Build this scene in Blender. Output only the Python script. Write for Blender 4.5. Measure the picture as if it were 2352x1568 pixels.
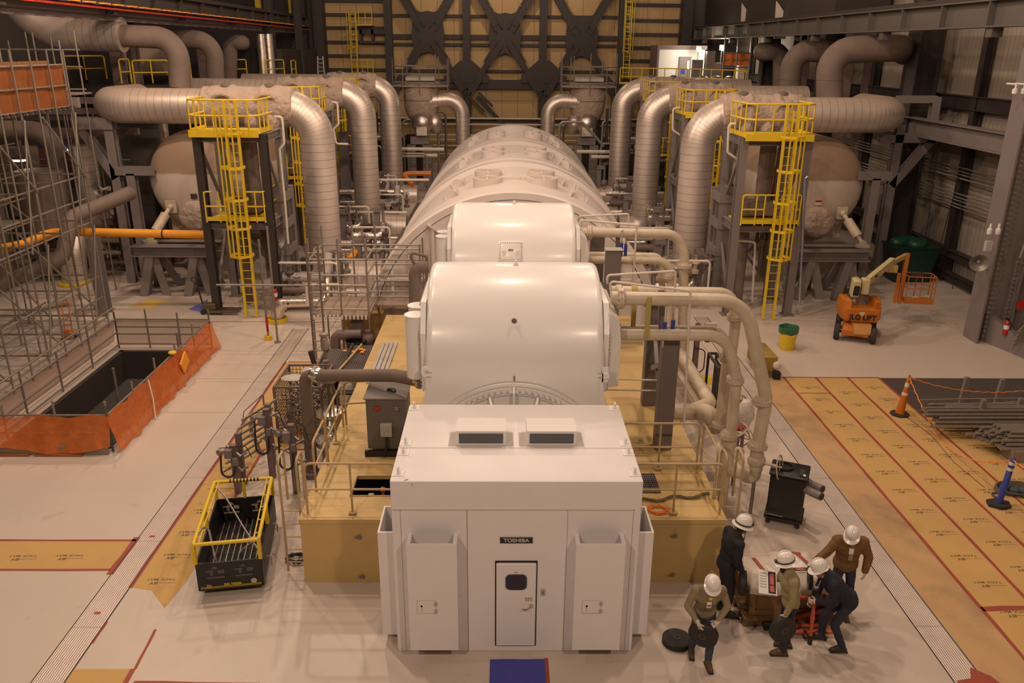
import bpy, bmesh, math, random
from mathutils import Vector, Matrix, noise
from math import sin, cos, pi, radians
random.seed(7)
for o in list(bpy.data.objects): bpy.data.objects.remove(o)
SC = bpy.context.scene
# ---------------------------------------------------------------- camera
CH = 9.5; FP = 1861.3
def camrot(yaw, pitch, roll):
    cy, sy, cp, sp = cos(yaw), sin(yaw), cos(pitch), sin(pitch)
    f = Vector((sy*cp, cy*cp, -sp)); r = Vector((cy, -sy, 0)); d = -r.cross(f)
    return r*cos(roll)+d*sin(roll), -r*sin(roll)+d*cos(roll), f
CR, CD, CF = camrot(.0146545, .347452, -.00862116)
cam = bpy.data.cameras.new('camera'); co = bpy.data.objects.new('camera', cam); SC.collection.objects.link(co)
cam.sensor_width = 36; cam.lens = FP/2352*36; cam.clip_end = 300
m = Matrix((CR, -CD, -CF)).transposed().to_4x4(); m.translation = (0, 0, CH); co.matrix_world = m
SC.camera = co
# ---------------------------------------------------------------- world, lights, exposure
SC.view_settings.view_transform = 'Standard'; SC.view_settings.look = 'None'
SC.view_settings.gamma = 1; SC.view_settings.use_curve_mapping = False
SC.view_settings.exposure = -0.08
w = bpy.data.worlds.new('world'); SC.world = w; w.use_nodes = True
w.node_tree.nodes['Background'].inputs[0].default_value = (1, .70, .47, 1)
w.node_tree.nodes['Background'].inputs[1].default_value = .05
def lamp(x, y, z, e, col=(1, .735, .555), r=.3):
    l = bpy.data.lights.new('high_bay_and_fill_light', 'POINT'); l.energy = e; l.color = col; l.shadow_soft_size = r
    o = bpy.data.objects.new('high_bay_and_fill_light', l); SC.collection.objects.link(o); o.location = (x, y, z)
for x, y, z, e in ((-6.5, 17, 18, 2900), (6.5, 17, 18, 2500), (-6.5, 30, 18, 3000), (6.5, 30, 18, 1950), (0.3, 22, 19, 2300),
                   (-6.5, 47, 18, 1500), (6.5, 47, 18, 950), (0, 64, 19, 1600), (-14, 10, 18, 1400)):
    lamp(x, y, z, e)
lamp(-7, -2, 16, 3900, r=.35); lamp(7, -2, 16, 3400, r=.35)  # fill lamps added behind the camera to brighten surfaces facing it
lamp(13.5, 22, 18, 350, (1, .64, .38)); lamp(-14, 27, 15, 2300, (1, .70, .50)); lamp(14.5, 38, 17, 200, (1, .64, .38))
# ---------------------------------------------------------------- helpers
def P(px, py, x=None, y=None, z=None):
    d = CR*((px-1176)/FP) + CD*((py-784)/FP) + CF
    if x is not None: t = x/d.x
    elif y is not None: t = y/d.y
    else: t = ((z or 0)-CH)/d.z
    return Vector((0, 0, CH)) + d*t
V = Vector
class MB:
    def __init__(s): s.v = []; s.f = []; s.u = []
    def add(s, vs, fs, us=None):
        n = len(s.v); s.v += [V(v) for v in vs]; s.f += [[i+n for i in f] for f in fs]
        s.u += us if us else [0.0]*len(vs)
        return s
    def bx(s, x0, x1, y0, y1, z0, z1):
        return s.add([(x0,y0,z0),(x1,y0,z0),(x1,y1,z0),(x0,y1,z0),(x0,y0,z1),(x1,y0,z1),(x1,y1,z1),(x0,y1,z1)],
                     [(0,3,2,1),(4,5,6,7),(0,1,5,4),(1,2,6,5),(2,3,7,6),(3,0,4,7)])
    def box(s, c, d, rot=None, bev=0):
        a = MB()
        if bev:
            x, y, z = d[0]/2, d[1]/2, d[2]/2
            vs = []
            for sz in (-1, 1):
                for (i, b) in ((0, 0), (1, bev)) if sz > 0 else ((1, bev), (0, 0)):
                    zz = sz*(z-bev) if i == 0 else sz*z
                    o = 0 if i == 0 else bev
                    vs += [(-x+o+bev, -y+o, zz), (x-o-bev, -y+o, zz), (x-o, -y+o+bev, zz), (x-o, y-o-bev, zz), (x-o-bev, y-o, zz), (-x+o+bev, y-o, zz), (-x+o, y-o-bev, zz), (-x+o, -y+o+bev, zz)]
            fs = [tuple(range(7, -1, -1)), tuple(range(24, 32))]
            for k in range(3):
                for i in range(8): fs.append((k*8+i, k*8+(i+1) % 8, k*8+8+(i+1) % 8, k*8+8+i))
            a.add(vs, fs)
        else:
            a.bx(-d[0]/2, d[0]/2, -d[1]/2, d[1]/2, -d[2]/2, d[2]/2)
        M = Matrix.Translation(c) @ (rot.to_4x4() if rot else Matrix())
        return s.add([M @ v for v in a.v], a.f)
    def bar(s, a, b, w, h=None, up=(0, 0, 1)):
        a, b = V(a), V(b); d = (b-a).normalized(); h = h or w
        x = d.cross(V(up)); x = x.normalized() if x.length > 1e-4 else V((1, 0, 0)); z = x.cross(d)
        x *= w/2; z *= h/2
        return s.add([a-x-z, a+x-z, a+x+z, a-x+z, b-x-z, b+x-z, b+x+z, b-x+z], [(0,1,2,3),(7,6,5,4),(0,4,5,1),(1,5,6,2),(2,6,7,3),(3,7,4,0)])
    def ibeam(s, a, b, w, h, t=.02, up=(0, 0, 1)):
        a, b = V(a), V(b); d = (b-a).normalized(); x = d.cross(V(up)); x = x.normalized() if x.length > 1e-4 else V((1, 0, 0)); z = x.cross(d)
        s.bar(a+z*(h-t)/2, b+z*(h-t)/2, w, t, up=z); s.bar(a-z*(h-t)/2, b-z*(h-t)/2, w, t, up=z); s.bar(a, b, t, h-2*t, up=z); return s
    def tube(s, pts, r, n=10, bend=0, bn=6, caps=True, ve=3.0, rr=None):
        pts = [V(p) for p in pts]; path = [pts[0]]; dens = [1]
        for i in range(1, len(pts)-1):
            p = pts[i]; a = (pts[i-1]-p); b = (pts[i+1]-p)
            if bend <= 0 or a.length < 1e-6 or b.length < 1e-6: path.append(p); dens.append(1); continue
            la, lb = a.length, b.length; a.normalize(); b.normalize()
            ang = pi-a.angle(b); t = min(bend*math.tan(ang/2), la*.49, lb*.49)
            if ang < .02: path.append(p); dens.append(1); continue
            R = t/math.tan(ang/2); cdir = (a+b).normalized(); c = p+cdir*(R/cos(ang/2))
            s0 = p+a*t-c; s1 = p+b*t-c
            k = max(2, int(bn*ang/(pi/2)+.5))
            for j in range(k+1):
                q = s0.slerp(s1, j/k) if s0.angle(s1) > 1e-3 else s0
                path.append(c+q.normalized()*R); dens.append(ve if j else 1)
        path.append(pts[-1]); dens.append(1)
        vs = []; us = []; L = 0; nx = None
        for i, p in enumerate(path):
            d = (path[min(i+1, len(path)-1)]-path[max(i-1, 0)]).normalized()
            if nx is None:
                nx = d.cross(V((0, 0, 1)))
                if nx.length < .1: nx = d.cross(V((1, 0, 0)))
                nx.normalize()
            else:
                nx = (nx-d*nx.dot(d)).normalized()
                L += (p-path[i-1]).length*dens[i]
            ny = d.cross(nx); q = rr(i/(len(path)-1)) if rr else r
            for k in range(n):
                a = 2*pi*k/n; vs.append(p+nx*cos(a)*q+ny*sin(a)*q); us.append(L)
        fs = []
        for i in range(len(path)-1):
            for k in range(n): fs.append((i*n+k, i*n+(k+1) % n, (i+1)*n+(k+1) % n, (i+1)*n+k))
        if caps: fs.append(tuple(range(n-1, -1, -1))); fs.append(tuple((len(path)-1)*n+k for k in range(n)))
        return s.add(vs, fs, us)
    def cyl(s, a, b, r, r2=None, n=16):
        r2 = r if r2 is None else r2
        return s.tube([a, b], r, n, rr=lambda t: r+(r2-r)*t)
    def rev(s, prof, o=(0, 0, 0), ax=(0, 0, 1), n=24, a0=0, a1=2*pi):
        ax = V(ax).normalized(); x = ax.cross(V((0, 0, 1)))
        x = x.normalized() if x.length > .01 else V((1, 0, 0)); y = ax.cross(x); o = V(o)
        full = abs(a1-a0-2*pi) < 1e-6; m = n if full else n+1; vs = []; us = []
        for r, h in prof:
            for k in range(m):
                a = a0+(a1-a0)*k/n; vs.append(o+ax*h+x*cos(a)*r+y*sin(a)*r); us.append(h)
        fs = []
        for i in range(len(prof)-1):
            for k in range(n if full else n): fs.append((i*m+k, i*m+(k+1) % m, (i+1)*m+(k+1) % m, (i+1)*m+k))
        if full:
            if prof[0][0] > 1e-5: fs.append(tuple(range(m-1, -1, -1)))
            if prof[-1][0] > 1e-5: fs.append(tuple((len(prof)-1)*m+k for k in range(m)))
        return s.add(vs, fs, us)
    def sph(s, c, r, n=12, m=8, rot=None):
        r = (r, r, r) if not hasattr(r, '__len__') else r; c = V(c); vs = []; fs = []
        for i in range(m+1):
            t = pi*i/m
            for k in range(n):
                a = 2*pi*k/n; v = V((sin(t)*cos(a)*r[0], sin(t)*sin(a)*r[1], cos(t)*r[2]))
                vs.append(c+(rot @ v if rot else v))
        for i in range(m):
            for k in range(n): fs.append((i*n+k, (i+1)*n+k, (i+1)*n+(k+1) % n, i*n+(k+1) % n))
        return s.add(vs, fs)
    def prism(s, poly, d):
        d = V(d); n = len(poly); vs = [V(p) for p in poly]; vs += [p+d for p in vs]
        return s.add(vs, [tuple(range(n-1, -1, -1)), tuple(range(n, 2*n))]+[(i, (i+1) % n, (i+1) % n+n, i+n) for i in range(n)])
    def loft(s, rings, closed=True, caps=True):
        n = len(rings[0]); vs = [p for r in rings for p in r]; fs = []
        for i in range(len(rings)-1):
            for k in range(n if closed else n-1): fs.append((i*n+k, i*n+(k+1) % n, (i+1)*n+(k+1) % n, (i+1)*n+k))
        if caps and closed: fs += [tuple(range(n-1, -1, -1)), tuple((len(rings)-1)*n+k for k in range(n))]
        return s.add(vs, fs)
    def grid(s, o, a, b, na, nb, fn=None):
        o, a, b = V(o), V(a), V(b); vs = []
        for i in range(na+1):
            for j in range(nb+1):
                p = o+a*(i/na)+b*(j/nb); vs.append(p+(fn(i/na, j/nb) if fn else V((0, 0, 0))))
        return s.add(vs, [(i*(nb+1)+j, (i+1)*(nb+1)+j, (i+1)*(nb+1)+j+1, i*(nb+1)+j+1) for i in range(na) for j in range(nb)])
    def tf(s, M): s.v = [M @ v for v in s.v]; return s
    def join(s, o): return s.add(o.v, o.f, o.u)
    def build(s, name, m, parent=None, smooth=True, ang=38):
        me = bpy.data.meshes.new(name); off = V((0, 0, 0))
        if parent is not None: off = wloc(parent)
        me.from_pydata([v-off for v in s.v], [], s.f)
        if any(s.u):
            at = me.attributes.new('along', 'FLOAT', 'POINT'); at.data.foreach_set('value', s.u)
        bm = bmesh.new(); bm.from_mesh(me); bmesh.ops.recalc_face_normals(bm, faces=bm.faces); bm.to_mesh(me); bm.free()
        for q in (m if isinstance(m, (list, tuple)) else [m]): me.materials.append(q)
        if smooth: me.shade_smooth(); me.set_sharp_from_angle(angle=radians(ang))
        o = bpy.data.objects.new(name, me); SC.collection.objects.link(o)
        if parent is not None: o.parent = parent
        return o
def islands(mb):
    n = len(mb.v); par = list(range(n))
    def fd(i):
        while par[i] != i: par[i] = par[par[i]]; i = par[i]
        return i
    for f in mb.f:
        a = fd(f[0])
        for j in f[1:]: par[fd(j)] = a
    g = {}
    for f in mb.f: g.setdefault(fd(f[0]), []).append(f)
    out = []
    for fs in g.values():
        ix = {}; q = MB()
        for f in fs:
            for i in f:
                if i not in ix: ix[i] = len(q.v); q.v.append(mb.v[i]); q.u.append(mb.u[i])
            q.f.append([ix[i] for i in f])
        out.append(q)
    return out
def parts(mb, name, m, parent, smooth=True, ang=38): return [q.build(name, m, parent, smooth, ang) for q in islands(mb)]
def wloc(o):
    v = V((0, 0, 0))
    while o: v += o.location; o = o.parent
    return v
def tag(o, label=None, cat=None, group=None, kind=None):
    if label: o['label'] = label
    if cat: o['category'] = cat
    if group: o['group'] = group
    if kind: o['kind'] = kind
    return o
def thing(name, label, cat, loc=(0, 0, 0), group=None):
    o = bpy.data.objects.new(name, None); SC.collection.objects.link(o); o.location = loc; o.empty_display_size = .2
    return tag(o, label, cat, group)
def one(mb, name, m, label, cat, group=None, smooth=True, kind=None):
    o = mb.build(name, m, None, smooth); return tag(o, label, cat, group, kind)
def struct(mb, name, m, smooth=False): return tag(mb.build(name, m, None, smooth), kind='structure')
def dup(root, loc, label=None, rz=None, group=None):
    r = root.copy(); SC.collection.objects.link(r); r.location = loc
    if rz is not None: r.rotation_euler = (0, 0, rz)
    if label: r['label'] = label
    if group: r['group'] = group
    def rec(a, b):
        for ch in a.children:
            c = ch.copy(); SC.collection.objects.link(c); c.parent = b; rec(ch, c)
    rec(root, r); return r
def text(s, size, mtx, m, name, parent, off=0.0, depth=.002, sx=1):
    c = bpy.data.curves.new('t', 'FONT'); c.body = s; c.size = size; c.offset = off; c.extrude = depth; c.align_x = 'CENTER'; c.align_y = 'CENTER'
    t = bpy.data.objects.new('t', c); SC.collection.objects.link(t); bpy.context.view_layer.update()
    me = bpy.data.meshes.new_from_object(t); bpy.data.objects.remove(t)
    me.transform(Matrix.Diagonal((sx, 1, 1, 1))); me.transform(mtx); me.materials.clear(); me.materials.append(m)
    if parent is None: return me
    me.transform(Matrix.Translation(-wloc(parent)))
    o = bpy.data.objects.new(name, me); SC.collection.objects.link(o); o.parent = parent; return o
# ---------------------------------------------------------------- materials
def nt(name):
    m = bpy.data.materials.new(name); m.use_nodes = True; t = m.node_tree; return m, t, t.nodes['Principled BSDF']
def N(t, k, **kw):
    n = t.nodes.new(k)
    for a, b in kw.items():
        if a.startswith('i'): n.inputs[int(a[1:])].default_value = b
        else: setattr(n, a, b)
    return n
def mat(name, c, rough=.5, metal=0, var=.08, sc=3, bump=0, c2=None, thr=.5, sharp=.15, coat=0):
    m, t, b = nt(name); L = t.links.new
    tc = N(t, 'ShaderNodeTexCoord'); nz = N(t, 'ShaderNodeTexNoise'); nz.inputs['Scale'].default_value = sc; nz.inputs['Detail'].default_value = 6
    L(tc.outputs['Object'], nz.inputs['Vector'])
    mx = N(t, 'ShaderNodeMix', data_type='RGBA')
    mx.inputs[6].default_value = (*[v*(1-var) for v in c], 1); mx.inputs[7].default_value = (*[min(1, v*(1+var)) for v in c], 1)
    L(nz.outputs['Fac'], mx.inputs[0]); out = mx.outputs[2]
    if c2:
        n2 = N(t, 'ShaderNodeTexNoise'); n2.inputs['Scale'].default_value = sc*.6; n2.inputs['Detail'].default_value = 8; n2.inputs['Roughness'].default_value = .65
        L(tc.outputs['Object'], n2.inputs['Vector'])
        mr = N(t, 'ShaderNodeMapRange'); mr.inputs[1].default_value = thr-sharp; mr.inputs[2].default_value = thr+sharp; L(n2.outputs['Fac'], mr.inputs[0])
        m2 = N(t, 'ShaderNodeMix', data_type='RGBA'); L(mr.outputs[0], m2.inputs[0]); L(out, m2.inputs[6]); m2.inputs[7].default_value = (*c2, 1); out = m2.outputs[2]
    L(out, b.inputs['Base Color']); b.inputs['Roughness'].default_value = rough; b.inputs['Metallic'].default_value = metal
    if coat: b.inputs['Coat Weight'].default_value = coat; b.inputs['Coat Roughness'].default_value = .15
    if bump:
        bp = N(t, 'ShaderNodeBump'); bp.inputs['Strength'].default_value = bump; bp.inputs['Distance'].default_value = .03
        n3 = N(t, 'ShaderNodeTexNoise'); n3.inputs['Scale'].default_value = sc*2.5; n3.inputs['Detail'].default_value = 5; L(tc.outputs['Object'], n3.inputs['Vector'])
        L(n3.outputs['Fac'], bp.inputs['Height']); L(bp.outputs[0], b.inputs['Normal'])
    m['out'] = 1
    return m
def bands(name, c, rough, metal, step, line=.018, dust=None):
    """sheet-metal lagging: thin seams every `step` metres of pipe; settled dust on faces that look up"""
    m = mat(name, c, rough, metal, .12, 2.5, .12); t = m.node_tree; b = t.nodes['Principled BSDF']; L = t.links.new
    at = N(t, 'ShaderNodeAttribute', attribute_name='along'); dv = N(t, 'ShaderNodeMath', operation='DIVIDE'); dv.inputs[1].default_value = step
    L(at.outputs['Fac'], dv.inputs[0]); fr = N(t, 'ShaderNodeMath', operation='FRACT'); L(dv.outputs[0], fr.inputs[0])
    lt = N(t, 'ShaderNodeMath', operation='LESS_THAN'); lt.inputs[1].default_value = line/step; L(fr.outputs[0], lt.inputs[0])
    src = b.inputs['Base Color'].links[0].from_socket
    if dust:
        g = N(t, 'ShaderNodeNewGeometry'); sp = N(t, 'ShaderNodeSeparateXYZ'); L(g.outputs['Normal'], sp.inputs[0])
        mr = N(t, 'ShaderNodeMapRange'); mr.inputs[1].default_value = .25; mr.inputs[2].default_value = .8; L(sp.outputs[2], mr.inputs[0])
        md = N(t, 'ShaderNodeMix', data_type='RGBA'); L(mr.outputs[0], md.inputs[0]); L(src, md.inputs[6]); md.inputs[7].default_value = (*dust, 1); src = md.outputs[2]
        mm = N(t, 'ShaderNodeMath', operation='MULTIPLY'); mm.inputs[1].default_value = -metal*.9; L(mr.outputs[0], mm.inputs[0])
        ma = N(t, 'ShaderNodeMath', operation='ADD'); ma.inputs[1].default_value = metal; L(mm.outputs[0], ma.inputs[0]); L(ma.outputs[0], b.inputs['Metallic'])
    mx = N(t, 'ShaderNodeMix', data_type='RGBA'); L(lt.outputs[0], mx.inputs[0]); L(src, mx.inputs[6]); mx.inputs[7].default_value = (c[0]*.22, c[1]*.2, c[2]*.2, 1)
    L(mx.outputs[2], b.inputs['Base Color']); return m
def glow(name, c, e):
    m, t, b = nt(name); b.inputs['Base Color'].default_value = (*c, 1); b.inputs['Emission Color'].default_value = (*c, 1); b.inputs['Emission Strength'].default_value = e; return m
WHITE = mat('white_gloss_paint', (.80, .78, .76), .32, 0, .03, 1.5, coat=.15)
WHITE2 = mat('white_matt_paint', (.74, .72, .70), .5, 0, .03, 2, .03)
HOOD = mat('dusty_white_paint', (.68, .61, .57), .5, 0, .05, .8, .05)
BOXW = mat('enclosure_white_paint', (.76, .73, .73), .45, 0, .03, 3, .02)
CREAM = mat('cream_pipe_paint', (.60, .52, .40), .4, 0, .08, 3, .05, c2=(.46, .38, .27), thr=.56)
TAN = mat('tan_deck_paint', (.57, .405, .16), .5, 0, .08, 1.2, .03, c2=(.50, .34, .14), thr=.6)
RAILT = mat('tan_rail_paint', (.45, .33, .17), .45, 0, .1, 5)
STEEL = mat('grey_painted_steel', (.20, .175, .17), .55, 0, .12, 1.5, .05)
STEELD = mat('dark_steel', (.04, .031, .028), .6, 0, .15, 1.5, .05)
STEELR = mat('red_oxide_steel', (.17, .12, .115), .6, 0, .15, 1.5)
BLACK = mat('black_paint', (.015, .014, .014), .45, 0, .2, 6)
RUB = mat('black_rubber', (.03, .027, .025), .75, 0, .3, 9, .3)
YEL = mat('safety_yellow_paint', (.72, .52, .015), .42, 0, .06, 4)
BROWN = mat('brown_primer_pipe', (.16, .12, .10), .7, 0, .14, 1.2, .08, c2=(.21, .16, .13), thr=.55)
BLANK = mat('insulation_blanket', (.42, .325, .26), .85, 0, .22, 2.4, 1)
for n_ in BLANK.node_tree.nodes:
    if n_.type == 'BUMP': n_.inputs['Distance'].default_value = .10
LAG = bands('aluminium_lagging', (.72, .63, .57), .40, .72, .31, .013, dust=(.42, .33, .27))
FOIL = mat('foil_lagging', (.75, .68, .62), .28, .9, .12, 6, .6)
TANK = mat('dusty_tank_jacket', (.56, .45, .37), .6, .1, .08, .8, .1, c2=(.40, .32, .25), thr=.5)
GALV = mat('galvanised_tube', (.30, .27, .24), .45, .5, .2, 8, .1)
CHROME = mat('bright_steel', (.70, .66, .62), .25, 1, .1, 6)
ORNG = mat('orange_machine_paint', (.48, .145, .012), .5, 0, .12, 3, .05, c2=(.40, .13, .03), thr=.68)
ORED = mat('orange_red_pipe', (.55, .10, .03), .45, 0, .1, 4)
HOSE = mat('orange_duct_fabric', (.80, .33, .02), .6, 0, .06, 5, .2)
WOOD = mat('crate_wood', (.23, .13, .05), .7, 0, .25, 5, .2)
TARP = mat('beige_canvas', (.60, .53, .46), .7, 0, .06, 3, .3)
PAPER = mat('kraft_floor_paper', (.55, .35, .12), .8, 0, .12, .8, .05, c2=(.44, .28, .13), thr=.63, sharp=.2)
TAPE = mat('red_floor_tape', (.32, .065, .04), .6, 0, .12, 6)
INK = mat('black_ink', (.13, .09, .04), .8, 0, .2, 20)
BLUE = mat('blue_plastic', (.03, .05, .33), .45, 0, .1, 4)
GREEN = mat('green_plastic', (.01, .075, .04), .4, 0, .2, 4, .3)
RED = mat('red_paint', (.45, .02, .015), .35, 0, .1, 4)
GLASS = mat('dark_glass', (.01, .012, .03), .12, 0, .05, 3)
LTGREY = mat('light_grey_enamel', (.45, .42, .38), .5, 0, .06, 3)
# ================================================================ setting
m, t, b = nt('painted_concrete_floor'); L = t.links.new
tc = N(t, 'ShaderNodeTexCoord'); n1 = N(t, 'ShaderNodeTexNoise'); n1.inputs['Scale'].default_value = .35; n1.inputs['Detail'].default_value = 8
n2 = N(t, 'ShaderNodeTexNoise'); n2.inputs['Scale'].default_value = 1.3; n2.inputs['Detail'].default_value = 10; n2.inputs['Roughness'].default_value = .7
L(tc.outputs['Object'], n1.inputs[0]); L(tc.outputs['Object'], n2.inputs[0])
mx = N(t, 'ShaderNodeMix', data_type='RGBA'); mx.inputs[6].default_value = (.50, .425, .365, 1); mx.inputs[7].default_value = (.60, .52, .45, 1); L(n1.outputs['Fac'], mx.inputs[0])
mr = N(t, 'ShaderNodeMapRange'); mr.inputs[1].default_value = .60; mr.inputs[2].default_value = .85; L(n2.outputs['Fac'], mr.inputs[0])
m2 = N(t, 'ShaderNodeMix', data_type='RGBA'); L(mr.outputs[0], m2.inputs[0]); L(mx.outputs[2], m2.inputs[6]); m2.inputs[7].default_value = (.33, .27, .23, 1)
L(m2.outputs[2], b.inputs['Base Color']); b.inputs['Roughness'].default_value = .42
FLOOR = m
px0, px1, py0, py1 = -12.6, -9.75, 18.25, 25.3
f = MB()
for (a, b_, c, d) in ((-34, 30, -4, py0), (-34, 30, py1, 76), (-34, px0, py0, py1), (px1, 30, py0, py1)): f.bx(a, b_, c, d, -.35, 0)
struct(f, 'floor', FLOOR)
f = MB()
for (a, b_, c, d) in ((px0, px0+.12, py0, py1), (px1-.12, px1, py0, py1), (px0, px1, py1-.12, py1), (px0, px1, py0, py0+.12)): f.bx(a, b_, c, d, -1.0, -.02)
for y in (20.2, 22.4, 24.1): f.ibeam((px0, y, -2.4), (px1, y, -2.4), .2, .3)
f.ibeam((-10.9, py0, -2.2), (-10.9, py1, -2.2), .25, .35); f.bx(-13, -9, 17, 27, -6.1, -6)
struct(f, 'trim_1', STEELD)
f = MB()
for x in (-11.2, -10.7, -10.2): f.cyl((x, 22, -4.5), (x, 26, -4.5), .12)
one(f, 'basement_pipe', GALV, 'pale pipes seen deep below through the netted floor opening', 'pipe')
# floor joint strips, ribbed
m = mat('ribbed_aluminium', (.60, .52, .46), .4, .35, .1, 3)
t = m.node_tree; b = t.nodes['Principled BSDF']; wv = N(t, 'ShaderNodeTexWave', bands_direction='X'); wv.inputs['Scale'].default_value = 8; tc = N(t, 'ShaderNodeTexCoord')
bp = N(t, 'ShaderNodeBump'); bp.inputs['Strength'].default_value = .45; bp.inputs['Distance'].default_value = .02
t.links.new(tc.outputs['Object'], wv.inputs[0]); t.links.new(wv.outputs['Color'], bp.inputs['Height']); t.links.new(bp.outputs[0], b.inputs['Normal'])
RIB = m
def strip(name, x, y0, y1, w=.44):
    f = MB(); f.bx(x, x+w, y0, y1, 0, .004)
    o = struct(f, name, RIB); g = MB(); g.bx(x-.02, x, y0, y1, 0, .007); g.bx(x+w, x+w+.02, y0, y1, 0, .007)
    y = y0+2
    while y < y1: g.bx(x, x+w, y, y+.006, .004, .005); y += 2.6
    g.build('edge_trim', STEELD, o)
strip('trim_2', -7.4, 7, 27.5, .5); strip('trim_3', 7.3, 7, 29, .48)
f = MB()
for y in (28.2, 31.5, 36): f.bx(-24, -5, y, y+.1, 0, .002)
f.bx(-6.1, -6.07, 18, 34, 0, .002); f.bx(6.9, 6.92, 20, 34, 0, .002)
for y in (20.4, 22.8, 25.2, 27.9): f.bx(-9.3, -3.8, y, y+.02, 0, .002)
struct(f, 'trim_4', mat('floor_seam_grime', (.30, .25, .22), .8))
# walls: horizontal panelled cladding
YW = 73
def clad(name, c, ax, step, line):
    m = mat(name, c, .6, 0, .1, .25); t = m.node_tree; b = t.nodes['Principled BSDF']; L = t.links.new
    tc = N(t, 'ShaderNodeTexCoord'); sp = N(t, 'ShaderNodeSeparateXYZ'); L(tc.outputs['Object'], sp.inputs[0])
    dv = N(t, 'ShaderNodeMath', operation='DIVIDE'); dv.inputs[1].default_value = step; L(sp.outputs[ax], dv.inputs[0])
    fr = N(t, 'ShaderNodeMath', operation='FRACT'); L(dv.outputs[0], fr.inputs[0]); lt = N(t, 'ShaderNodeMath', operation='LESS_THAN'); lt.inputs[1].default_value = line; L(fr.outputs[0], lt.inputs[0])
    mx = N(t, 'ShaderNodeMix', data_type='RGBA'); L(lt.outputs[0], mx.inputs[0]); L(b.inputs['Base Color'].links[0].from_socket, mx.inputs[6]); mx.inputs[7].default_value = (c[0]*.4, c[1]*.4, c[2]*.4, 1)
    L(mx.outputs[2], b.inputs['Base Color']); return m
CLADB = clad('beige_wall_cladding', (.50, .34, .155), 0, 1.35, .03); CLADR = clad('side_wall_cladding', (.34, .29, .24), 1, .3, .05)
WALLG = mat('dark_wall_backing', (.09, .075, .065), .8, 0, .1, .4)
f = MB(); f.bx(-15.6, 15.6, YW, YW+.3, 5.2, 20); f.bx(-32, 15.6, YW+.1, YW+.5, 0, 5.2); struct(f, 'wall_back', CLADB)
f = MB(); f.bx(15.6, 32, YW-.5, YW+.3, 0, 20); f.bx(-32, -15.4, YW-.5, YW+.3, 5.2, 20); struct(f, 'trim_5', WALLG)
f = MB(); f.bx(19.9, 20.3, -3, 72.9, 0, 20); struct(f, 'wall_right', CLADR)
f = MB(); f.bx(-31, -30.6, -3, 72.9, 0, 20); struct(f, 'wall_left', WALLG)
# girts and columns on the back wall
gy = [3, 40, 70, 98, 131, 161]
f = MB()
for py in (2, 34, 64, 97, 128, 160): z = P(800, py, y=YW-.2).z; f.bx(-15.4, P(884, 0, y=YW).x, YW-.35, YW-.05, z-.12, z+.12)
for py in (37, 83, 103, 163): z = P(1060, py, y=YW-.2).z; f.bx(P(890, 0, y=YW).x, P(1420, 0, y=YW).x, YW-.35, YW-.05, z-.12-(.16 if py == 83 else 0), z+.12)
for py in (12, 48, 80, 110, 140): z = P(1500, py, y=YW-.2).z; f.bx(P(1430, 0, y=YW).x, 15.4, YW-.35, YW-.05, z-.13, z+.13)
z = P(1150, 190, y=YW-.2).z; f.bx(-9.5, 9.5, YW-.7, YW-.05, z-.5, z+.25)
z = P(1150, 275, y=YW-.2).z; f.bx(-15.4, 15.4, YW-.4, YW-.05, z-.15, z+.12)
struct(f, 'trim_6', STEELD)
for i, px in enumerate((890, 1071, 1249, 1432)):
    x = P(px, 0, y=YW-.4).x; f = MB(); f.ibeam((x, YW-.55, 0), (x, YW-.55, 20), .62, .7, .06, up=(0, 1, 0)); struct(f, 'trim_%d' % (7+i), STEELD)
f = MB(); f.bx(-15.5, -14.7, YW-1.5, YW-.1, 0, 20); f.bx(14.9, 15.7, YW-1.5, YW-.1, 0, 20); struct(f, 'trim_11', STEELD)
# X bracing with wide gusset plates
for k, (px, py, lab) in enumerate(((983, 80, 'left'), (1160, 84, 'middle'), (1336, 90, 'right'))):
    c = P(px, py, y=YW-.9); t = thing('cross_brace', 'dark steel X brace with wide gusset plate, %s bay of the back wall' % lab, 'brace', (c.x, c.y, c.z))
    w = 1.15
    poly = [(-w, 2.0), (-.5, 1.75), (0, 1.85), (.5, 1.75), (w, 2.0), (1.35, 0), (w, -2.0), (.55, -1.5), (0, -1.3), (-.55, -1.5), (-w, -2.0), (-1.35, 0)]
    f = MB(); f.prism([(c.x+a, c.y-.06, c.z+b_) for a, b_ in poly], (0, .12, 0)); f.build('gusset_plate', STEELD, t, False)
    for sx in (-1, 1):
        for sz, L_ in ((-1, 4.4), (1, 4.6)):
            f = MB(); a = V((c.x+sx*.7, c.y, c.z+sz*.9)); b_ = V((c.x+sx*(2.95), c.y, c.z+sz*L_)); f.bar(a, b_, .42, .34, up=(0, 1, 0))
            for q in (.12, .88 if sz < 0 else .6):
                p = a.lerp(b_, q); d = (b_-a).normalized(); n_ = V((d.z, 0, -d.x))
                for s_ in (-1, 1): f.bar(p-d*1.0+n_*.28*s_, p+d*1.0+n_*.28*s_, .14, .5, up=(0, 1, 0))
            f.build('diagonal_strut', STEELD, t, False)
for k, px in enumerate((1071, 1249)):
    c = P(px, 165, y=YW-.9); f = MB(); f.prism([(c.x-1.9, c.y-.05, c.z-.9), (c.x+1.9, c.y-.05, c.z-.9), (c.x+1.9, c.y-.05, c.z-.3), (c.x+.5, c.y-.05, c.z+.9), (c.x-.5, c.y-.05, c.z+.9), (c.x-1.9, c.y-.05, c.z-.3)], (0, .1, 0))
    one(f, 'gusset_plate', STEELD, 'dark gusset plate low on the %s back wall column between X braces' % ('left', 'right')[k], 'bracket', smooth=False)
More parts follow.
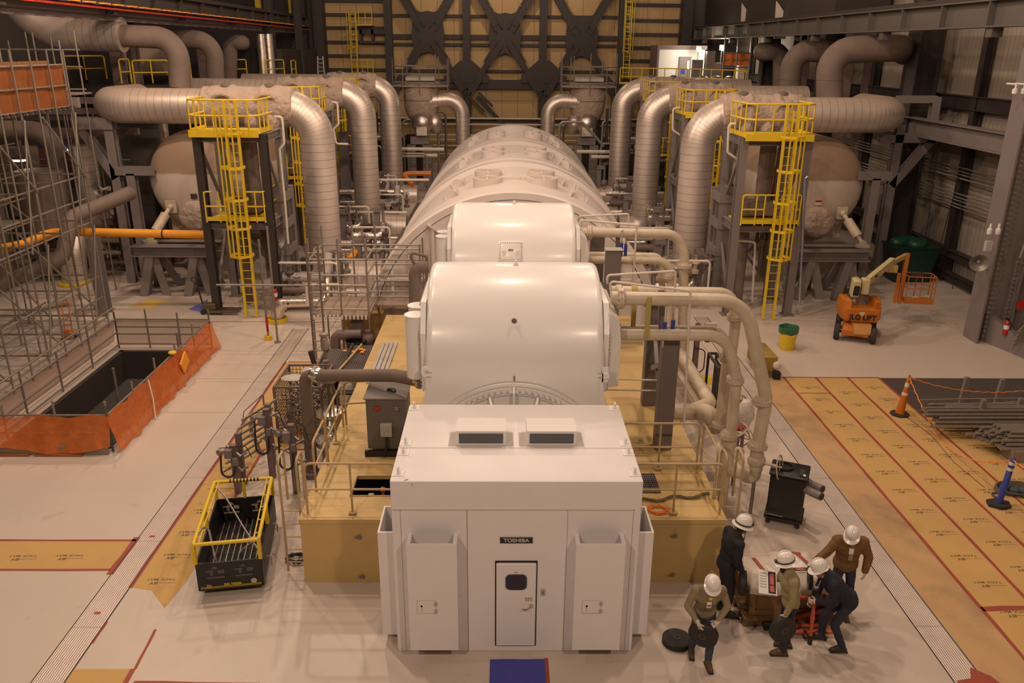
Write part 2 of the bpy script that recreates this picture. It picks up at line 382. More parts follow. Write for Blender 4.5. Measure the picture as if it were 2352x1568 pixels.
f = MB(); a = P(1095, 222, y=YW-.9); b_ = P(1160, 290, y=YW-.9); f.bar(a, b_, .34, .34, up=(0, 1, 0))
for s_ in (-1, 1): f.bar(a+V((.35*s_-.2, -.1, .25*s_+.1)), a.lerp(b_, .42)+V((.35*s_, -.1, .25*s_)), .16, .5, up=(0, 1, 0))
one(f, 'diagonal_strut', STEELD, 'lone slotted diagonal steel strut just above the far end of the turbine hood', 'brace', smooth=False)
# crane runway girders
def runway(s, name, lab, m):
    x = 16.0*s; z0, z1 = 10.25, 11.1
    if s < 0: z0, z1 = 10.95, 11.65
    t = thing(name, lab, 'girder', (x, 40, z0)); f = MB(); f.ibeam((x, 20, (z0+z1)/2), (x, 71.5, (z0+z1)/2), .55, z1-z0, .05); f.build('beam', m, t, False)
    f = MB()
    y = 22
    while y < 71:
        f.bx(x-.26, x+.26, y, y+.05, z0+.05, z1-.05); y += 3.05
        if s < 0: pass
    parts(f, 'web_stiffener', m, t, False); f = MB(); f.bar((x, 20, z1+.09), (x, 71.5, z1+.09), .1, .16); f.build('crane_rail', STEELD, t, False)
    y = 28
    while y < 71:
        f = MB(); f.bx(x-.18, x+.18, y-.18, y+.18, z0-.3, z0); f.build('bracket', m, t, False); y += 8
    return t
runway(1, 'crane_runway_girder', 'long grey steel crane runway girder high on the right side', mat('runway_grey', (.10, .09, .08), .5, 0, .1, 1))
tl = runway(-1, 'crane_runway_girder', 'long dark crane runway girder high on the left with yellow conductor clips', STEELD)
f = MB(); xr = -15.7
f.bar((xr, 24, 10.88), (xr, 71, 10.75), .05, .07); f.build('conductor_bar', mat('red_bar', (.5, .03, .01), .4), tl)
for k in range(34):
    y = 27+k*1.25; f = MB(); f.bx(xr-.12, xr+.12, y, y+.62, 10.98, 11.04); f.build('conductor_clip', mat('orange_clip', (.8, .33, .02), .5) if k == 0 else bpy.data.materials['orange_clip'], tl, False)
f = MB(); f.bx(-16.5, -16.42, 24, 71, 10.5, 11.0); f.bar((-16.4, 22, 10.48), (-16.4, 71, 10.48), .1, .1)
one(f, 'girder_fascia', mat('mauve_grey_sheet', (.17, .13, .135), .7, 0, .1, 1), 'long grey-mauve sheet fascia hanging below the left crane girder', 'panel', smooth=False)
# right wall columns, rails and pipes
k = 0
for y in (26.6, 37.5, 48.5, 59.5):
    x = 17.0 if y < 30 else 18.6; f = MB(); f.ibeam((x, y, 0), (x, y, 20), .85, 1.1, .07, up=(1, 0, 0))
    if y < 30:
        for i in range(46):
            f.rev([(.0, -.03), (.035, -.03), (.035, 0)], (x-.36, y-.47, .3+i*.17), (0, -1, 0), 6); f.rev([(.0, -.03), (.035, -.03), (.035, 0)], (x+.36, y-.47, .3+i*.17), (0, -1, 0), 6)
    struct(f, 'trim_%d' % (12+k), STEEL if y < 30 else STEELD); k += 1
f = MB()
for z in (.35, 1.3, 6.1, 7.5): f.ibeam((19.5, 20, z), (19.5, 72, z), .3, .55 if z > 6 else .32, .04)
for y in (31, 34.5, 41, 44.5, 52, 56, 63, 67): f.ibeam((19.6, y, 0), (19.6, y, 20), .35, .35, .04, up=(1, 0, 0))
struct(f, 'trim_16', STEELD)
f = MB(); f.ibeam((18.2, 22, 6.4), (18.2, 72, 6.4), .5, .75, .05); struct(f, 'trim_17', STEEL)
for i in range(9):
    z = 3.3+i*.14+(.5 if i > 4 else 0); f = MB(); f.cyl((19.3-.04*(i % 2), 27, z), (19.3-.04*(i % 2), 66, z), .035, n=6)
    one(f, 'conduit', GALV, 'thin grey conduits running side by side along the right wall', 'conduit', 'conduits along the right wall')
# ================================================================ front enclosure
X0, X1, YF, YB, ZT = -1.70, 2.21, 11.0, 13.85, 3.23
t = thing('equipment_enclosure', 'large white sheet-metal enclosure with a small door in the foreground', 'enclosure', (.25, 12.4, 0)); ENC = t
f = MB(); f.box(((X0+X1)/2, (YF+YB)/2, ZT/2), (X1-X0, YB-YF, ZT), bev=.012); f.build('housing', BOXW, t)
SEAM = mat('dark_panel_seam', (.34, .29, .25), .8)
f = MB()
def seam(x0, x1, z0, z1): f.bx(x0, x1, YF-.004, YF, z0, z1)
zs = P(1100, 1171, y=YF).z; seam(X0+.02, X1-.1, zs-.004, zs+.004)
for px in (1074,): x = P(px, 1300, y=YF).x; seam(x-.006, x+.006, .02, zs)
x = P(1300, 1300, y=YF).x; seam(x-.003, x+.003, .02, zs)
for x in (X0+.14, X1-.12): seam(x-.003, x+.003, .02, zs)
f.bx(X0+.02, X1-.02, 12.09, 12.1, ZT, ZT+.003); f.build('panel_seam', SEAM, t, False)
# door
d0, d1 = P(1140, 1293, y=YF-.04), P(1228, 1481, y=YF-.04)
f = MB(); f.bx(d0.x-.02, d1.x+.02, YF-.012, YF, d1.z-.03, d0.z+.02); f.build('door_gasket', BLACK, t, False)
f = MB(); w, h = d1.x-d0.x, d0.z-d1.z; f.box(((d0.x+d1.x)/2, YF-.035, (d0.z+d1.z)/2), (w, .05, h), bev=.014); dr = f.build('door', BOXW, t)
def rrect(cx, cz, w, h, r, y, k=5):
    o = []
    for sx, sz, a0 in ((1, 1, 0), (-1, 1, 90), (-1, -1, 180), (1, -1, 270)):
        for i in range(k+1): a = radians(a0+90*i/k); o.append((cx+sx*(w/2-r)+cos(a)*r, y, cz+sz*(h/2-r)+sin(a)*r))
    return o
wc = P(1185.5, 1336, y=YF-.06)
f = MB(); f.prism(rrect(wc.x, wc.z, .345, .29, .08, YF-.075), (0, .015, 0)); f.build('window_rim', mat('blue_grey_rubber', (.04, .045, .08), .5), dr)
f = MB(); f.prism(rrect(wc.x, wc.z, .30, .245, .065, YF-.08), (0, .01, 0)); f.build('window_pane', GLASS, dr)
hc = P(1220, 1392, y=YF-.1); f = MB(); f.box((hc.x, YF-.08, hc.z), (.06, .05, .055), bev=.012); f.tube([(hc.x, YF-.1, hc.z-.01), (hc.x-.06, YF-.13, hc.z-.035), (hc.x-.15, YF-.13, hc.z-.035)], .009, 8); f.build('door_handle', CHROME, dr)
f = MB(); f.bx(hc.x-.10, hc.x+.02, YF-.063, YF-.06, hc.z+.07, hc.z+.125); f.build('notice_plate', LTGREY, dr, False)
f = MB(); f.bx(hc.x-.10, hc.x+.02, YF-.0635, YF-.06, hc.z+.125, hc.z+.14); f.build('notice_strip', mat('amber_label', (.55, .33, .05), .5), dr, False)
f = MB(); f.bx(wc.x-.03, wc.x+.02, YF-.0635, YF-.06, wc.z+.17, wc.z+.195); f.build('small_label', LTGREY, dr, False)
c = P(1186, 1240, y=YF-.02); f = MB(); f.bx(c.x-.255, c.x+.255, YF-.03, YF, c.z-.05, c.z+.05); np_ = f.build('nameplate', BLACK, t, False)
text('TOSHIBA', .088, Matrix.Translation((c.x, YF-.033, c.z)) @ Matrix.Rotation(pi/2, 4, 'X'), mat('silver_lettering', (.45, .42, .42), .4), 'lettering', np_, off=.0028, sx=1.12)
f = MB(); f.bx(c.x-.262, c.x+.262, YF-.022, YF, c.z-.057, c.z+.057); f.build('frame', LTGREY, np_, False)
c = P(1247, 1359, y=YF); f = MB(); f.box((c.x, YF-.01, c.z), (.075, .02, .12), bev=.006); sw = f.build('switch_plate', LTGREY, t); f = MB(); f.bx(c.x-.015, c.x+.015, YF-.028, YF-.018, c.z-.03, c.z+.03); f.build('rocker', mat('switch_brown', (.22, .18, .14), .5), sw, False)
# front air-duct covers
for x0, x1 in ((-1.45, -.67), (1.18, 1.95)):
    f = MB(); yo = 10.7; z0, z1 = .28, 2.29; q = .02
    f.bx(x0, x1, yo, yo+q, z0, z1); f.bx(x0, x0+q, yo+q, YF, z0, z1); f.bx(x1-q, x1, yo+q, YF, z0, z1); f.bx(x0+q, x1-q, yo+q, YF, z0, z0+q)
    for x in (x0+q, x1-q-.04): f.bx(x, x+.04, yo+q, YF, z1-.02, z1-.002)
    f.bx(x0+q+.04, x1-q-.04, yo+q, yo+.035, z1-.02, z1-.002); cv = f.build('duct_cover', BOXW, t, False)
    f = MB(); f.bx(x0-.04, x0, YF-.015, YF, z0, z1+.02); f.bx(x1, x1+.04, YF-.015, YF, z0, z1+.02)
    for i in range(8):
        for x in (x0-.02, x1+.02): f.rev([(.0, .012), (.011, .01), (.011, 0)], (x, YF-.015, .3+i*.27), (0, -1, 0), 6)
    parts(f, 'bolt_flange', BOXW, cv)
    lx = x0+.13; f = MB()
    for a, b_, c_, d in ((lx, lx+.30, 1.0, 1.004), (lx, lx+.004, 1.0, 1.25), (lx, lx+.3, 1.25, 1.252), (lx+.3, lx+.304, 1.0, 1.25)): f.bx(a, b_, yo-.003, yo, c_, d)
    f.build('access_hatch', SEAM, cv, False)
    f = MB()
    for z in (1.045, 1.185): f.bx(lx+.275, lx+.325, yo-.012, yo, z-.03, z+.035); f.cyl((lx+.3, yo-.014, z-.03), (lx+.3, yo-.014, z+.035), .008, n=6)
    parts(f, 'hinge', LTGREY, cv, False)
    f = MB(); f.rev([(.0, -.02), (.018, -.015), (.018, 0)], (lx+.075, yo, 1.14), (0, -1, 0), 10); f.bx(lx+.068, lx+.08, yo-.012, yo, 1.04, 1.13); f.build('key', CHROME, cv)
# side duct covers
for s, xa, xb in ((-1, X0, X0-.27), (1, X1, X1+.27)):
    lo, hi = min(xa, xb), max(xa, xb); f = MB(); q = .03
    f.bx(lo, hi, 11.2, 11.2+q, .18, 2.18); xo = xb if s < 0 else xb-q; f.bx(xo, xo+q, 11.2+q, 12.0-q, .18, 2.18); f.bx(lo, hi, 12.0-q, 12.0, .18, 2.18); f.bx(*((lo+q, hi) if s < 0 else (lo, hi-q)), 11.2+q, 12.0-q, .18, .2)
    cv = f.build('duct_cover', BOXW, t, False); f = MB()
    for i in range(5): f.rev([(0, .012), (.012, .01), (.012, 0)], (xo+(q if s < 0 else 0), 11.35+i*.13, 1.95), (-s, 0, 0), 6)
    parts(f, 'bolt', CHROME, cv)
# roof vents
GRILL = mat('vent_grille_grey', (.22, .22, .24), .5, .4)
for x0, x1 in ((-.74, .09), (.44, 1.27)):
    f = MB(); y0, y1, z0 = 12.18, 12.8, ZT
    f.prism([(x0, y0, z0), (x0, y0, z0+.27), (x0, y0+.22, z0+.30), (x0, y1, z0+.22), (x0, y1, z0)], (x1-x0, 0, 0)); v_ = f.build('roof_vent', WHITE2, t, False)
    f = MB(); f.bx(x0-.13, x1+.13, y0-.02, y1-.12, z0, z0+.004); f.build('base_flange', LTGREY, v_, False)
    f = MB(); f.bx(x0+.05, x1-.05, y0-.004, y0, z0+.055, z0+.225); f.build('dark_opening', BLACK, v_, False)
    f = MB()
    for i in range(34): x = x0+.05+(x1-x0-.1)*i/33; f.bx(x-.004, x+.004, y0-.012, y0-.004, z0+.055, z0+.225)
    for i in range(9): z = z0+.055+.17*i/8; f.bx(x0+.05, x1-.05, y0-.014, y0-.006, z-.003, z+.003)
    f.build('grille', GRILL, v_, False)
# lifting lugs
for x in (-1.6, 2.11):
    for y in (13.68, 12.27, 11.93, 11.24):
        f = MB(); f.bx(x-.1 if x > 0 else x-.09, x+.09 if x > 0 else x+.1, y-.1, y+.11, ZT, ZT+.01)
        pr = [(x-.012, y-.045, ZT), (x-.012, y-.05, ZT+.08)]+[(x-.012, y-.05*cos(a), ZT+.08+.05*sin(a)) for a in (.5, 1, 1.57, 2.1, 2.6)]+[(x-.012, y+.05, ZT+.08), (x-.012, y+.045, ZT)]
        f.prism(pr, (.03, 0, 0)); f.build('lifting_lug', WHITE2, t, False)
f = MB(); f.box((-1.45, 11.03, ZT+.004), (.06, .02, .008), Matrix.Rotation(.5, 3, 'Z')); f.box((-1.36, YF-.003, 3.17), (.012, .006, .03)); parts(f, 'paint_chip', SEAM, t, False)
# ================================================================ generator deck
DX0, DX1, DY0, DY1, DZ = -3.67, 4.17, 12.86, 24.9, 1.38
t = thing('generator_deck', 'long tan painted steel base deck under the white generator', 'platform', (.25, 18, 0)); DECK = t
f = MB(); hx0, hx1, hy0, hy1 = -2.87, -2.0, 13.67, 14.42; gx0, gx1 = 2.75, 3.13
for a, b_, c, d in ((DX0, X0-.01, DY0, hy0), (X1+.01, DX1, DY0, 13.9), (X1+.01, DX1, 13.9, hy1), (hx1, X0-.01, hy0, 13.9), (X0-.01, X1+.01, 13.9, hy1), (hx1, X0-.01, 13.9, hy1), (DX0, DX1, hy1, DY1), (DX0, hx0, hy0, hy1)): f.bx(a, b_, c, d, DZ-.06, DZ)
f.bx(DX0, X0-.01, DY0, DY0+.06, 0, DZ-.06); f.bx(X1+.01, DX1, DY0, DY0+.06, 0, DZ-.06); f.bx(DX0, DX0+.06, DY0+.06, DY1, 0, DZ-.06); f.bx(DX1-.06, DX1, DY0+.06, DY1, 0, DZ-.06); f.bx(DX0, DX1, DY1-.06, DY1, 0, DZ-.06)
f.bx(DX0-.015, X0-.01, DY0-.02, DY0, DZ-.09, DZ-.0); f.bx(X1+.01, DX1+.015, DY0-.02, DY0, DZ-.09, DZ-.0); f.bx(DX0-.015, DX0, DY0, DY1, DZ-.09, DZ); f.build('deck_body', TAN, t, False)
f = MB(); f.bx(hx0-.02, hx0, hy0-.02, hy1, DZ, DZ+.02); f.bx(hx0-.02, hx1, hy0-.02, hy0, DZ, DZ+.02); f.bx(hx0-.02, hx1, hy1, hy1+.02, DZ, DZ+.02); f.build('opening_frame', RAILT, t, False)
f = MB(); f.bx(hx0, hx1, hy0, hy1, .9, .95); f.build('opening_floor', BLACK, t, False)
f = MB(); f.cyl((-2.55, 14.0, .96), (-2.55, 14.05, 1.2), .06); f.cyl((-2.3, 13.9, .96), (-2.3, 13.95, 1.12), .07); parts(f, 'cable_bundle', LTGREY, t)
f = MB(); f.cyl((-2.32, 14.1, .97), (-2.32, 14.1, 1.25), .03); f.sph((-2.32, 14.1, 1.27), .06); f.build('orange_plug', ORNG, t)
f = MB(); f.bx(2.6, gx1, 13.78, 14.52, DZ, DZ+.004); g = f.build('grating_recess', BLACK, t, False)
f = MB()
for i in range(10): y = 13.8+.72*i/9; f.bx(2.6, gx1, y-.008, y+.008, DZ+.004, DZ+.025)
for i in range(14): x = 2.62+.5*i/13; f.bx(x-.004, x+.004, 13.78, 14.52, DZ+.004, DZ+.022)
f.build('grating', STEEL, t, False)
f = MB()
for y in [13.3+1.25*i for i in range(9)]:
    for a, b_ in ((DX0+.05, hx0-.05 if y < 14.4 else -1.8), (2.6 if y < 14.4 else 2.3, DX1-.05)): f.bx(a, b_, y, y+.008, DZ, DZ+.001)
f.build('plate_seam', mat('tan_seam', (.30, .21, .10), .8), t, False)
f = MB()
for px, py in ((825, 1233), (833, 1323), (1551, 1230), (1546, 1319)):
    c = P(px, py, y=DY0-.02); f.box((c.x, DY0-.035, c.z), (.07, .03, .07), bev=.01); f.bx(c.x-.09, c.x+.02, DY0-.04, DY0-.02, c.z-.02, c.z)
parts(f, 'latch', STEEL, t, False)
# ================================================================ generator
t = thing('generator', 'white hydrogen-cooled generator with two barrel-shaped cooler domes', 'generator', (.3, 18, DZ)); GEN = t
cx = .27
f = MB(); f.loft([[V((cx+.05+r*cos(pi*k/40), y, DZ+.01+r*sin(pi*k/40)*1.08)) for k in range(41)] for y, r in ((14.5, 1.9), (14.6, 1.95), (25.2, 1.95))]); f.build('casing', WHITE, t)
f = MB(); f.prism([(cx-1.70, 14.42, 3.62), (cx-1.72, 14.42, 3.3), (cx-1.86, 14.42, 2.6), (cx-1.9, 14.42, DZ), (cx+1.9, 14.42, DZ), (cx+1.86, 14.42, 2.6), (cx+1.72, 14.42, 3.3), (cx+1.70, 14.42, 3.62)], (0, .12, 0)); f.build('end_plate', WHITE, t, False)
f = MB(); f.bx(cx-1.7, cx+1.7, 14.405, 14.42, 3.54, 3.56); f.bx(cx-1.7, cx+1.7, 14.405, 14.42, 3.63, 3.645); f.build('dome_seam', LTGREY, t, False)
# end bell with bolts and ribs
bc = V((.255, 14.38, 1.53)); R0 = 1.93
f = MB(); f.rev([(R0, 0), (R0, .07), (R0-.06, .07), (R0-.07, .03), (R0-.26, .03), (R0-.28, -.05), (.5, -.12), (.0, -.12)], bc, (0, -1, 0), 48, pi, 2*pi); bell = f.build('end_bell', WHITE, t)
f = MB()
for i in range(92):
    a = 2*pi*(i+.5)/92
    if sin(a) > .15: f.rev([(.045, 0), (.045, .05), (.036, .062), (0, .062)], (bc.x+cos(a)*(R0-.165), bc.y-.03, bc.z+sin(a)*(R0-.165)), (0, -1, 0), 10)
parts(f, 'flange_bolt', WHITE, bell)
for a in (25, 42, 58, 74, 90, 106, 122, 138, 155):
    a = radians(a); d = V((cos(a), 0, sin(a))); f = MB(); sd = V((-sin(a), 0, cos(a)))*.022; r1 = R0-(.03 if abs(a-pi/2) < .1 else .24); pr = [bc+d*.7+V((0, .1, 0)), bc+d*.7-V((0, .14, 0)), bc+d*(r1-.15)-V((0, .15, 0)), bc+d*r1-V((0, .05, 0)), bc+d*r1]
    f.prism([p-sd for p in pr], sd*2); f.build('stiffening_rib', WHITE, bell, False)
f = MB(); f.cyl((.26, 14.35, 3.5), (.26, 14.35, 3.6), .012); f.build('small_stud', BROWN, t)
def dome(y0, cxd, first):
    r = 1.73; zc = 3.6; x0, x1 = cxd-1.71, cxd+1.71; prof = []
    vs = []
    for k in range(25): a = pi*k/24; prof.append((-cos(a), sin(a)))
    prof = [(-1, -.42)]+prof+[(1, -.42)]
    f = MB(); rings = []
    for x, rr in ((x0, r-.12), (x0+.02, r-.05), (x0+.07, r-.012), (x0+.14, r), (x1-.14, r), (x1-.07, r-.012), (x1-.02, r-.05), (x1, r-.12)):
        rings.append([V((x, y0+r+a*rr, zc+(b_*rr if b_ > 0 else b_*r))) for a, b_ in prof])
    f.loft(rings); d = f.build('cooler_dome', WHITE, t, ang=40)
    for s in (-1, 1):
        xs = x0 if s < 0 else x1; f = MB()
        pl = [(xs, y0+.25, 3.15), (xs, y0+.22, 4.35), (xs, y0+.5, 4.9), (xs, y0+r+.6, 4.9), (xs, y0+r+.9, 4.4), (xs, y0+r+.9, 3.15)]
        f.prism(pl, (.1*s, 0, 0)); fl = f.build('cover_flange', WHITE, d, False)
        f = MB()
        for i in range(16): f.rev([(.022, -.025), (.022, .035), (0, .035)], (xs+s*.1, y0+.31, 3.2+i*.075), (s, 0, 0), 6)
        for i in range(14): f.rev([(.022, -.025), (.022, .035), (0, .035)], (xs+s*.1, y0+.55+i*.12, 4.84), (s, 0, 0), 6)
        parts(f, 'flange_bolt', LTGREY, fl)
        f = MB()
        if s > 0:
            f.prism([(xs+.1, y0+.32, 3.2), (xs+.36, y0+.42, 3.2), (xs+.36, y0+.42, 4.15), (xs+.3, y0+.42, 4.6), (xs+.1, y0+.32, 4.75)], (0, 2.0, 0)); f.build('water_box', WHITE, d, False)
            f = MB(); f.prism([(xs-.03, y0+.02+.1*j, z) for j, z in ((0, 3.45), (.4, 3.45), (.4, 3.75), (0, 3.75))], (.12, 0, 0)); f.rev([(.06, 0), (.06, .1), (0, .1)], (xs+.05, y0+.05, 3.6), (0, -1, 0), 12); f.build('lifting_lug', WHITE, d)
        else:
            for yy in (y0+.55, y0+1.15): f.cyl((xs-.22, yy, 3.35), (xs-.22, yy, 4.62), .2, n=20); f.cyl((xs-.22, yy, 4.62), (xs-.22, yy, 4.64), .215, n=20)
            f.build('water_box', WHITE, d)
            f = MB(); f.rev([(.11, 0), (.11, .05), (.04, .05), (.04, .02)], (xs+.02, y0+.06, 3.65), (0, -1, 0), 16); f.build('lifting_lug', WHITE, d)
    return d
d1_ = dome(14.4, .27, True); d2_ = dome(21.35, .24+.10, False)
c = P(1181, 737, y=14.66); f = MB(); f.rev([(.05, 0), (.05, .03), (.03, .03), (.03, .07), (0, .07)], (c.x, c.y+.02, c.z), (0, -1, .15), 12); f.build('sight_plug', BROWN, d1_)
for x, y, dd in ((.3, 16.1, d1_), (.37, 23.0, d2_)): f = MB(); f.rev([(.05, -.03), (.05, .05), (.03, .06), (.03, .1), (0, .1)], (x, y, 5.33), (0, 0, 1), 10); f.build('vent_stub', WHITE, dd)
# hatch on rear dome
def domept(y0, px, py):
    best = None
    for k in range(400):
        y = y0+k*.004; p = P(px, py, y=y); dz = (p.y-(y0+1.73))**2+(p.z-3.6)**2-1.73**2
        if dz < 0: best = p; break
    return best
c = domept(21.35, 1173, 577); n_ = V((0, c.y-(21.35+1.73), c.z-3.6)).normalized(); q = Matrix((V((1, 0, 0)), V((1, 0, 0)).cross(-n_)*-1, n_)).transposed()
q = Matrix((V((1, 0, 0)), n_.cross(V((1, 0, 0))), n_)).transposed()
f = MB(); f.box(c, (.66, .56, .05), q, bev=.015); h_ = f.build('bolted_hatch', WHITE, d2_); f = MB()
for i in range(10):
    for u_, v_ in ((-.27+.06*i, .235), (-.27+.06*i, -.235)): f.sph(c+q @ V((u_, v_, .03)), .016, 6, 4)
for i in range(7):
    for u_ in (-.29, .29): f.sph(c+q @ V((u_, -.18+.06*i, .03)), .016, 6, 4)
parts(f, 'hatch_bolt', LTGREY, h_); f = MB(); f.box(c+q @ V((.0, .03, .03)), (.13, .05, .01), q); f.build('rating_label', mat('brown_label', (.30, .17, .08), .5), h_)
f = MB()
for u_ in (-.18, .18): f.box(c+q @ V((u_, -.03, .05)), (.02, .1, .06), q); f.box(c+q @ V((u_, 0, .05)), (.08, .02, .04), q)
parts(f, 'hatch_handle', WHITE, h_, False)
# ================================================================ LP turbine hood
t = thing('turbine_hood', 'huge dusty white half-cylinder turbine hood behind the generator', 'turbine', (.45, 38, 0)); HD = t
def hcx(y): return .10+.0125*y
RH = 5.1
def arch(y0, y1, r0, r1, name, m=HOOD, par=None, n=48, z0=0, thick=0, a0=0):
    rings = []
    for y, r in ((y0, r0), (y1, r1)):
        rings.append([V((hcx(y)+r*cos(pi*k/n), y, r*sin(pi*k/n))) for k in range(n+1)])
    f = MB(); f.loft(rings, closed=False); return f.build(name, m, par or t)
f = MB(); ys = [(26.6, RH-.28), (26.6, RH-.06), (26.68, RH), (27.9, RH), (28.1, RH-.16), (33.6, RH-.16), (33.8, RH), (34.5, RH), (34.6, RH-.05), (34.62, RH-.3), (34.9, RH-.3), (34.92, RH-.05), (35.0, RH), (35.9, RH), (36.1, RH-.16), (41.6, RH-.16), (41.8, RH), (42.6, RH), (42.65, RH-.3), (42.95, RH-.3), (43.0, RH), (43.9, RH), (44.1, RH-.16), (49.6, RH-.16), (49.9, RH), (51, RH), (51, RH-.4)]
f.loft([[V((hcx(y)+r*cos(pi*k/64), y, r*sin(pi*k/64))) for k in range(65)] for y, r in ys], closed=False); f.build('arched_casing', HOOD, t, ang=30)
f = MB(); n = 48; rr = RH-.3; y = 26.63
f.prism([V((hcx(y)+rr*cos(pi*k/n), y, rr*sin(pi*k/n))) for k in range(n+1)], (0, .1, 0)); f.prism([V((hcx(51)+rr*cos(pi*k/n), 50.8, rr*sin(pi*k/n))) for k in range(n+1)], (0, .1, 0)); parts(f, 'end_wall', HOOD, t, False)
f = MB()
for s in (-1, 1):
    xs = hcx(26.7)
    for dx in (2.1, 2.7, 3.5, 4.1): h = math.sqrt(max(.1, rr*rr-dx*dx))-.1; f.bx(xs+s*dx-.05, xs+s*dx+.05, 26.5, 26.76, .9, h)
    f.bx(xs+(2.2 if s > 0 else -4.3), xs+(4.3 if s > 0 else -2.2), 26.45, 26.76, 2.05, 2.15)
    f.bar((xs+s*2.1, 26.6, 3.5), (xs+s*2.9, 26.6, 4.0), .25, .06)
parts(f, 'stiffening_rib', HOOD, t, False)
def disc(c, r, par):
    f = MB(); f.rev([(r, -.6), (r, .06), (r-.04, .07), (r-.05, .03)], c, (0, 0, 1), 32); o = f.build('relief_port', HOOD, par)
    f = MB(); f.rev([(r-.05, .03), (0, .035)], c, (0, 0, 1), 32); f.build('diaphragm', mat('dusty_diaphragm', (.40, .32, .25), .6) if 'dusty_diaphragm' not in bpy.data.materials else bpy.data.materials['dusty_diaphragm'], o)
    f = MB()
    f.bx(c[0]-.035, c[0]+.035, c[1]-r+.03, c[1]+r-.03, c[2]+.03, c[2]+.07); f.bx(c[0]-r+.03, c[0]+r-.03, c[1]-.035, c[1]+.035, c[2]+.03, c[2]+.07)
    f.build('cross_bar', HOOD, o, False)
for y0 in (29.7, 37.9, 45.9):
    for dy in (0, 1.75 if y0 < 30 else 1.7):
        for s in (-1, 1):
            x = hcx(y0)+s*1.02+.04; c = (x, y0+dy, 5.02 if y0 < 30 else 4.98); disc(c, .52 if y0 < 44 else .5, t)
    f = MB()
    for i in range(9): x = hcx(y0)-.45+i*.11; f.rev([(.04, -.2), (.04, .09), (0, .09)], (x, y0+.4, RH-.16), (0, 0, 1), 8)
    for s in (-1, 1):
        for i in range(9): a = radians(90-s*(38+i*2.2)); f.rev([(.04, -.05), (.04, .09), (0, .09)], (hcx(y0)+(RH-.16)*cos(a), y0-.9, (RH-.16)*sin(a)), (cos(a), 0, sin(a)), 6)
    parts(f, 'joint_bolt', HOOD, t)
    for s in (-1, 1):
        for dy, ang in ((-.6, 27), (1.4, 25)):
            a = radians(90-s*ang); c = V((hcx(y0)+(RH-.2)*cos(a), y0+dy, (RH-.2)*sin(a))); d = V((cos(a), 0, sin(a))); e_ = V((d.z, 0, -d.x))
            f = MB(); pr = [c-e_*.3, c+e_*.3, c+e_*.16+d*.3, c+e_*.07+d*.36, c-e_*.07+d*.36, c-e_*.16+d*.3]; f.prism(pr, (0, .08, 0))
            for q in (-.3, .3): f.bar(c+e_*q-V((0, .28, 0))+d*.12, c+e_*q+V((0, .28, 0))+d*.12, .03, .3, up=d)
            f.build('lifting_lug', HOOD, t, False)
f = MB(); f.bx(-5.35, -4.0, 25.9, 27.6, .1, 1.0); f.bx(5.0, 6.0, 26.6, 27.6, .1, 1.0); parts(f, 'pedestal', TAN, t, False); f = MB(); f.bx(-5.2, -4.6, 27.7, 50, 0, .5); f.bx(5.2, 5.9, 27.7, 50, 0, .5); parts(f, 'base_rail', STEELR, t, False)
# ================================================================ deck handrails
def rail(pts, name, lab, m=RAILT, r=.024, h=1.05, mid=.52, posts=None, group=None, foot=True, bend=.12, cat='railing', toe=None):
    pts = [V(p) for p in pts]; t = thing(name, lab, cat, pts[0], group); top = [p+V((0, 0, h)) for p in pts]
    f = MB(); f.tube([pts[0]]+top+[pts[-1]], r, 8, bend=bend, bn=4, caps=True); f.build('top_rail', m, t)
    if mid: f = MB(); f.tube([p+V((0, 0, mid)) for p in pts], r*.85, 6); f.build('mid_rail', m, t)
    if toe: f = MB(); [f.bar(pts[i]+V((0, 0, .06)), pts[i+1]+V((0, 0, .06)), .012, .12) for i in range(len(pts)-1)]; f.build('toe_board', m, t, False)
    for i in range(len(pts)-1):
        L_ = (pts[i+1]-pts[i]).length; k = max(1, round(L_/(posts or 1.3)))
        for j in range(0 if i else 1, k+(0 if i == len(pts)-2 else 0)):
            p = pts[i].lerp(pts[i+1], j/k)
            f = MB(); f.tube([p, p+V((0, 0, h))], r*.9, 6)
            if foot: f.box(p+V((0, 0, .03)), (.14, .1, .05), bev=.01)
            f.build('post', m, t)
    return t
rail([(-3.55, 13.03, DZ), (-1.9, 13.03, DZ)], 'handrail', 'tan handrail along the deck front, left of the white enclosure', posts=.83)
rail([(-3.57, 13.85, DZ), (-3.57, 14.9, DZ), ], 'handrail', 'tan handrail on the left deck edge, nearest sloped run', posts=.9)
rail([(-3.57, 15.0, DZ), (-3.57, 16.7, DZ)], 'handrail', 'tan handrail on the left deck edge, farther run beside the grey cabinet', posts=.85)
rail([(-3.52, 16.8, DZ), (-2.55, 16.95, DZ)], 'handrail', 'tan U-shaped handrail across the left deck behind the grey cabinet', posts=1.1)
rail([(2.35, 13.03, DZ), (4.07, 13.03, DZ)], 'handrail', 'tan handrail along the deck front, right of the white enclosure', posts=.85)
rail([(2.45, 14.72, DZ), (4.02, 14.72, DZ)], 'handrail', 'tan handrail across the right deck, behind the front one', posts=.8)
rail([(4.1, 14.7, DZ), (4.1, 13.6, DZ)], 'handrail', 'tan side handrail on the right deck edge', posts=1.3)
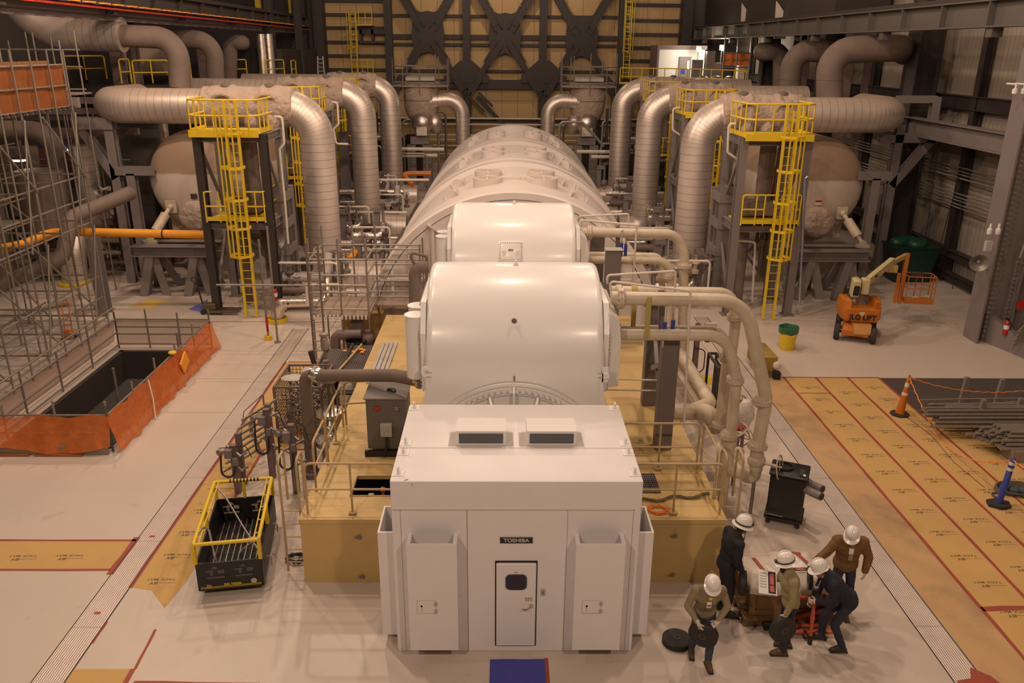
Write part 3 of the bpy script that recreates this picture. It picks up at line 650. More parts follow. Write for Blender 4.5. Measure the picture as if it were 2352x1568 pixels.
def hoopladder(x0, x1, y0, dy, lab):
    t = thing('access_ladder', lab, 'ladder', (x0, y0, 0))
    for x in (x0, x1):
        f = MB(); f.tube([(x, y0, .05), (x, y0, DZ+1.05), (x, y0+dy, DZ+1.05), (x, y0+dy, DZ)], .024, 8, bend=.13, bn=5); f.build('hoop_stringer', RAILT, t)
    f = MB()
    for i in range(5): f.cyl((x0, y0, .25+i*.28), (x1, y0, .25+i*.28), .012, n=6)
    parts(f, 'rung', RAILT, t)
hoopladder(-4.05, -3.72, 13.15, .4, 'tan hooped ladder at the left front corner of the deck'); hoopladder(4.2, 4.5, 13.3, .4, 'tan hooped ladder at the right front corner of the deck')
# grey cabinet
t = thing('junction_cabinet', 'dark grey steel cabinet on the left deck behind the enclosure', 'cabinet', (-2.4, 15.6, DZ)); GP = mat('cabinet_grey', (.13, .115, .105), .5, 0, .1, 3)
f = MB(); f.box((-2.38, 15.75, DZ+.72), (.82, .85, 1.15), bev=.015); f.build('cabinet_body', GP, t)
f = MB(); f.box((-2.38, 15.75, DZ+1.31), (.9, .92, .04), bev=.01); f.build('lid', STEEL, t)
f = MB(); f.sph((-2.30, 15.7, DZ+1.35), (.1, .07, .04), 9, 5); f.sph((-2.24, 15.63, DZ+1.35), (.06, .06, .03), 7, 4); f.build('rag', BLACK, t)
for x in (-2.55, -2.15): f = MB(); f.rev([(.05, 0), (.05, .06), (0, .07)], (x, 15.32, DZ+1.1), (0, -1, 0), 10); f.cyl((x-.1, 15.3, DZ+1.12), (x+.1, 15.3, DZ+1.12), .01); f.build('gauge', RED if x < -2.3 else STEEL, t)
f = MB(); f.box((-2.38, 15.28, DZ+.62), (.24, .1, .3), bev=.01); f.build('control_box', LTGREY, t)
f = MB(); f.tube([(-2.38, 15.25, DZ+.45), (-2.38, 15.22, DZ+.25), (-2.45, 15.25, DZ+.02)], .03, 8, bend=.1); f.build('cable', BLACK, t)
f = MB(); f.bx(-2.85, -1.9, 15.25, 15.32, DZ, DZ+.14); f.build('plinth', BLACK, t, False)
# coil and cable on right deck
f = MB(); c = V((2.95, 13.15, DZ))
pts = [c+V((cos(i*.5)*(.17+.05*sin(i*1.7)), sin(i*.5)*(.13+.04*cos(i*1.3)), .02+.03*random.random())) for i in range(80)]+[c+V((.3, .05, .02)), c+V((.35, -.1, .02)), c+V((.1, -.13, .02))]
f.tube(pts, .008, 5); one(f, 'extension_cord', mat('orange_cable', (.80, .22, .03), .5), 'coiled orange extension cord on the tan deck right of the enclosure', 'cord')
f = MB(); pts = [V((2.5+i*.12, 13.4+.06*sin(i*1.1)+.02*i, DZ+.02+.02*abs(sin(i*.7)))) for i in range(14)]; f.tube(pts, .014, 5); f.tube([p+V((0, .04, .01)) for p in pts], .01, 5)
one(f, 'cable_tie_down', mat('dark_rope', (.08, .07, .04), .8), 'dark knotted cable lying across the right front of the tan deck', 'cable')
# ================================================================ cooling water pipes, right of the domes
def flange(c, ax, r, par, m=CREAM, n=24, bolts=12, th=.05, k=1.55, name='flange'):
    ax = V(ax).normalized(); f = MB(); f.rev([(r, -.12), (r*1.12, -th), (r*k, -th), (r*k, -.006), (r*k*.96, 0), (r*k, .006), (r*k, th), (r*1.12, th), (r, .12)], c, ax, n)
    o = f.build(name, m, par); f = MB(); x = ax.orthogonal().normalized(); y = ax.cross(x)
    for i in range(bolts):
        a = 2*pi*i/bolts; q = V(c)+(x*cos(a)+y*sin(a))*r*(k*.87); f.cyl(q-ax*(th+.025), q+ax*(th+.025), .012, n=6)
    f.build('bolt_ring', CHROME if m is not CREAM else m, o); return o
def wheel(c, ax, R, par, m=CREAM, t=.014):
    ax = V(ax).normalized(); x = ax.orthogonal().normalized(); y = ax.cross(x); c = V(c); f = MB()
    f.tube([c+(x*cos(a)+y*sin(a))*R for a in [2*pi*i/24 for i in range(25)]], t, 6, caps=False)
    for i in range(4): a = pi*i/2+.4; f.cyl(c, c+(x*cos(a)+y*sin(a))*R, t*.7, n=5)
    f.cyl(c-ax*.14, c+ax*.05, t*1.4, n=8); return f.build('handwheel', m, par)
def cream(pxs, y, r, lab, fl=(), bend=.5, grp=None, name='cooling_water_pipe'):
    pts = [P(a, b, y=(y if len(q) == 0 else q[0])) for a, b, *q in pxs]; t = thing(name, lab, 'pipe', pts[-1], grp); f = MB(); f.tube(pts, r, 20, bend=bend, bn=9)
    f.build('pipe_run', CREAM, t, ang=50)
    for px, py, ax, *q in fl: flange(P(px, py, y=q[0] if q else y), ax, r, t)
    return t
Z_ = (0, 0, 1); X_ = (1, 0, 0)
A = cream([(1404, 684), (1712, 690), (1760, 915), (1737, 1045)], 15.3, .135, 'outermost cream cooling pipe from the front dome bending down to the large handwheel valve', [(1425, 685, X_), (1750, 920, Z_), (1740, 1022, Z_)], .75)
B = cream([(1402, 668), (1683, 672), (1690, 735), (1660, 975)], 16.9, .115, 'upper rear cream cooling pipe of the front dome with a reducer', [(1420, 672, X_), (1688, 728, Z_), (1653, 975, Z_)], .4)
Cc = cream([(1400, 768), (1668, 770), (1692, 868), (1670, 1080), (1712, 1090)], 15.3, .115, 'lower front cream cooling pipe bending down beside the tan deck', [(1418, 768, X_), (1689, 872, Z_), (1674, 1000, Z_)], .55)
D_ = cream([(1400, 755), (1648, 758), (1672, 790), (1650, 985)], 16.9, .1, 'lower rear cream cooling pipe just behind the grey box column', [(1412, 752, X_), (1668, 820, Z_)], .35)
E_ = cream([(1322, 533), (1552, 537), (1572, 580), (1565, 860)], 22.6, .135, 'upper cream cooling pipe from the rear dome with a right angle bend', [(1353, 535, X_), (1572, 610, Z_)], .55)
F_ = cream([(1322, 596), (1522, 598), (1543, 622), (1532, 780)], 22.4, .115, 'lower cream cooling pipe from the rear dome', [(1350, 596, X_), (1536, 634, Z_)], .4)
G_ = cream([(1330, 585), (1512, 588), (1522, 612), (1518, 760)], 23.4, .1, 'thin cream cooling pipe tucked behind the lower rear dome pipe', [(1518, 640, Z_)], .3)
# big low white pipes on the floor
t = thing('cooling_header', 'thick white zigzag header pipe low on the floor right of the grey box columns', 'pipe', (5, 18, 0)); f = MB()
f.tube([P(1556, 800, z=1.0), P(1632, 925, z=.9), P(1548, 960, z=.9)], .17, 18, bend=.25, bn=6); f.build('pipe_run', CREAM, t, ang=50)
t = thing('cooling_header', 'short horizontal white header pipe ending at a flange, under the zigzag one', 'pipe', P(1600, 950, z=0)); f = MB()
f.tube([P(1548, 945, y=17.3), P(1628, 945, y=17.3), P(1650, 985, y=17.3)], .2, 18, bend=.3); f.build('pipe_run', CREAM, t, ang=50); flange(P(1642, 962, y=17.3), (1, 0, -1), .2, t)
t = thing('cooling_header', 'slimmer white pipe running diagonally beside the zigzag header', 'pipe', P(1590, 900, z=0)); f = MB(); f.tube([P(1556, 850, z=.6), P(1612, 935, z=.6)], .11, 14); f.build('pipe_run', CREAM, t)
# tail pieces and valves
c = P(1738, 1058, y=15.3)
t = thing('gate_valve', 'cream gate valve with the largest handwheel, above the black wheeled unit', 'valve', (c.x, c.y, 0)); f = MB(); f.cyl(c-V((0, 0, .2)), c+V((0, 0, .18)), .14); f.sph(c, (.2, .17, .17), 14, 8); f.build('valve_body', CREAM, t)
f = MB(); f.cyl(c, c+V((.36, -.25, 0)), .035, n=8); f.build('stem', CREAM, t); wheel(c+V((.40, -.28, 0)), (1, -.6, .2), .26, t)
f = MB(); f.tube([c-V((0, 0, .15)), c+V((0, .02, -.5)), P(1690, 1080, y=15.4), P(1697, 1035, y=16.0)], .125, 16, bend=.25, bn=6); f.build('u_bend', CREAM, t, ang=50); f = MB(); f.cyl((c.x, c.y, 0), (c.x, c.y, c.z-.4), .04, n=8); f.build('support_stand', STEEL, t)
c = P(1674, 1012, y=15.35)
t = thing('butterfly_valve', 'cream butterfly valve between flanges with a spoked handwheel behind', 'valve', (c.x, c.y, 0)); f = MB(); f.cyl(c-V((0, 0, .1)), c+V((0, 0, .06)), .17); f.build('valve_body', CREAM, t); f = MB(); f.cyl(c, c+V((.42, .3, .05)), .03, n=8); f.build('stem', CREAM, t); wheel(c+V((.45, .33, .08)), (1, .4, .6), .22, t)
f = MB(); f.cyl((c.x, c.y, 0), (c.x, c.y, c.z-.1), .11, n=12); f.build('riser', CREAM, t)
for px, py, yy, lab, R in ((1703, 920, 17.4, 'small dark handwheel valve beside the white wrapped cable bundle', .12), (1701, 1003, 16.3, 'rusty handwheel valve between the two tall cream risers', .2)):
    c = P(px, py, y=yy); t = thing('drain_valve', lab, 'valve', (c.x, c.y, 0)); wheel(c, (0, -1, .5), R, t, STEELR); f = MB(); f.cyl(c-V((0, 0, 0)), c+V((0, .2, -.1)), .03); f.cyl((c.x, c.y+.2, 0), (c.x, c.y+.2, c.z), .035); f.build('valve_body', STEELR, t)
# thin vent lines
def line(pts, r, m, name, lab, cat, bend=.06, grp=None, n=8):
    f = MB(); f.tube(pts, r, n, bend=bend, bn=4); return one(f, name, m, lab, cat, grp)
VENTW = mat('white_vent_line', (.66, .60, .52), .45, 0, .05, 4)
line([P(1395, 652, y=16.3), P(1395, 632, y=16.3), P(1552, 622, y=16.3), P(1549, 700, y=16.3)], .025, VENTW, 'vent_line', 'thin white vent line over the front dome pipes, rear one of two', 'pipe')
line([P(1402, 664, y=15.2), P(1402, 646, y=15.2), P(1586, 668, y=15.2), P(1571, 980, y=15.2)], .025, VENTW, 'vent_line', 'thin white vent line dropping long past the front grey box column', 'pipe')
line([P(1329, 510, y=23.2), P(1329, 497, y=23.2), P(1444, 491, y=23.2), P(1442, 540, y=23.2)], .03, VENTW, 'vent_line', 'thin white vent line over the rear dome pipes, rear one of two', 'pipe')
line([P(1333, 520, y=22.2), P(1333, 505, y=22.2), P(1463, 517, y=22.2), P(1450, 690, y=22.2)], .03, VENTW, 'vent_line', 'thin white vent line over the rear dome pipes, front one of two', 'pipe')
for px, py, yy in ((1395, 656, 16.3), (1403, 670, 15.2), (1329, 512, 23.2), (1333, 522, 22.2)):
    pass
f = MB(); f.tube([P(1384, 790, y=16), P(1384, 872, y=16), P(1388, 895, y=16), P(1520, 897, y=16)], .018, 6, bend=.05); f.tube([P(1388, 870, y=16), P(1515, 873, y=16)], .018, 6)
one(f, 'vent_line', CREAM, 'pair of thin horizontal lines crossing the right deck to the grey column', 'pipe')
# grey box columns (pipe supports) on the deck
GB = mat('box_column_grey', (.155, .13, .125), .55, 0, .08, 2)
def boxcol(x, y, z1, w, lab, z0=DZ, d=.3):
    t = thing('support_column', lab, 'column', (x, y, z0)); f = MB(); f.box((x, y, (z0+z1)/2), (w, d, z1-z0), bev=.02); f.build('box_section', GB, t)
    f = MB(); f.bx(x-w/2-.03, x+w/2+.03, y-d/2-.03, y+d/2+.03, z1, z1+.015); f.build('cap_plate', LTGREY, t, False); return t
boxcol(3.5, 15.72, 4.02, .36, 'nearest tall grey box column standing on the right of the deck')
t = boxcol(3.62, 18.0, 4.25, .4, 'second grey box column with a bolted brace behind the nearest one')
f = MB(); f.bar((3.45, 16.0, 3.2), (3.6, 17.8, 2.4), .1, .12); f.bar((3.45, 16.0, 2.2), (3.6, 17.8, 3.2), .08, .08); f.build('brace', STEEL, t, False)
boxcol(3.1, 21.85, 4.3, .42, 'grey box column under the rear dome pipes, nearest of that pair')
boxcol(2.9, 24.0, 4.45, .42, 'grey box column under the rear dome pipes, farther of that pair')
for px, py, yy, lab in ((1526, 755, 15.6, 'blue hydraulic snubber strut at the top of the nearest grey box column'), (1545, 750, 15.9, 'blue hydraulic snubber strut just right of the nearest grey box column'), (1427, 570, 22.4, 'blue snubber strut left of the rear grey box column'), (1437, 572, 22.6, 'blue snubber strut right of the rear grey box column')):
    c = P(px, py, y=yy); t = thing('snubber', lab, 'strut', c); f = MB(); f.cyl(c-V((0, 0, .25)), c+V((0, 0, .15)), .045, n=12); f.build('cylinder', BLUE, t); f = MB(); f.cyl(c+V((0, 0, .15)), c+V((0, 0, .5)), .02, n=8); f.sph(c+V((0, 0, .5)), .04); f.cyl(c-V((0, 0, .25)), c-V((0, 0, .4)), .03); f.build('rod', CHROME, t)
for px, py0, py1, yy, lab in ((1519, 665, 770, 15.9, 'slim flat steel hanger post crossing the front cooling pipes'), (1419, 517, 590, 22.8, 'slim flat steel hanger post crossing the rear cooling pipes')):
    f = MB(); f.bar(P(px, py1+20, y=yy), P(px, py0, y=yy), .07, .12); one(f, 'pipe_hanger', STEEL, lab, 'bracket', smooth=False)
for px, py, lab in ((600, 0, ''),):
    pass
for px, lab in ((1488, 'front of the two yellow webbing slings around the upper front pipes'), (1456, 'rear of the two yellow webbing slings around the upper front pipes')):
    c = P(px, 688 if px > 1460 else 670, y=15.3 if px > 1460 else 16.9); f = MB(); f.rev([(.145, -.06), (.145, .06)], c, (1, 0, 0), 20); f.bx(c.x-.05, c.x+.05, c.y-.15, c.y-.14, c.z-.75, c.z); one(f, 'webbing_sling', mat('faded_yellow_webbing', (.42, .33, .10), .8) if 'faded_yellow_webbing' not in bpy.data.materials else bpy.data.materials['faded_yellow_webbing'], lab, 'strap')
# frames and small items right of deck
t = thing('instrument_stand', 'tall dark steel instrument post with hanging cable loops right of the deck', 'stand', P(1592, 880, z=0)); b0 = P(1592, 880, z=0); f = MB(); f.ibeam(b0, b0+V((0, 0, 1.9)), .14, .16, .02); f.build('post', STEELR, t, False)
f = MB(); f.tube([b0+V((.05, -.1, 1.7)), b0+V((.3, -.1, 1.2)), b0+V((.5, -.1, 1.7)), b0+V((.5, -.05, 1.9))], .02, 6, bend=.15); f.tube([b0+V((-.1, -.1, 1.2)), b0+V((.25, -.1, 1.1)), b0+V((.25, -.1, .5)), b0+V((0, -.1, .3))], .018, 6, bend=.15); f.build('cable_loop', RUB, t)
f = MB(); f.box(b0+V((.35, -.05, 1.9)), (.35, .12, .08)); f.box(b0+V((.1, -.08, 1.75)), (.16, .1, .16)); f.build('transmitter', LTGREY, t, False)
b0 = P(1640, 975, z=0)
t = thing('equipment_stand', 'narrow black open steel frame standing between the deck and the cream risers', 'frame', b0); f = MB()
for a, b_ in (((0, 0, 0), (0, 0, 1.6)), ((0, 1.2, 0), (0, 1.2, 1.6)), ((0, 0, 1.6), (0, 1.2, 1.6)), ((.22, 0, 0), (.22, 0, 1.6)), ((.22, 0, 1.6), (.22, 1.2, 1.6)), ((.22, 1.2, 0), (.22, 1.2, 1.6)), ((0, 0, 1.6), (.22, 0, 1.6)), ((0, 1.2, 1.6), (.22, 1.2, 1.6))): f.bar(b0+V(a), b0+V(b_), .06, .06)
f.bx(b0.x+.18, b0.x+.2, b0.y, b0.y+1.2, .4, 1.5); f.build('frame', STEELD, t, False)
f = MB(); a = P(1606, 862); f.prism([P(1606, 862), P(1636, 862), P(1628, 895), P(1618, 893)], (0, 0, .004)); one(f, 'floor_marking', YEL, 'bright yellow painted floor patch beside the white zigzag header', 'marking', smooth=False)
b0 = P(1770, 868)
t = thing('tool_box', 'yellow steel box with two white round knobs on its front, right of the cream pipes', 'box', (b0.x, b0.y, 0)); YD = mat('dirty_yellow_paint', (.34, .23, .03), .6, 0, .12, 4, c2=(.24, .17, .06))
f = MB(); f.box(b0+V((-.1, .7, .42)), (.55, 1.3, .5), bev=.02); f.build('box_body', YD, t)
for x in (-.35, .15): f = MB(); f.rev([(.13, 0), (.14, .04), (.1, .08), (.03, .09)], b0+V((x, .02, .42)), (0, -1, 0), 18); f.build('reel', VENTW, t); f = MB(); f.box(b0+V((x, -.05, .12)), (.2, .2, .22)); f.build('foot', BLACK, t, False)
c = P(1712, 950, y=17.2)
f = MB(); f.sph(c, (.2, .16, .38), 14, 10)
o = one(f, 'wrapped_bundle', mat('clear_plastic_wrap', (.68, .62, .56), .25, 0, .2, 14, 1.0), 'crumpled white plastic-wrapped bundle between the two tall cream risers', 'bundle'); dm = o.modifiers.new('d', 'DISPLACE'); tx = bpy.data.textures.new('cr', 'CLOUDS'); tx.noise_scale = .12; dm.texture = tx; dm.strength = .1
t = thing('drain_fitting', 'small red capped fitting on a dark stand below the white wrapped bundle', 'fitting', (c.x, c.y, 0)); f = MB(); f.cyl((c.x, c.y, 0), (c.x, c.y, c.z-.3), .04); f.build('stand', STEELR, t); f = MB(); f.box((c.x-.12, c.y-.15, c.z-.3), (.2, .12, .1)); f.build('red_cap', RED, t)
# black wheeled air unit
b0 = P(1778, 1150)
t = thing('air_scrubber', 'black wheeled portable air unit with two grey hose spigots, right of the deck', 'machine', (6.15, 15.2, 0)); BLK = mat('black_plastic_case', (.018, .017, .015), .38, 0, .2, 5)
R_ = Matrix.Rotation(radians(-24), 3, 'Z'); c0 = V((6.1, 15.05, 0))
f = MB(); f.box(c0+V((0, 0, .68)), (.72, .62, .98), R_, .03); f.build('case', BLK, t); f = MB(); f.box(c0+V((0, 0, 1.19)), (.78, .68, .05), R_, .015); f.box(c0+V((0, 0, .17)), (.78, .68, .06), R_, .015); parts(f, 'rim', BLACK, t)
f = MB(); f.rev([(.19, 0), (.19, .05), (.16, .05), (.15, .0), (0, 0)], c0+R_ @ V((-.12, .05, 1.21)), (0, 0, 1), 28); f.build('fan_outlet', BLACK, t)
f = MB(); f.box(c0+R_ @ V((.25, -.1, 1.23)), (.1, .28, .02), R_); f.build('control_panel', STEELD, t, False); f = MB(); f.box(c0+R_ @ V((.3, -.22, 1.245)), (.05, .08, .006), R_); f.build('label', WHITE2, t, False)
GH = mat('grey_flex_spigot', (.20, .17, .16), .6, 0, .1, 8)
for yy in (-.17, .15):
    f = MB(); a = c0+R_ @ V((.34, yy-.05, .95)); f.tube([a, a+R_ @ V((.14, -.1, .0)), a+R_ @ V((.34, -.26, .03))], .085, 16, bend=.08, caps=True); f.build('hose_spigot', GH, t); f = MB(); e = a+R_ @ V((.345, -.264, .03)); f.cyl(e, e+R_ @ V((.006, -.004, 0)), .07, n=16); f.build('spigot_mouth', BLACK, t)
f = MB()
for a in (-.3, .3):
    for b_ in (-.26, .26): f.rev([(.0, -.025), (.05, -.025), (.05, .025), (0, .025)], c0+R_ @ V((a, b_, .05)), R_ @ V((0, 1, 0)), 12); f.box(c0+R_ @ V((a, b_, .12)), (.06, .06, .06), R_)
parts(f, 'castor', RUB, t)
f = MB(); f.tube([c0+R_ @ V((-.34, -.33, .3)), c0+R_ @ V((-.34, -.42, .3)), c0+R_ @ V((.0, -.42, .3))], .015, 6); f.build('handle', STEEL, t)
# ================================================================ left of the deck
def lag(pts, r, m, name, lab, cat='pipe', bend=1.0, n=28, bn=10, ve=4.5, par=None, ang=45):
    f = MB(); f.tube(pts, r, n, bend=bend, bn=bn, ve=ve); o = f.build(name, m, par, ang=ang)
    if par is None: tag(o, lab, cat)
    return o
b0 = V((-4.42, 16.9, 0))
t = thing('vent_pipe', 'thick grey-brown pipe rising beside the left deck and crossing to the generator dome', 'pipe', b0)
f = MB(); f.tube([b0, P(700, 862, y=16.9), P(905, 862, y=15.6), P(978, 876, y=14.9)], .135, 18, bend=.22, bn=7); f.build('pipe_run', BROWN, t, ang=50)
for px, py, yy, ax in ((725, 858, 16.7, (1, -.2, 0)), (967, 872, 15.0, (1, -.5, -.15))): flange(P(px, py, y=yy), ax, .135, t, CHROME, k=1.4, th=.03)
f = MB(); f.rev([(.2, 0), (.2, .12), (.14, .14), (.14, .5)], b0, (0, 0, 1), 16); f.build('pipe_base', STEELR, t)
b0 = P(973, 735, z=DZ)
t = thing('vent_pipe', 'brown bent vent pipe with a cranked top left of the rear dome', 'pipe', b0); yy = 20.5
f = MB(); f.tube([P(953, 735, y=yy), P(953, 615, y=yy), P(985, 612, y=yy)], .16, 16, bend=.25); f.build('pipe_run', BROWN, t, ang=50)
f = MB(); f.tube([P(955, 612, y=yy), P(943, 590, y=yy), P(948, 580, y=yy), P(980, 588, y=yy), P(980, 660, y=yy)], .04, 8, bend=.05); f.build('crank', BROWN, t)
# gate valve left
def gatevalve(c, lab, s=1.0):
    t = thing('gate_valve', lab, 'valve', (c.x, c.y, 0)); f = MB()
    f.rev([(.22*s, 0), (.27*s, .03), (.27*s, .1*s), (.13*s, .14*s), (.12*s, .34*s), (.2*s, .38*s), (.26*s, .5*s), (.2*s, .62*s), (.3*s, .66*s), (.3*s, .74*s), (.1*s, .78*s)], (c.x, c.y, .3), (0, 0, 1), 24); f.build('valve_body', CHROME, t)
    f = MB()
    for a in (0, pi): f.tube([(c.x+cos(a)*.16*s, c.y+sin(a)*.16*s, .3+.78*s), (c.x+cos(a)*.17*s, c.y, .3+1.1*s), (c.x+cos(a)*.06*s, c.y, .3+1.35*s)], .025*s, 6, bend=.1)
    f.cyl((c.x, c.y, .3+.7*s), (c.x, c.y, .3+1.65*s), .03*s, n=8); f.build('yoke', STEELR, t)
    f = MB(); f.rev([(.05, 0), (.2*s, .04), (.2*s, .1*s), (.07, .16*s), (.07, .22*s), (0, .23*s)], (c.x, c.y, .3+1.4*s), (0, 0, 1), 18); f.build('gearbox', GALV, t)
    wheel(V((c.x-.36*s, c.y-.03, .3+1.5*s)), (1, .1, .05), .17*s, t, GALV); f = MB(); f.cyl((c.x, c.y, 0), (c.x, c.y, .32), .12); f.build('base', STEELR, t)
gatevalve(V((-4.15, 18.05, 0)), 'upright grey gate valve with side handwheel behind the left deck railing', 1.15)
c = V((-4.2, 16.85, 0)); t = thing('check_valve', 'squat round flanged valve cover with an eye bolt beside the thick vent pipe', 'valve', (-3.95, 17.2, 0)); c = V((-3.98, 17.1, 0))
f = MB(); f.rev([(.22, 0), (.22, .7), (.34, .74), (.34, .84), (.32, .86), (.0, .87)], c, (0, 0, 1), 28); f.build('valve_body', GALV, t); f = MB()
for i in range(12): a = i*pi/6; f.rev([(.025, 0), (.025, .05), (0, .05)], c+V((cos(a)*.28, sin(a)*.28, .86)), (0, 0, 1), 6)
f.tube([c+V((-.06, 0, .86)), c+V((-.06, 0, .95)), c+V((.06, 0, .95)), c+V((.06, 0, .86))], .018, 6, bend=.05); f.build('cover_bolts', CHROME, t)
f = MB(); f.tube([c+V((.05, -.25, .55)), c+V((.2, -.6, .4))], .13, 14); f.build('side_nozzle', GALV, t)
# instrument racks
def rackpost(px, py, h, lab, arms=4):
    b0 = P(px, py); t = thing('instrument_rack', lab, 'rack', (b0.x, b0.y, 0)); f = MB(); f.bar(b0, b0+V((0, 0, h)), .13, .13, up=(0, 1, 0)); f.build('post', STEELR, t, False)
    f = MB()
    for i in range(arms): z = h*(.35+.6*i/arms); s_ = -1 if i % 2 else 1; f.bar(b0+V((-.18*s_, -.1, z)), b0+V((.22*s_, .2, z+.12)), .04, .04)
    parts(f, 'strut_arm', GALV, t, False)
    f = MB(); f.box(b0+V((-.08, -.1, h*.86)), (.16, .14, .2)); f.rev([(.07, 0), (.07, .06), (0, .065)], b0+V((-.25, -.12, h*.9)), (-.5, -1, 0), 12); f.box(b0+V((.05, -.12, h*.7)), (.1, .1, .16)); f.build('instrument', STEEL, t)
    f = MB(); f.tube([b0+V((-.25, -.12, h*.88)), b0+V((-.28, -.14, h*.4)), b0+V((0, -.14, h*.38)), b0+V((.02, -.08, h*.6))], .022, 6, bend=.18); f.tube([b0+V((-.3, -.06, h*.95)), b0+V((.3, -.06, h)), b0+V((.35, .1, h*.7))], .01, 5, bend=.06); f.build('hose', RUB, t); return t
rackpost(627, 1095, 1.75, 'instrument post with gauges and a looped black hose, behind the yellow basket', 5)
rackpost(682, 1130, 1.7, 'dark steel instrument post nearest the deck ladder hoops', 4)
rackpost(548, 1130, 1.2, 'stubby post carrying stacked strut channels behind the yellow basket, left side', 4)
b0 = P(560, 1110); t = thing('strut_rack', 'leaning rack of parallel galvanised strut channels behind the yellow basket', 'rack', (b0.x, b0.y, 0)); f = MB()
for i in range(7): a = b0+V((-.45+.06*i, .1*i, .3+.17*i)); f.bar(a, a+V((.55, .95, .1)), .05, .05)
parts(f, 'strut_channel', GALV, t, False); f = MB(); f.bar(b0, b0+V((0, 0, 1.3)), .12, .12); f.bar(b0+V((.45, .9, 0)), b0+V((.45, .9, 1.6)), .12, .12); parts(f, 'post', STEELR, t, False)
b0 = P(598, 1040); e0 = P(672, 1060); f = MB(); f.tube([b0, P(565, 960, y=b0.y), P(640, 945, y=b0.y), P(668, 1000, y=b0.y), P(672, 1060, y=b0.y)], .05, 10, bend=.35, bn=8); one(f, 'conduit_hoop', GALV, 'thick grey conduit hoop arching over the instrument posts', 'conduit')
f = MB(); p0 = P(604, 905, y=b0.y+.1); f.tube([P(612, 1000, y=b0.y+.1), p0], .022, 6); f.tube([p0, P(560, 945, y=b0.y), P(552, 1010, y=b0.y)], .012, 6, bend=.1); one(f, 'antenna_mast', STEEL, 'thin mast with a drooping wire rising above the conduit hoop', 'pole')
# wire mesh cage of fittings
MESHM = mat('rusty_wire_mesh', (.17, .13, .10), .6, .3, .3, 8)
b0 = V((-5.62, 18.55, 0)); t = thing('mesh_stillage', 'tall rusty wire mesh cage heaped with scaffold fittings, left of the deck', 'cage', b0); w, d, h = 1.15, 1.5, 1.55
f = MB()
for x in (0, w):
    for y in (0, d): f.bar(b0+V((x, y, 0)), b0+V((x, y, h)), .06, .06)
for z in (.1, h):
    for y in (0, d): f.bar(b0+V((0, y, z)), b0+V((w, y, z)), .05, .05)
    for x in (0, w): f.bar(b0+V((x, 0, z)), b0+V((x, d, z)), .05, .05)
f.build('frame', STEELR, t, False); f = MB()
for k in range(15): z = .12+k*(h-.14)/14; [f.bar(b0+V((0, y, z)), b0+V((w, y, z)), .012) for y in (0, d)]; [f.bar(b0+V((x, 0, z)), b0+V((x, d, z)), .012) for x in (0, w)]
for k in range(13): x = w*k/12; [f.bar(b0+V((x, y, .1)), b0+V((x, y, h)), .012) for y in (0, d)]
for k in range(15): y = d*k/14; [f.bar(b0+V((x, y, .1)), b0+V((x, y, h)), .012) for x in (0, w)]
f.build('wire_mesh', MESHM, t, False)
f = MB(); rnd = random.Random(3)
for k in range(420):
    c = b0+V((rnd.uniform(.08, w-.08), rnd.uniform(.08, d-.08), rnd.uniform(.15, h+.02)*rnd.uniform(.8, 1))); a = V((rnd.uniform(-1, 1), rnd.uniform(-1, 1), rnd.uniform(-.5, .5))).normalized()
    if k % 3: f.cyl(c-a*.05, c+a*.05, .022, n=5)
    else: f.box(c, (.07, .05, .04), Matrix.Rotation(rnd.uniform(0, 6), 3, a))
tag(f.build('fittings', GALV, t, False), kind='stuff')
f = MB(); f.sph(b0+V((.35, .5, h+.05)), (.3, .22, .06), 14, 6); f.sph(b0+V((.7, 1.0, h+.06)), (.25, .2, .07), 14, 6); parts(f, 'sack', LTGREY, t)
# grated steps
for i, (px, py, z, lab) in enumerate((((0), (0), 1.25, 'left dark grated platform step behind the mesh cage'), (0, 0, 1.35, 'right dark grated platform step against the tan deck'))):
    x0 = -5.15+i*.75; b0 = V((x0, 20.1, 0)); t = thing('grated_platform', lab, 'platform', b0); f = MB(); w, L_ = .68, 2.6; z = 1.0+.12*i
    f.bar(b0+V((0, 0, z-.1)), b0+V((0, L_, z+.0)), .05, .2); f.bar(b0+V((w, 0, z-.1)), b0+V((w, L_, z+.0)), .05, .2)
    for y in (0.05, L_-.05): [f.bar(b0+V((x, y, 0)), b0+V((x, y, z)), .06, .06) for x in (0, w)]
    f.build('frame', STEELD, t, False); f = MB()
    for k in range(34): y = k*L_/33; f.bx(b0.x, b0.x+w, b0.y+y-.006, b0.y+y+.006, z-.02, z+.02)
    for k in range(12): x = k*w/11; f.bx(b0.x+x-.005, b0.x+x+.005, b0.y, b0.y+L_, z-.02, z+.015)
    f.build('grating', STEEL, t, False)
    f = MB()
    for k in range(2): f.bx(b0.x, b0.x+w, b0.y-.3-.3*k, b0.y-.05-.3*k, z-.32-.3*k, z-.28-.3*k)
    parts(f, 'tread', STEELD, t, False)
c = P(745, 790, y=20.6); t = thing('relief_valve', 'slender upright relief valve standing on the left grated step', 'valve', (c.x, c.y, 1.0)); f = MB(); f.rev([(.03, 0), (.03, .35), (.08, .38), (.08, .43), (.04, .45), (.04, .7), (.1, .75), (.1, 1.05), (.07, 1.1), (.12, 1.13), (.12, 1.2), (0, 1.22)], (c.x, c.y, 1.05), (0, 0, 1), 16); f.build('valve_body', GALV, t)
f = MB(); a = P(722, 835, y=20.3); f.tube([(a.x, a.y, 0), a, P(713, 806, y=20.3)], .07, 10); one(f, 'pipe_stub', STEELD, 'short dark angled pipe stub left of the grated steps', 'pipe')
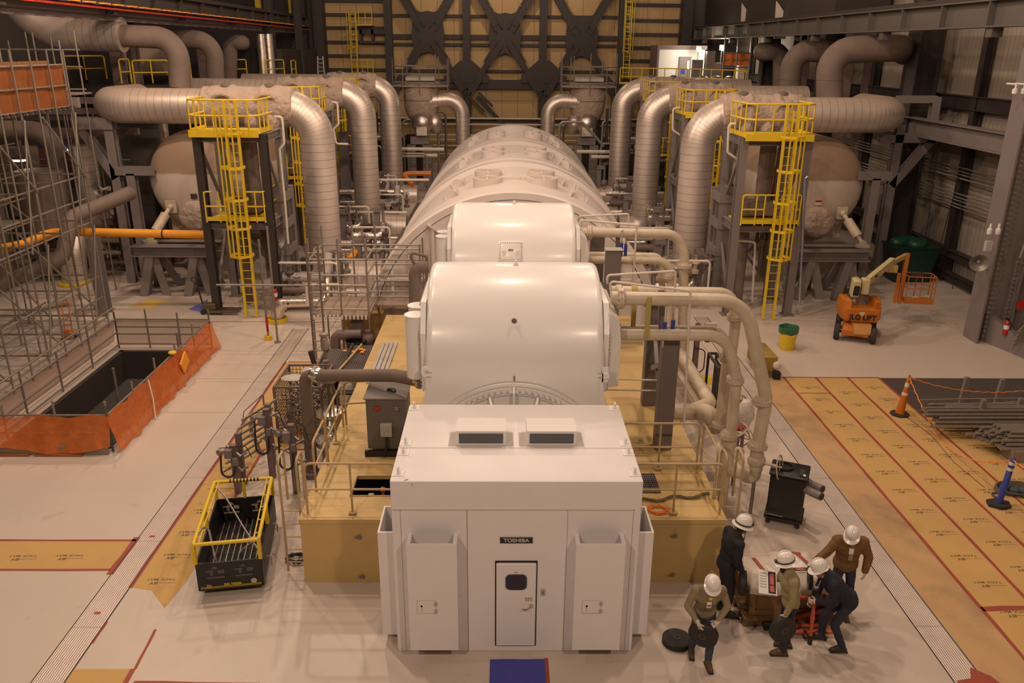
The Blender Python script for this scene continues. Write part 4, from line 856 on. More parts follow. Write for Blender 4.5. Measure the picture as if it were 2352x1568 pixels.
f = MB(); a = V((-4.45, 20.3, 1.2)); f.bar(a, V((-4.1, 22.5, 1.25)), .04, .04); one(f, 'wood_batten', mat('pale_batten', (.55, .40, .18), .7), 'thin pale batten lying across the two grated steps', 'plank', smooth=False)
f = MB(); rnd = random.Random(5)
for k in range(7): f.sph((-4.25+rnd.uniform(-.3, .3), 22.1+rnd.uniform(-.15, .15), 1.19), (.07, .05, .035), 8, 5)
tag(one(f, 'glove_heap', HOSE, 'small orange heap of gloves at the far end of the right grated step', 'gloves'), kind='stuff')
# white trays on deck edge
f = MB()
for i in range(4): f.bx(-3.45+i*.12, -3.36+i*.12, 19.2, 22.2, DZ, DZ+.04+.005*i)
one(f, 'cable_tray', LTGREY, 'pale cable tray lying on the left edge of the tan deck beside the front dome', 'tray', smooth=False)
# ladder hooks / hose coil by left ladder
f = MB(); c = V((-3.98, 13.55, .02)); f.tube([c+V((cos(i*.45)*(.2+.03*sin(i)), sin(i*.45)*(.13+.02*cos(i*2)), .02+.01*(i % 5))) for i in range(56)], .02, 6); one(f, 'hose_coil', RUB, 'coiled dark hose on the floor by the left deck ladder', 'hose')
# scaffold access stair left of the domes
def frame(name, lab, cat, bars, m=GALV, r=.03, loc=(0, 0, 0), kinds=None, grp=None):
    t = thing(name, lab, cat, loc, grp)
    for nm, lst in bars.items():
        for a, b_ in lst: f = MB(); f.cyl(a, b_, r, n=8); f.build(nm, m, t)
    return t
yn, yf = 24.3, 26.3; xl, xr = -5.9, -4.15
up, led = [], []
for x, y in ((-5.9, yn), (-5.9, yf), (-5.0, yn), (-4.9, yf), (-4.15, yn), (-4.15, yf), (-2.6, yf), (-2.6, yn+1.0)): up.append(((x, y, .05 if x < -4 else DZ), (x, y, 3.6 if x > -3 else 4.0)))
for z in (1.75, 2.3, 2.85, 3.35):
    led += [((-5.9, yn, z), (-4.15, yn, z)), ((-5.9, yf, z), (-2.6, yf, z)), ((-5.9, yn, z), (-5.9, yf, z)), ((-4.15, yn, z), (-4.15, yf, z)), ((-4.15, yn+1.4, z), (-2.6, yn+1.4, z))]
led += [((-8.6, yn-.6, 2.7), (-4.1, yn-.6, 2.7))]
t = frame('access_scaffold', 'grey tube scaffold landing with guard rails left of the rear dome', 'scaffold', {'upright': up, 'guard_rail': led}, loc=(-5, 25, 0))
f = MB(); f.bx(-5.9, -4.15, yn, yf, 1.5, 1.56); f.bx(-4.1, -2.4, yn+.9, yf, 1.55, 1.62); parts(f, 'deck_board', mat('worn_boards', (.30, .22, .17), .8, 0, .2, 4), t, False)
f = MB()
for i in range(14):
    f.bx(-5.9+i*.125, -5.9+i*.125+.06, yn-.03, yn, 1.42, 1.56)
f.build('hazard_stripe', WHITE2, t, False)
t = thing('scaffold_ladder', 'narrow tube ladder standing at the near corner of the scaffold landing', 'ladder', (-5.5, 22.7, 0)); f = MB()
for x in (-5.62, -5.28): f.cyl((x, 22.9, 0), (x, 22.9, 4.2), .03, n=8)
parts(f, 'rail', STEELR, t); f = MB()
for k in range(13): f.cyl((-5.62, 22.9, .3+k*.3), (-5.28, 22.9, .3+k*.3), .018, n=6)
parts(f, 'rung', YEL if False else GALV, t)
for px, pyb, pyt, lab, base in ((617, 780, 550, 'thin scaffold post with a red lower end on a yellow foot', 1), (638, 786, 520, 'plain thin scaffold post next to the red-ended one', 0)):
    b0 = P(px, pyb); tp = P(px-4, pyt, y=b0.y); t = thing('scaffold_post', lab, 'post', b0); f = MB(); f.cyl(b0, V((b0.x, b0.y, tp.z)), .04, n=8); f.rev([(.12, 0), (.12, .02), (0, .02)], b0, (0, 0, 1), 10); f.build('tube', GALV, t)
    if base: f = MB(); f.cyl(b0+V((0, 0, .3)), b0+V((0, 0, .85)), .045, n=8); f.build('red_sleeve', RED, t); f = MB(); f.rev([(.14, 0), (.14, .16), (0, .16)], b0-V((0, .0, 0)), (0, 0, 1), 12); f.build('foot_cap', YEL, t)
# black bin and pumps near deck
b0 = P(832, 795, z=.9); f = MB(); f.rev([(.22, 0), (.3, .75), (.33, .77), (.3, .78), (.2, .3), (0, .28)], (b0.x-.3, b0.y+.6, .1), (0, 0, 1), 20); one(f, 'waste_bin', BLACK, 'open black bin beside orange valve gear left of the deck', 'bin')
t = thing('pump_skid', 'small brown pump skid with an orange fitting against the left of the deck', 'pump', (-4.3, 24, 0)); f = MB(); f.sph((-4.2, 24.2, .8), (.22, .25, .2)); f.cyl((-4.2, 24.2, 0), (-4.2, 24.2, 1.1), .1); f.build('pump_body', STEELR, t); f = MB(); f.cyl((-4.45, 24.1, .55), (-4.1, 24.1, .6), .09); f.build('orange_fitting', ORNG, t); f = MB(); f.tube([(-5.2, 24.0, .4), (-5.2, 24.0, 1.0), (-4.4, 24.1, 1.0)], .16, 12, bend=.2); f.box((-4.6, 24.6, 1.0), (.4, .4, .5)); f.build('pipework', STEELR, t)
# foil pipe with yellow base
b0 = P(637, 738); t = thing('foil_pipe', 'shiny foil-wrapped pipe bending from a yellow floor collar toward the ladder', 'pipe', b0); f = MB()
f.tube([b0, P(640, 696, y=b0.y), P(772, 693, y=b0.y-.6)], .24, 20, bend=.42, bn=7, rr=lambda q: .24 if q < .6 else .24-.1*(q-.6)/.4); f.build('foil_wrap', FOIL, t, ang=60)
f = MB(); f.rev([(.38, 0), (.38, .16), (.33, .16), (.33, .02), (0, .02)], b0, (0, 0, 1), 24); f.build('floor_collar', YEL, t); f = MB()
for i in range(3): c = P(663+i*10, 697, y=b0.y-.25); f.rev([(.05, 0), (.05, .04), (.02, .04)], c, (0, -1, 0), 12)
parts(f, 'port', BLACK, t)
# ================================================================ big steam crossover pipes
def blanket(a, b, r, par, seed=0):
    a, b = V(a), V(b); d = b-a; L_ = d.length; d.normalize(); y = V((0, 1, 0)); z = V((0, 0, 1)); rings = []; n = 36; m_ = 44
    for i in range(m_+1):
        t_ = i/m_; ring = []; base = r*(1+.07*max(0, sin(t_*pi*3.0))**6+.10*math.exp(-((t_-.33)/.035)**2)+.10*math.exp(-((t_-.68)/.035)**2))
        if i in (0, m_): base *= .9
        for k in range(n):
            an = 2*pi*k/n; q = 1+.035*noise.noise(V((t_*9+seed, an*1.6, seed)))+.02*noise.noise(V((t_*25, an*4, seed+3)))
            ring.append(a+d*L_*t_+(y*cos(an)+z*sin(an))*base*q)
        rings.append(ring)
    f = MB(); f.loft(rings); o = f.build('quilted_blanket', BLANK, par, ang=60); return o
def steampipe(s, y, top, corner, bot, botend, r, lab, bl, end=None, zc=None):
    """top: far end px of the horizontal run; corner: px of the elbow; bot: px of lower elbow"""
    pc = P(*corner, y=y); pt_ = P(*top, y=y); pt_.z = pc.z; pb = P(*bot, y=y); pb.x = (pb.x+pc.x)/2; pc.x = pb.x; pe = P(*botend, y=y); pe.z = pb.z
    t = thing('steam_pipe', lab, 'pipe', (pb.x, y, 0)); pts = [pt_, pc, pb, pe]
    if end: pts = [pt_+V(end)]+pts
    f = MB(); f.tube(pts, r, 36, bend=1.25, bn=14, ve=2.4); f.build('lagged_run', LAG, t, ang=50)
    a, b_ = P(bl[0], corner[1], y=y), P(bl[1], corner[1], y=y); a.z = b_.z = pc.z; q = blanket(a, b_, r*1.12, t, y+s)
    for k in (.27, .74):
        c = a.lerp(b_, k); f = MB(); f.sph(c+V((0, -.05, r*1.12)), (.24, .22, .14), 14, 8); f.build('valve_cap', mat('dark_cap', (.13, .11, .09), .8) if 'dark_cap' not in bpy.data.materials else bpy.data.materials['dark_cap'], t)
        f = MB(); f.tube([c+V((-.45, -r*.95, .1)), c+V((-.3, -r*1.1, .42)), c+V((0, -r*1.12, .52)), c+V((.3, -r*1.1, .42)), c+V((.45, -r*.95, .1))], .1, 10, bend=.2); f.build('blanket_roll', BLANK, t)
    for k in (.3, .55, .78): c = a.lerp(b_, k); f = MB(); f.sph(c+V((0, -r*.75, -r*.75)), (.3, .32, .42), 14, 9); f.cyl(c+V((0, -r*.75, -r*.8)), c+V((0, -r*.75, -r*1.9)), .09, n=8); f.build('valve_body', BLANK, t)
    return t, a, b_
Y1, Y2, Y3 = 33.3, 43.2, 53.2
SP = {}
SP[-1, 1] = steampipe(-1, Y1, (232, 244), (722, 246), (752, 634), (880, 634), .68, 'nearest large lagged steam pipe on the left, over the yellow ladder tower', (470, 678), (0, 3.5, 0))
SP[-1, 2] = steampipe(-1, Y2, (440, 214), (830, 214), (848, 521), (935, 521), .67, 'second large lagged steam pipe on the left, one behind the nearest', (640, 792))
SP[-1, 3] = steampipe(-1, Y3, (560, 198), (893, 197), (905, 448), (960, 448), .66, 'third and farthest large lagged steam pipe on the left', (752, 866))
SP[1, 1] = steampipe(1, Y1, (2062, 268), (1602, 262), (1584, 640), (1500, 640), .68, 'nearest large lagged steam pipe on the right, over the yellow ladder tower', (1652, 1840), (0, 3.5, 0))
SP[1, 2] = steampipe(1, Y2, (1850, 226), (1494, 226), (1478, 523), (1420, 523), .67, 'second large lagged steam pipe on the right, one behind the nearest', (1532, 1678))
SP[1, 3] = steampipe(1, Y3, (1720, 207), (1430, 205), (1419, 449), (1370, 449), .66, 'third and farthest large lagged steam pipe on the right', (1466, 1572))
for px, py, yy, R, lab in ((733, 578, 32.5, .22, 'small handwheel on the nearest left steam pipe'), (1592, 585, 32.5, .22, 'small handwheel on the nearest right steam pipe'), (1489, 480, 42.4, .2, 'small handwheel on the second right steam pipe'), (1425, 415, 52.4, .2, 'small handwheel on the farthest right steam pipe')):
    c = P(px, py, y=yy); t = thing('small_valve', lab, 'valve', c); wheel(c, (.3, -1, .2), R, t, CREAM, .022); f = MB(); f.cyl(c, c+V((.05, .6, -.2)), .09, n=10); f.build('stem', CREAM, t)
# bracing rods in front of pipes
for k, (a, b_, yy, lab) in enumerate((((868, 413), (985, 413), 44, 'thin horizontal pale pipe crossing behind the left steam pipes, upper'), ((780, 487), (935, 488), 41.5, 'thin horizontal pale pipe crossing behind the nearest left steam pipe'), ((1325, 348), (1465, 349), 56, 'pale horizontal pipe right of the far end of the hood'), ((918, 342), (1020, 343), 56, 'pale horizontal pipe left of the far end of the hood'), ((920, 357), (1005, 357), 56, 'lower pale pipe left of the far end of the hood'), ((1358, 360), (1400, 360), 56, 'lower pale pipe right of the far end of the hood'))):
    line([P(*a, y=yy), P(*b_, y=yy)], .07 if yy < 50 else .12, VENTW, 'cross_pipe', lab, 'pipe')
# ================================================================ brown header pipes high up
def hdr(pxs, y, r, lab, m=BROWN, bend=.9, name='header_pipe'):
    pts = [P(a, b, y=(c[0] if c else y)) for a, b, *c in pxs]; t = thing(name, lab, 'pipe', pts[-1]); f = MB(); f.tube(pts, r, 32, bend=bend, bn=12); f.build('pipe_run', m, t, ang=50)
    return t, pts
for pxs, yy, lab in (([(2078, 120, 40.5), (2068, 110), (1906, 116), (1905, 235)], 37.5, 'nearest big brown header pipe upper right with a wide elbow'), ([(1960, 116), (1820, 118), (1812, 232)], 46, 'middle big brown header pipe upper right'), ([(1757, 124, 60), (1750, 118), (1796, 117), (1795, 215)], 55, 'farthest brown header pipe upper right with a rounded end')):
    t, pts = hdr(pxs, yy, .56, lab)
    c = pts[-2].lerp(pts[-1], .55); f = MB(); f.rev([(.58, -.03), (.58, .03)], c, (0, 0, 1), 28); f.build('weld_band', STEELR, t)
for pxs, yy, lab in (([(278, 82), (408, 88), (414, 200)], 37.5, 'nearest brown header pipe upper left bending down'), ([(370, 88), (492, 92), (496, 225)], 46, 'middle brown header pipe upper left bending down'), ([(556, 102, 60), (556, 97), (528, 97), (527, 235)], 55, 'farthest brown header pipe upper left with a rounded end')):
    hdr(pxs, yy, .46, lab)
t = thing('lagged_header', 'shiny lagged pipe swooping in from the top left corner to the brown header', 'pipe', P(280, 80, y=37.5)); f = MB(); f.tube([P(-20, -60, y=37.5), P(105, 72, y=37.5), P(282, 80, y=37.5)], .72, 32, bend=2.2, bn=12, ve=4); f.build('lagged_run', LAG, t, ang=50)
f = MB(); c = P(335, 150, y=52); f.box((c.x, 52, 3), (.8, .8, 6)); f.tube([P(290, 120, y=52), P(385, 122, y=52)], 1.3, 28); one(f, 'duct', TANK, 'dull pale duct glimpsed behind the left brown header pipes', 'duct')
# ================================================================ tanks
m = mat('dust_covered_tank', (.58, .49, .42), .65, 0, .06, .8, .06); t_ = m.node_tree; b = t_.nodes['Principled BSDF']; L = t_.links.new
tc = N(t_, 'ShaderNodeTexCoord'); sp = N(t_, 'ShaderNodeSeparateXYZ'); L(tc.outputs['Object'], sp.inputs[0]); nz = N(t_, 'ShaderNodeTexNoise'); nz.inputs['Scale'].default_value = .8; L(tc.outputs['Object'], nz.inputs[0])
ad = N(t_, 'ShaderNodeMath', operation='MULTIPLY_ADD'); L(nz.outputs['Fac'], ad.inputs[0]); ad.inputs[1].default_value = .25; L(sp.outputs[2], ad.inputs[2])
mr = N(t_, 'ShaderNodeMapRange'); mr.inputs[1].default_value = .42; mr.inputs[2].default_value = .5; L(ad.outputs[0], mr.inputs[0]); mx = N(t_, 'ShaderNodeMix', data_type='RGBA'); L(mr.outputs[0], mx.inputs[0])
L(b.inputs['Base Color'].links[0].from_socket, mx.inputs[6]); mx.inputs[7].default_value = (.34, .24, .165, 1); L(mx.outputs[2], b.inputs['Base Color']); TANKM = m
def tank(s, x, y, z, r, L_, lab):
    t = thing('separator_tank', lab, 'tank', (x, y, z)); f = MB(); prof = [(0, 0)]+[(r*sin(pi/2*i/12), r*.42*(1-cos(pi/2*i/12))) for i in range(1, 13)]+[(r, L_)]; prof = prof+[(0, L_+.5)]
    f.rev(prof, (x, y, z), (0, 1, 0), 56); f.build('vessel', TANKM, t, ang=50)
    mc = V((x+.05*s, y-.05, z-1.32)); f = MB(); rings = []
    for j, (rr, dy) in enumerate(((.62, .3), (.64, -.1), (.6, -.22), (.4, -.3), (.1, -.31))):
        rings.append([mc+V((cos(a)*rr*(1+.04*noise.noise(V((a*3, j, s)))), dy+.03*noise.noise(V((a*5, j*2, s+4))), sin(a)*rr)) for a in [2*pi*k/32 for k in range(32)]])
    f.loft(rings); mh = f.build('manhole_blanket', BLANK, t, ang=70)
    f = MB(); f.bx(x-.16-.0*s, x+.1, y-.03, y+.0, z-.62, z-.42); f.build('warning_placard', STEELD if s < 0 else VENTW, t, False)
    if s > 0: f = MB(); f.bx(x-.16, x+.1, y-.035, y-.03, z-.5, z-.42); f.build('placard_header', RED, t, False)
    for q in (-1, 1):
        a = V((x+q*1.02, y-.1, z-.95)); e = V((x+q*1.62, y-1.0, 2.15)); f = MB(); d = (e-a).normalized(); f.cyl(a, a+d*1.2, .09); f.cyl(a+d*.35, a+d*1.15, .19, n=14); f.cyl(a+d*1.15, e, .075, n=10); f.sph(a, .13); f.build('snubber_strut', CREAM, t)
        f = MB(); f.box(a+V((0, .12, 0)), (.42, .08, .5)); f.rev([(.14, -.06), (.14, .06)], e, (0, 1, 0), 14); f.box(e-V((0, 0, .1)), (.5, .2, .12)); f.build('strut_bracket', CREAM, t)
    f = MB(); f.rev([(r*.88, 0), (r*.9, L_*.8)], (x, y+.9, z-.55), (0, 1, 0), 40, 0, 2*pi); f.bx(x-1.4, x+1.4, y+.8, y+L_, 2.0, z-1); f.build('lower_jacket', TANK, t, ang=50)
    return t
tank(-1, -12.45, 33.1, 4.25, 2.05, 9, 'large dust-topped horizontal tank behind the left trestle')
tank(1, 13.05, 33.1, 4.15, 2.05, 9, 'large dust-topped horizontal tank behind the right trestle')
def trestle(x0, x1, y, z, lab):
    t = thing('support_trestle', lab, 'trestle', ((x0+x1)/2, y, 0)); f = MB(); f.ibeam((x0, y, z-.2), (x1, y, z-.2), .5, .42, .04); f.build('cross_beam', STEEL, t, False)
    for k, x in enumerate((x0+.75, x1-.75)):
        for sg in (-1, 1):
            for dy in (-.15, .9):
                f = MB(); f.bar((x+sg*.06, y+dy*.5, z-.42), (x+sg*.45, y+dy*1.4, 0), .32, .05 if sg > 0 else .3, up=(0, 1, 0)); f.build('leg', STEEL, t, False)
    f = MB(); f.ibeam((x0, y+.9, z-.2), (x1, y+.9, z-.2), .4, .42, .04); f.build('rear_beam', STEEL, t, False)
trestle(-14.65, -11.4, 31.75, 2.0, 'grey steel trestle with splayed legs under the left tank')
trestle(11.75, 14.75, 31.6, 1.98, 'grey steel trestle with splayed legs under the right tank')
# ================================================================ ladder towers
TP = {}
def tower(s, y0, k, m=STEEL):
    side = 'left' if s < 0 else 'right'; rank = ('nearest', 'second', 'farthest')[k]
    xc = -9.55 if s < 0 else 9.75; w = 1.15; cols = [(xc-w, y0), (xc+w, y0), (xc-w, y0+2.2), (xc+w, y0+2.2)]
    t = thing('valve_tower', '%s grey steel valve tower on the %s, carrying a yellow railed platform' % (rank, side), 'tower', (xc, y0, 0))
    mc = STEELD if s < 0 else m
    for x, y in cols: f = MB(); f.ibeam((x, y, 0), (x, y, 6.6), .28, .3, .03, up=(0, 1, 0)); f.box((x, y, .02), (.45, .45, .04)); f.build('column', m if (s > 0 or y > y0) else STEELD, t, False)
    f = MB()
    for z in (3.35, 6.45):
        for a, b_ in ((0, 1), (2, 3), (0, 2), (1, 3)): f.ibeam((*cols[a], z), (*cols[b_], z), .2, .28, .025)
    parts(f, 'cross_beam', m, t, False)
    f = MB()
    for a, b_ in ((0, 2), (1, 3)):
        f.bar((*cols[a], .4), (*cols[b_], 3.2), .1, .1); f.bar((*cols[a], 6.3), (*cols[b_], 3.5), .1, .1)
    f.bar((*cols[2], .5), (*cols[3], 3.2), .1, .1); f.bar((*cols[3], .5), (*cols[2], 3.2), .1, .1)
    parts(f, 'brace', m, t, False)
    f = MB(); rnd = random.Random(k*7+s)
    for i in range(9): x = xc+rnd.uniform(-.8, .8); f.cyl((x, y0+1.2+rnd.uniform(0, .8), rnd.uniform(0, 2.5)), (x, y0+1.5, rnd.uniform(4, 6.4)), rnd.choice((.04, .07, .12)), n=8)
    f.cyl((xc+.2, y0+1.4, 4.1), (xc+.2, y0+1.4, 6.2), .3); f.box((xc-.1, y0+1.2, 3.9), (1.3, .9, .5)); f.cyl((xc-.4, y0+1.3, 0), (xc-.4, y0+1.3, 2.9), .2)
    tag(f.build('actuator_pipework', BROWN, t), kind='stuff')
    # yellow platform
    p = thing('platform_railing', 'yellow railed top platform of the %s tower on the %s' % (rank, side), 'platform', (xc, y0, 6.65)); z = 6.65; x0, x1 = xc-1.25, xc+1.15; ya, yb = y0-.5, y0+1.4
    poly = [(x0-.05, yb, z), (x0, ya+.25, z), (x0+.3, ya, z), (x1-.3, ya, z), (x1, ya+.3, z), (x1, yb, z)]
    f = MB(); f.bx(x0, x1, ya, yb, z-.04, z); f.build('floor_plate', YEL, p, False); f = MB()
    for i in range(5): f.bar(V(poly[i])+V((0, 0, .05)), V(poly[i+1])+V((0, 0, .05)), .02, .16)
    f.bx(x0, x1, ya-.02, ya+.02, z-.14, z+.1); f.build('toe_board', YEL, p, False)
    for zz in (.58, 1.1): f = MB(); f.tube([V(q)+V((0, 0, zz)) for q in poly], .035, 8, bend=.1); f.build('guard_rail', YEL, p)
    f = MB()
    for i in range(5):
        a, b_ = V(poly[i]), V(poly[i+1]); nn = max(1, round((b_-a).length/.55))
        for j in range(nn): q = a.lerp(b_, j/nn); f.cyl(q, q+V((0, 0, 1.1)), .028, n=6)
    parts(f, 'post', YEL, p)
    # mid platform
    p = thing('platform_railing', 'yellow railed lower platform of the %s tower on the %s' % (rank, side), 'platform', (xc, y0, 3.5)); z = 3.5
    f = MB(); f.bx(x0+.2, x1-.1, ya+.2, yb, z, z+.05); f.bx(x0+.2, x1-.1, ya+.2, ya+.22, z, z+.2); f.build('floor_plate', YEL, p, False)
    for zz in (.58, 1.1):
        f = MB(); f.tube([(x0+.2, ya+.2, z), (x0+.2, ya+.2, z+zz), (xc-.5*s*-1-.25, ya+.2, z+zz)] if zz > 1 else [(x0+.2, ya+.2, z+zz), (xc-.25, ya+.2, z+zz)], .03, 8, bend=.1); f.build('guard_rail', YEL, p)
        f = MB(); f.tube([(xc+.35, ya+.2, z+zz), (x1-.1, ya+.2, z+zz), (x1-.1, yb, z+zz)], .03, 8, bend=.12); f.build('guard_rail', YEL, p)
    f = MB()
    for x in (x0+.2, x0+.7, xc-.25, xc+.35, xc+.75, x1-.1): f.cyl((x, ya+.2, z), (x, ya+.2, z+1.1), .028, n=6)
    for y in (y0+.3, yb): f.cyl((x1-.1, y, z), (x1-.1, y, z+1.1), .028, n=6)
    parts(f, 'post', YEL, p)
    # caged ladder
    lx = xc+(.30 if s < 0 else .25); ly = y0-.62
    l = thing('caged_ladder', 'yellow caged ladder up the front of the %s tower on the %s' % (rank, side), 'ladder', (lx, ly, 0))
    for x in (lx-.2, lx+.2): f = MB(); f.bx(x-.04, x+.04, ly-.05, ly+.05, 0.02, 7.75); f.build('rail', YEL, l, False)
    f = MB()
    for i in range(25): f.cyl((lx-.2, ly, .3+i*.3), (lx+.2, ly, .3+i*.3), .014, n=6)
    parts(f, 'rung', YEL, l)
    for i, z in enumerate((2.45, 3.45, 4.45, 5.55, 6.7)):
        f = MB(); ring = [(lx-.2, ly, z), (lx-.38, ly-.2, z), (lx-.36, ly-.5, z), (lx, ly-.72, z), (lx+.36, ly-.5, z), (lx+.38, ly-.2, z), (lx+.2, ly, z)]
        for a, b_ in zip(ring[:-1], ring[1:]): f.bar(a, b_, .02, .09)
        f.build('cage_hoop', YEL, l, False)
    for q in ((-.36, -.5), (-.18, -.62), (0, -.72), (.18, -.62), (.36, -.5)): f = MB(); f.bx(lx+q[0]-.025, lx+q[0]+.025, ly+q[1]-.01, ly+q[1]+.01, 2.4, 7.6); f.build('cage_strap', YEL, l, False)
for s in (-1, 1):
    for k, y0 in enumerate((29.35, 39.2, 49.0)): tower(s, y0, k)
# condensate lines near towers
def lineg(pxs, y, r, m, lab, bend=.12): return line([P(a, b, y=y) for a, b in pxs], r, m, 'drain_line', lab, 'pipe', bend)
lineg([(630, 268), (648, 268), (653, 330), (642, 342), (655, 470), (662, 560)], 30.4, .045, VENTW, 'thin pale line zigzagging down right of the left ladder tower')
lineg([(762, 234), (775, 236), (778, 285), (766, 296), (772, 330), (800, 331)], 40, .05, VENTW, 'thin pale line beside the second left steam pipe')
lineg([(1690, 284), (1674, 285), (1671, 350), (1704, 372), (1700, 460), (1690, 552), (1735, 556), (1728, 690)], 30.2, .045, VENTW, 'thin pale line zigzagging down left of the right ladder tower')
lineg([(1562, 247), (1546, 249), (1545, 298), (1562, 310)], 40, .05, VENTW, 'thin pale line beside the second right steam pipe')
lineg([(1856, 405), (1850, 408), (1843, 560), (1836, 700)], 29, .05, mat('blue_lit_foil', (.45, .48, .62), .25, .9, .1, 5, .3), 'slim foil-wrapped riser on the right side of the right ladder tower', bend=.05)  # bluish light accent on the foil is put into its base colour
# heavy support columns beside the towers
def heavy(px, py, h, lab, w=.5, corb=True, y=None):
    b0 = P(px, py); t = thing('support_column', lab, 'column', b0); f = MB(); f.ibeam(b0, b0+V((0, 0, h)), w, w, .05, up=(0, 1, 0)); f.build('column', STEEL, t, False)
    if corb:
        f = MB()
        for z in (h*.45, h*.68, h*.9): f.box(b0+V((.0, .3, z)), (w*1.1, 1.2, .32))
        f.bar(b0+V((0, 1.1, 0)), b0+V((0, 1.1, h*.95)), w*.8, w*.8); f.build('corbel', STEEL, t, False)
heavy(665, 690, 4.6, 'stepped heavy grey column just right of the left ladder tower'); heavy(1642, 690, 4.6, 'stepped heavy grey column just left of the right ladder tower', .5)
heavy(1622, 560, 5.4, 'tall grey column between the nearest and second right steam pipes', .6, False); heavy(1555, 505, 6.5, 'dark grey column behind the second right steam pipe', .7, False)
heavy(800, 505, 5.0, 'grey column left of the second left steam pipe', .5, False); heavy(690, 560, 5.0, 'grey column hidden partly behind the nearest left steam pipe', .5, False)
# frames carrying the pipe ends
def bfr(lab, bars, m=STEEL, w=.34):
    t = thing('pipe_support', lab, 'frame', bars[0][0])
    for i, (a, b_, *q) in enumerate(bars): f = MB(); f.ibeam(a, b_, q[0] if q else w, q[0] if q else w, .04, up=(0, 1, 0)); f.build('member', m, t, False)
b1, b2 = P(307, 648), P(243, 720)
bfr('tall leaning-looking grey column with a diagonal brace, left of the left tank', [(b1, V((b1.x, b1.y, 6.6))), (V((b1.x, b1.y, 4.4)), P(192, 300, y=b1.y)), (P(170, 283, y=b1.y), P(262, 283, y=b1.y), .45)])
bfr('short grey column beside the scaffold in front of the orange hose', [(b2, V((b2.x, b2.y, 2.9)))], w=.38)
b3 = V((-15.0, 33.4, 0)); bfr('grey column hugging the left edge of the left tank', [(b3, b3+V((0, 0, 4.6))), (b3+V((-.6, 0, 4.7)), b3+V((1.0, 0, 4.7)))])
b4 = P(2012, 622); bfr('grey braced column right of the right tank holding the pipe end', [(b4, V((b4.x, b4.y, 6.5))), (V((b4.x, b4.y, 3.9)), P(2140, 318, y=b4.y)), (P(2020, 318, y=b4.y), P(2145, 318, y=b4.y)), (P(2136, 320, y=b4.y), P(2150, 222, y=b4.y)), (P(2060, 228, y=b4.y), P(2150, 228, y=b4.y), .3)])
b5 = V((15.35, 33.4, 0)); bfr('grey column hugging the right edge of the right tank', [(b5, b5+V((0, 0, 4.6))), (b5+V((-.8, 0, 4.7)), b5+V((.6, 0, 4.7)))])
for px, y, lab in ((1990, 45, 'brown upright steel column behind the nearest upper right header pipe'), (1940, 45, 'second brown upright column behind the upper right header pipes'), (2120, 38, 'brown upright column at the right end of the upper header pipe'), (1840, 52, 'brown upright column between the upper right header pipes')):
    x = P(px, 200, y=y).x; f = MB(); f.ibeam((x, y, 0), (x, y, 10.1), .45, .45, .04, up=(0, 1, 0)); one(f, 'steel_column', STEELR, lab, 'column', smooth=False)
for px, y, lab in ((268, 42, 'brown upright steel column behind the lagged header, upper left'), (305, 45, 'thin brown upright beside the yellow railing, upper left'), (465, 52, 'brown upright column between the left header pipes'), (625, 60, 'dark upright column beside the back left corner'), (690, 66, 'black upright column nearest the back left corner')):
    x = P(px, 120, y=y).x; f = MB(); f.ibeam((x, y, 0), (x, y, 10.1 if px < 600 else 15), .5, .5, .04, up=(0, 1, 0)); one(f, 'steel_column', STEELR if px < 600 else STEELD, lab, 'column', smooth=False)
# horn speakers
def horn(px, py, y, lab, ax, r=.26):
    c = P(px, py, y=y); t = thing('horn_speaker', lab, 'speaker', c); f = MB(); f.rev([(.05, .3), (.06, .12), (r*.55, .02), (r, -.12), (r*.97, -.12), (r*.5, .03), (.04, .1)], c, -V(ax), 24); f.build('horn', GALV, t); f = MB(); f.sph(c+V(ax)*0.0, .07); f.box(c-V(ax)*.32, (.12, .12, .16)); f.build('driver', GALV, t)
horn(640, 553, 29.9, 'grey horn loudspeaker on a column right of the left ladder tower', (1, -.2, -.1)); horn(2248, 601, 25.9, 'grey horn loudspeaker on the riveted right wall column', (-.35, -1, -.15), .3)
horn(229, 436, 31, 'white round-mouthed horn among the pipework left of the tank', (-.6, -1, 0), .22)
# fire extinguishers
def exting(c, lab, s=1):
    t = thing('fire_extinguisher', lab, 'extinguisher', c); f = MB(); f.rev([(.07*s, 0), (.085*s, .02), (.085*s, .4*s), (.05*s, .48*s), (.03*s, .5*s)], c, (0, 0, 1), 16); f.build('cylinder', RED, t); f = MB(); f.rev([(.087*s, .2*s), (.087*s, .34*s)], c, (0, 0, 1), 16); f.build('label_band', WHITE2, t); f = MB(); f.box(c+V((0, 0, .54*s)), (.05*s, .1*s, .07*s)); f.tube([c+V((0, 0, .53*s)), c+V((.12*s, -.03, .4*s)), c+V((.1*s, -.05, .1*s))], .014*s, 6, bend=.05); f.build('valve_and_hose', BLACK, t)
c = P(634, 692, y=28.9); f = MB(); f.bar(c+V((0, .1, .3)), (-8.4, 29.3, c.z+.3), .05, .05); one(f, 'extinguisher_bracket', STEEL, 'small grey arm holding the extinguisher to the left tower column', 'bracket', smooth=False)
exting(c, 'red fire extinguisher hanging on the left tower column'); exting(P(2308, 768, y=25.6), 'red fire extinguisher on the grey riveted ramp at the right edge', 1)
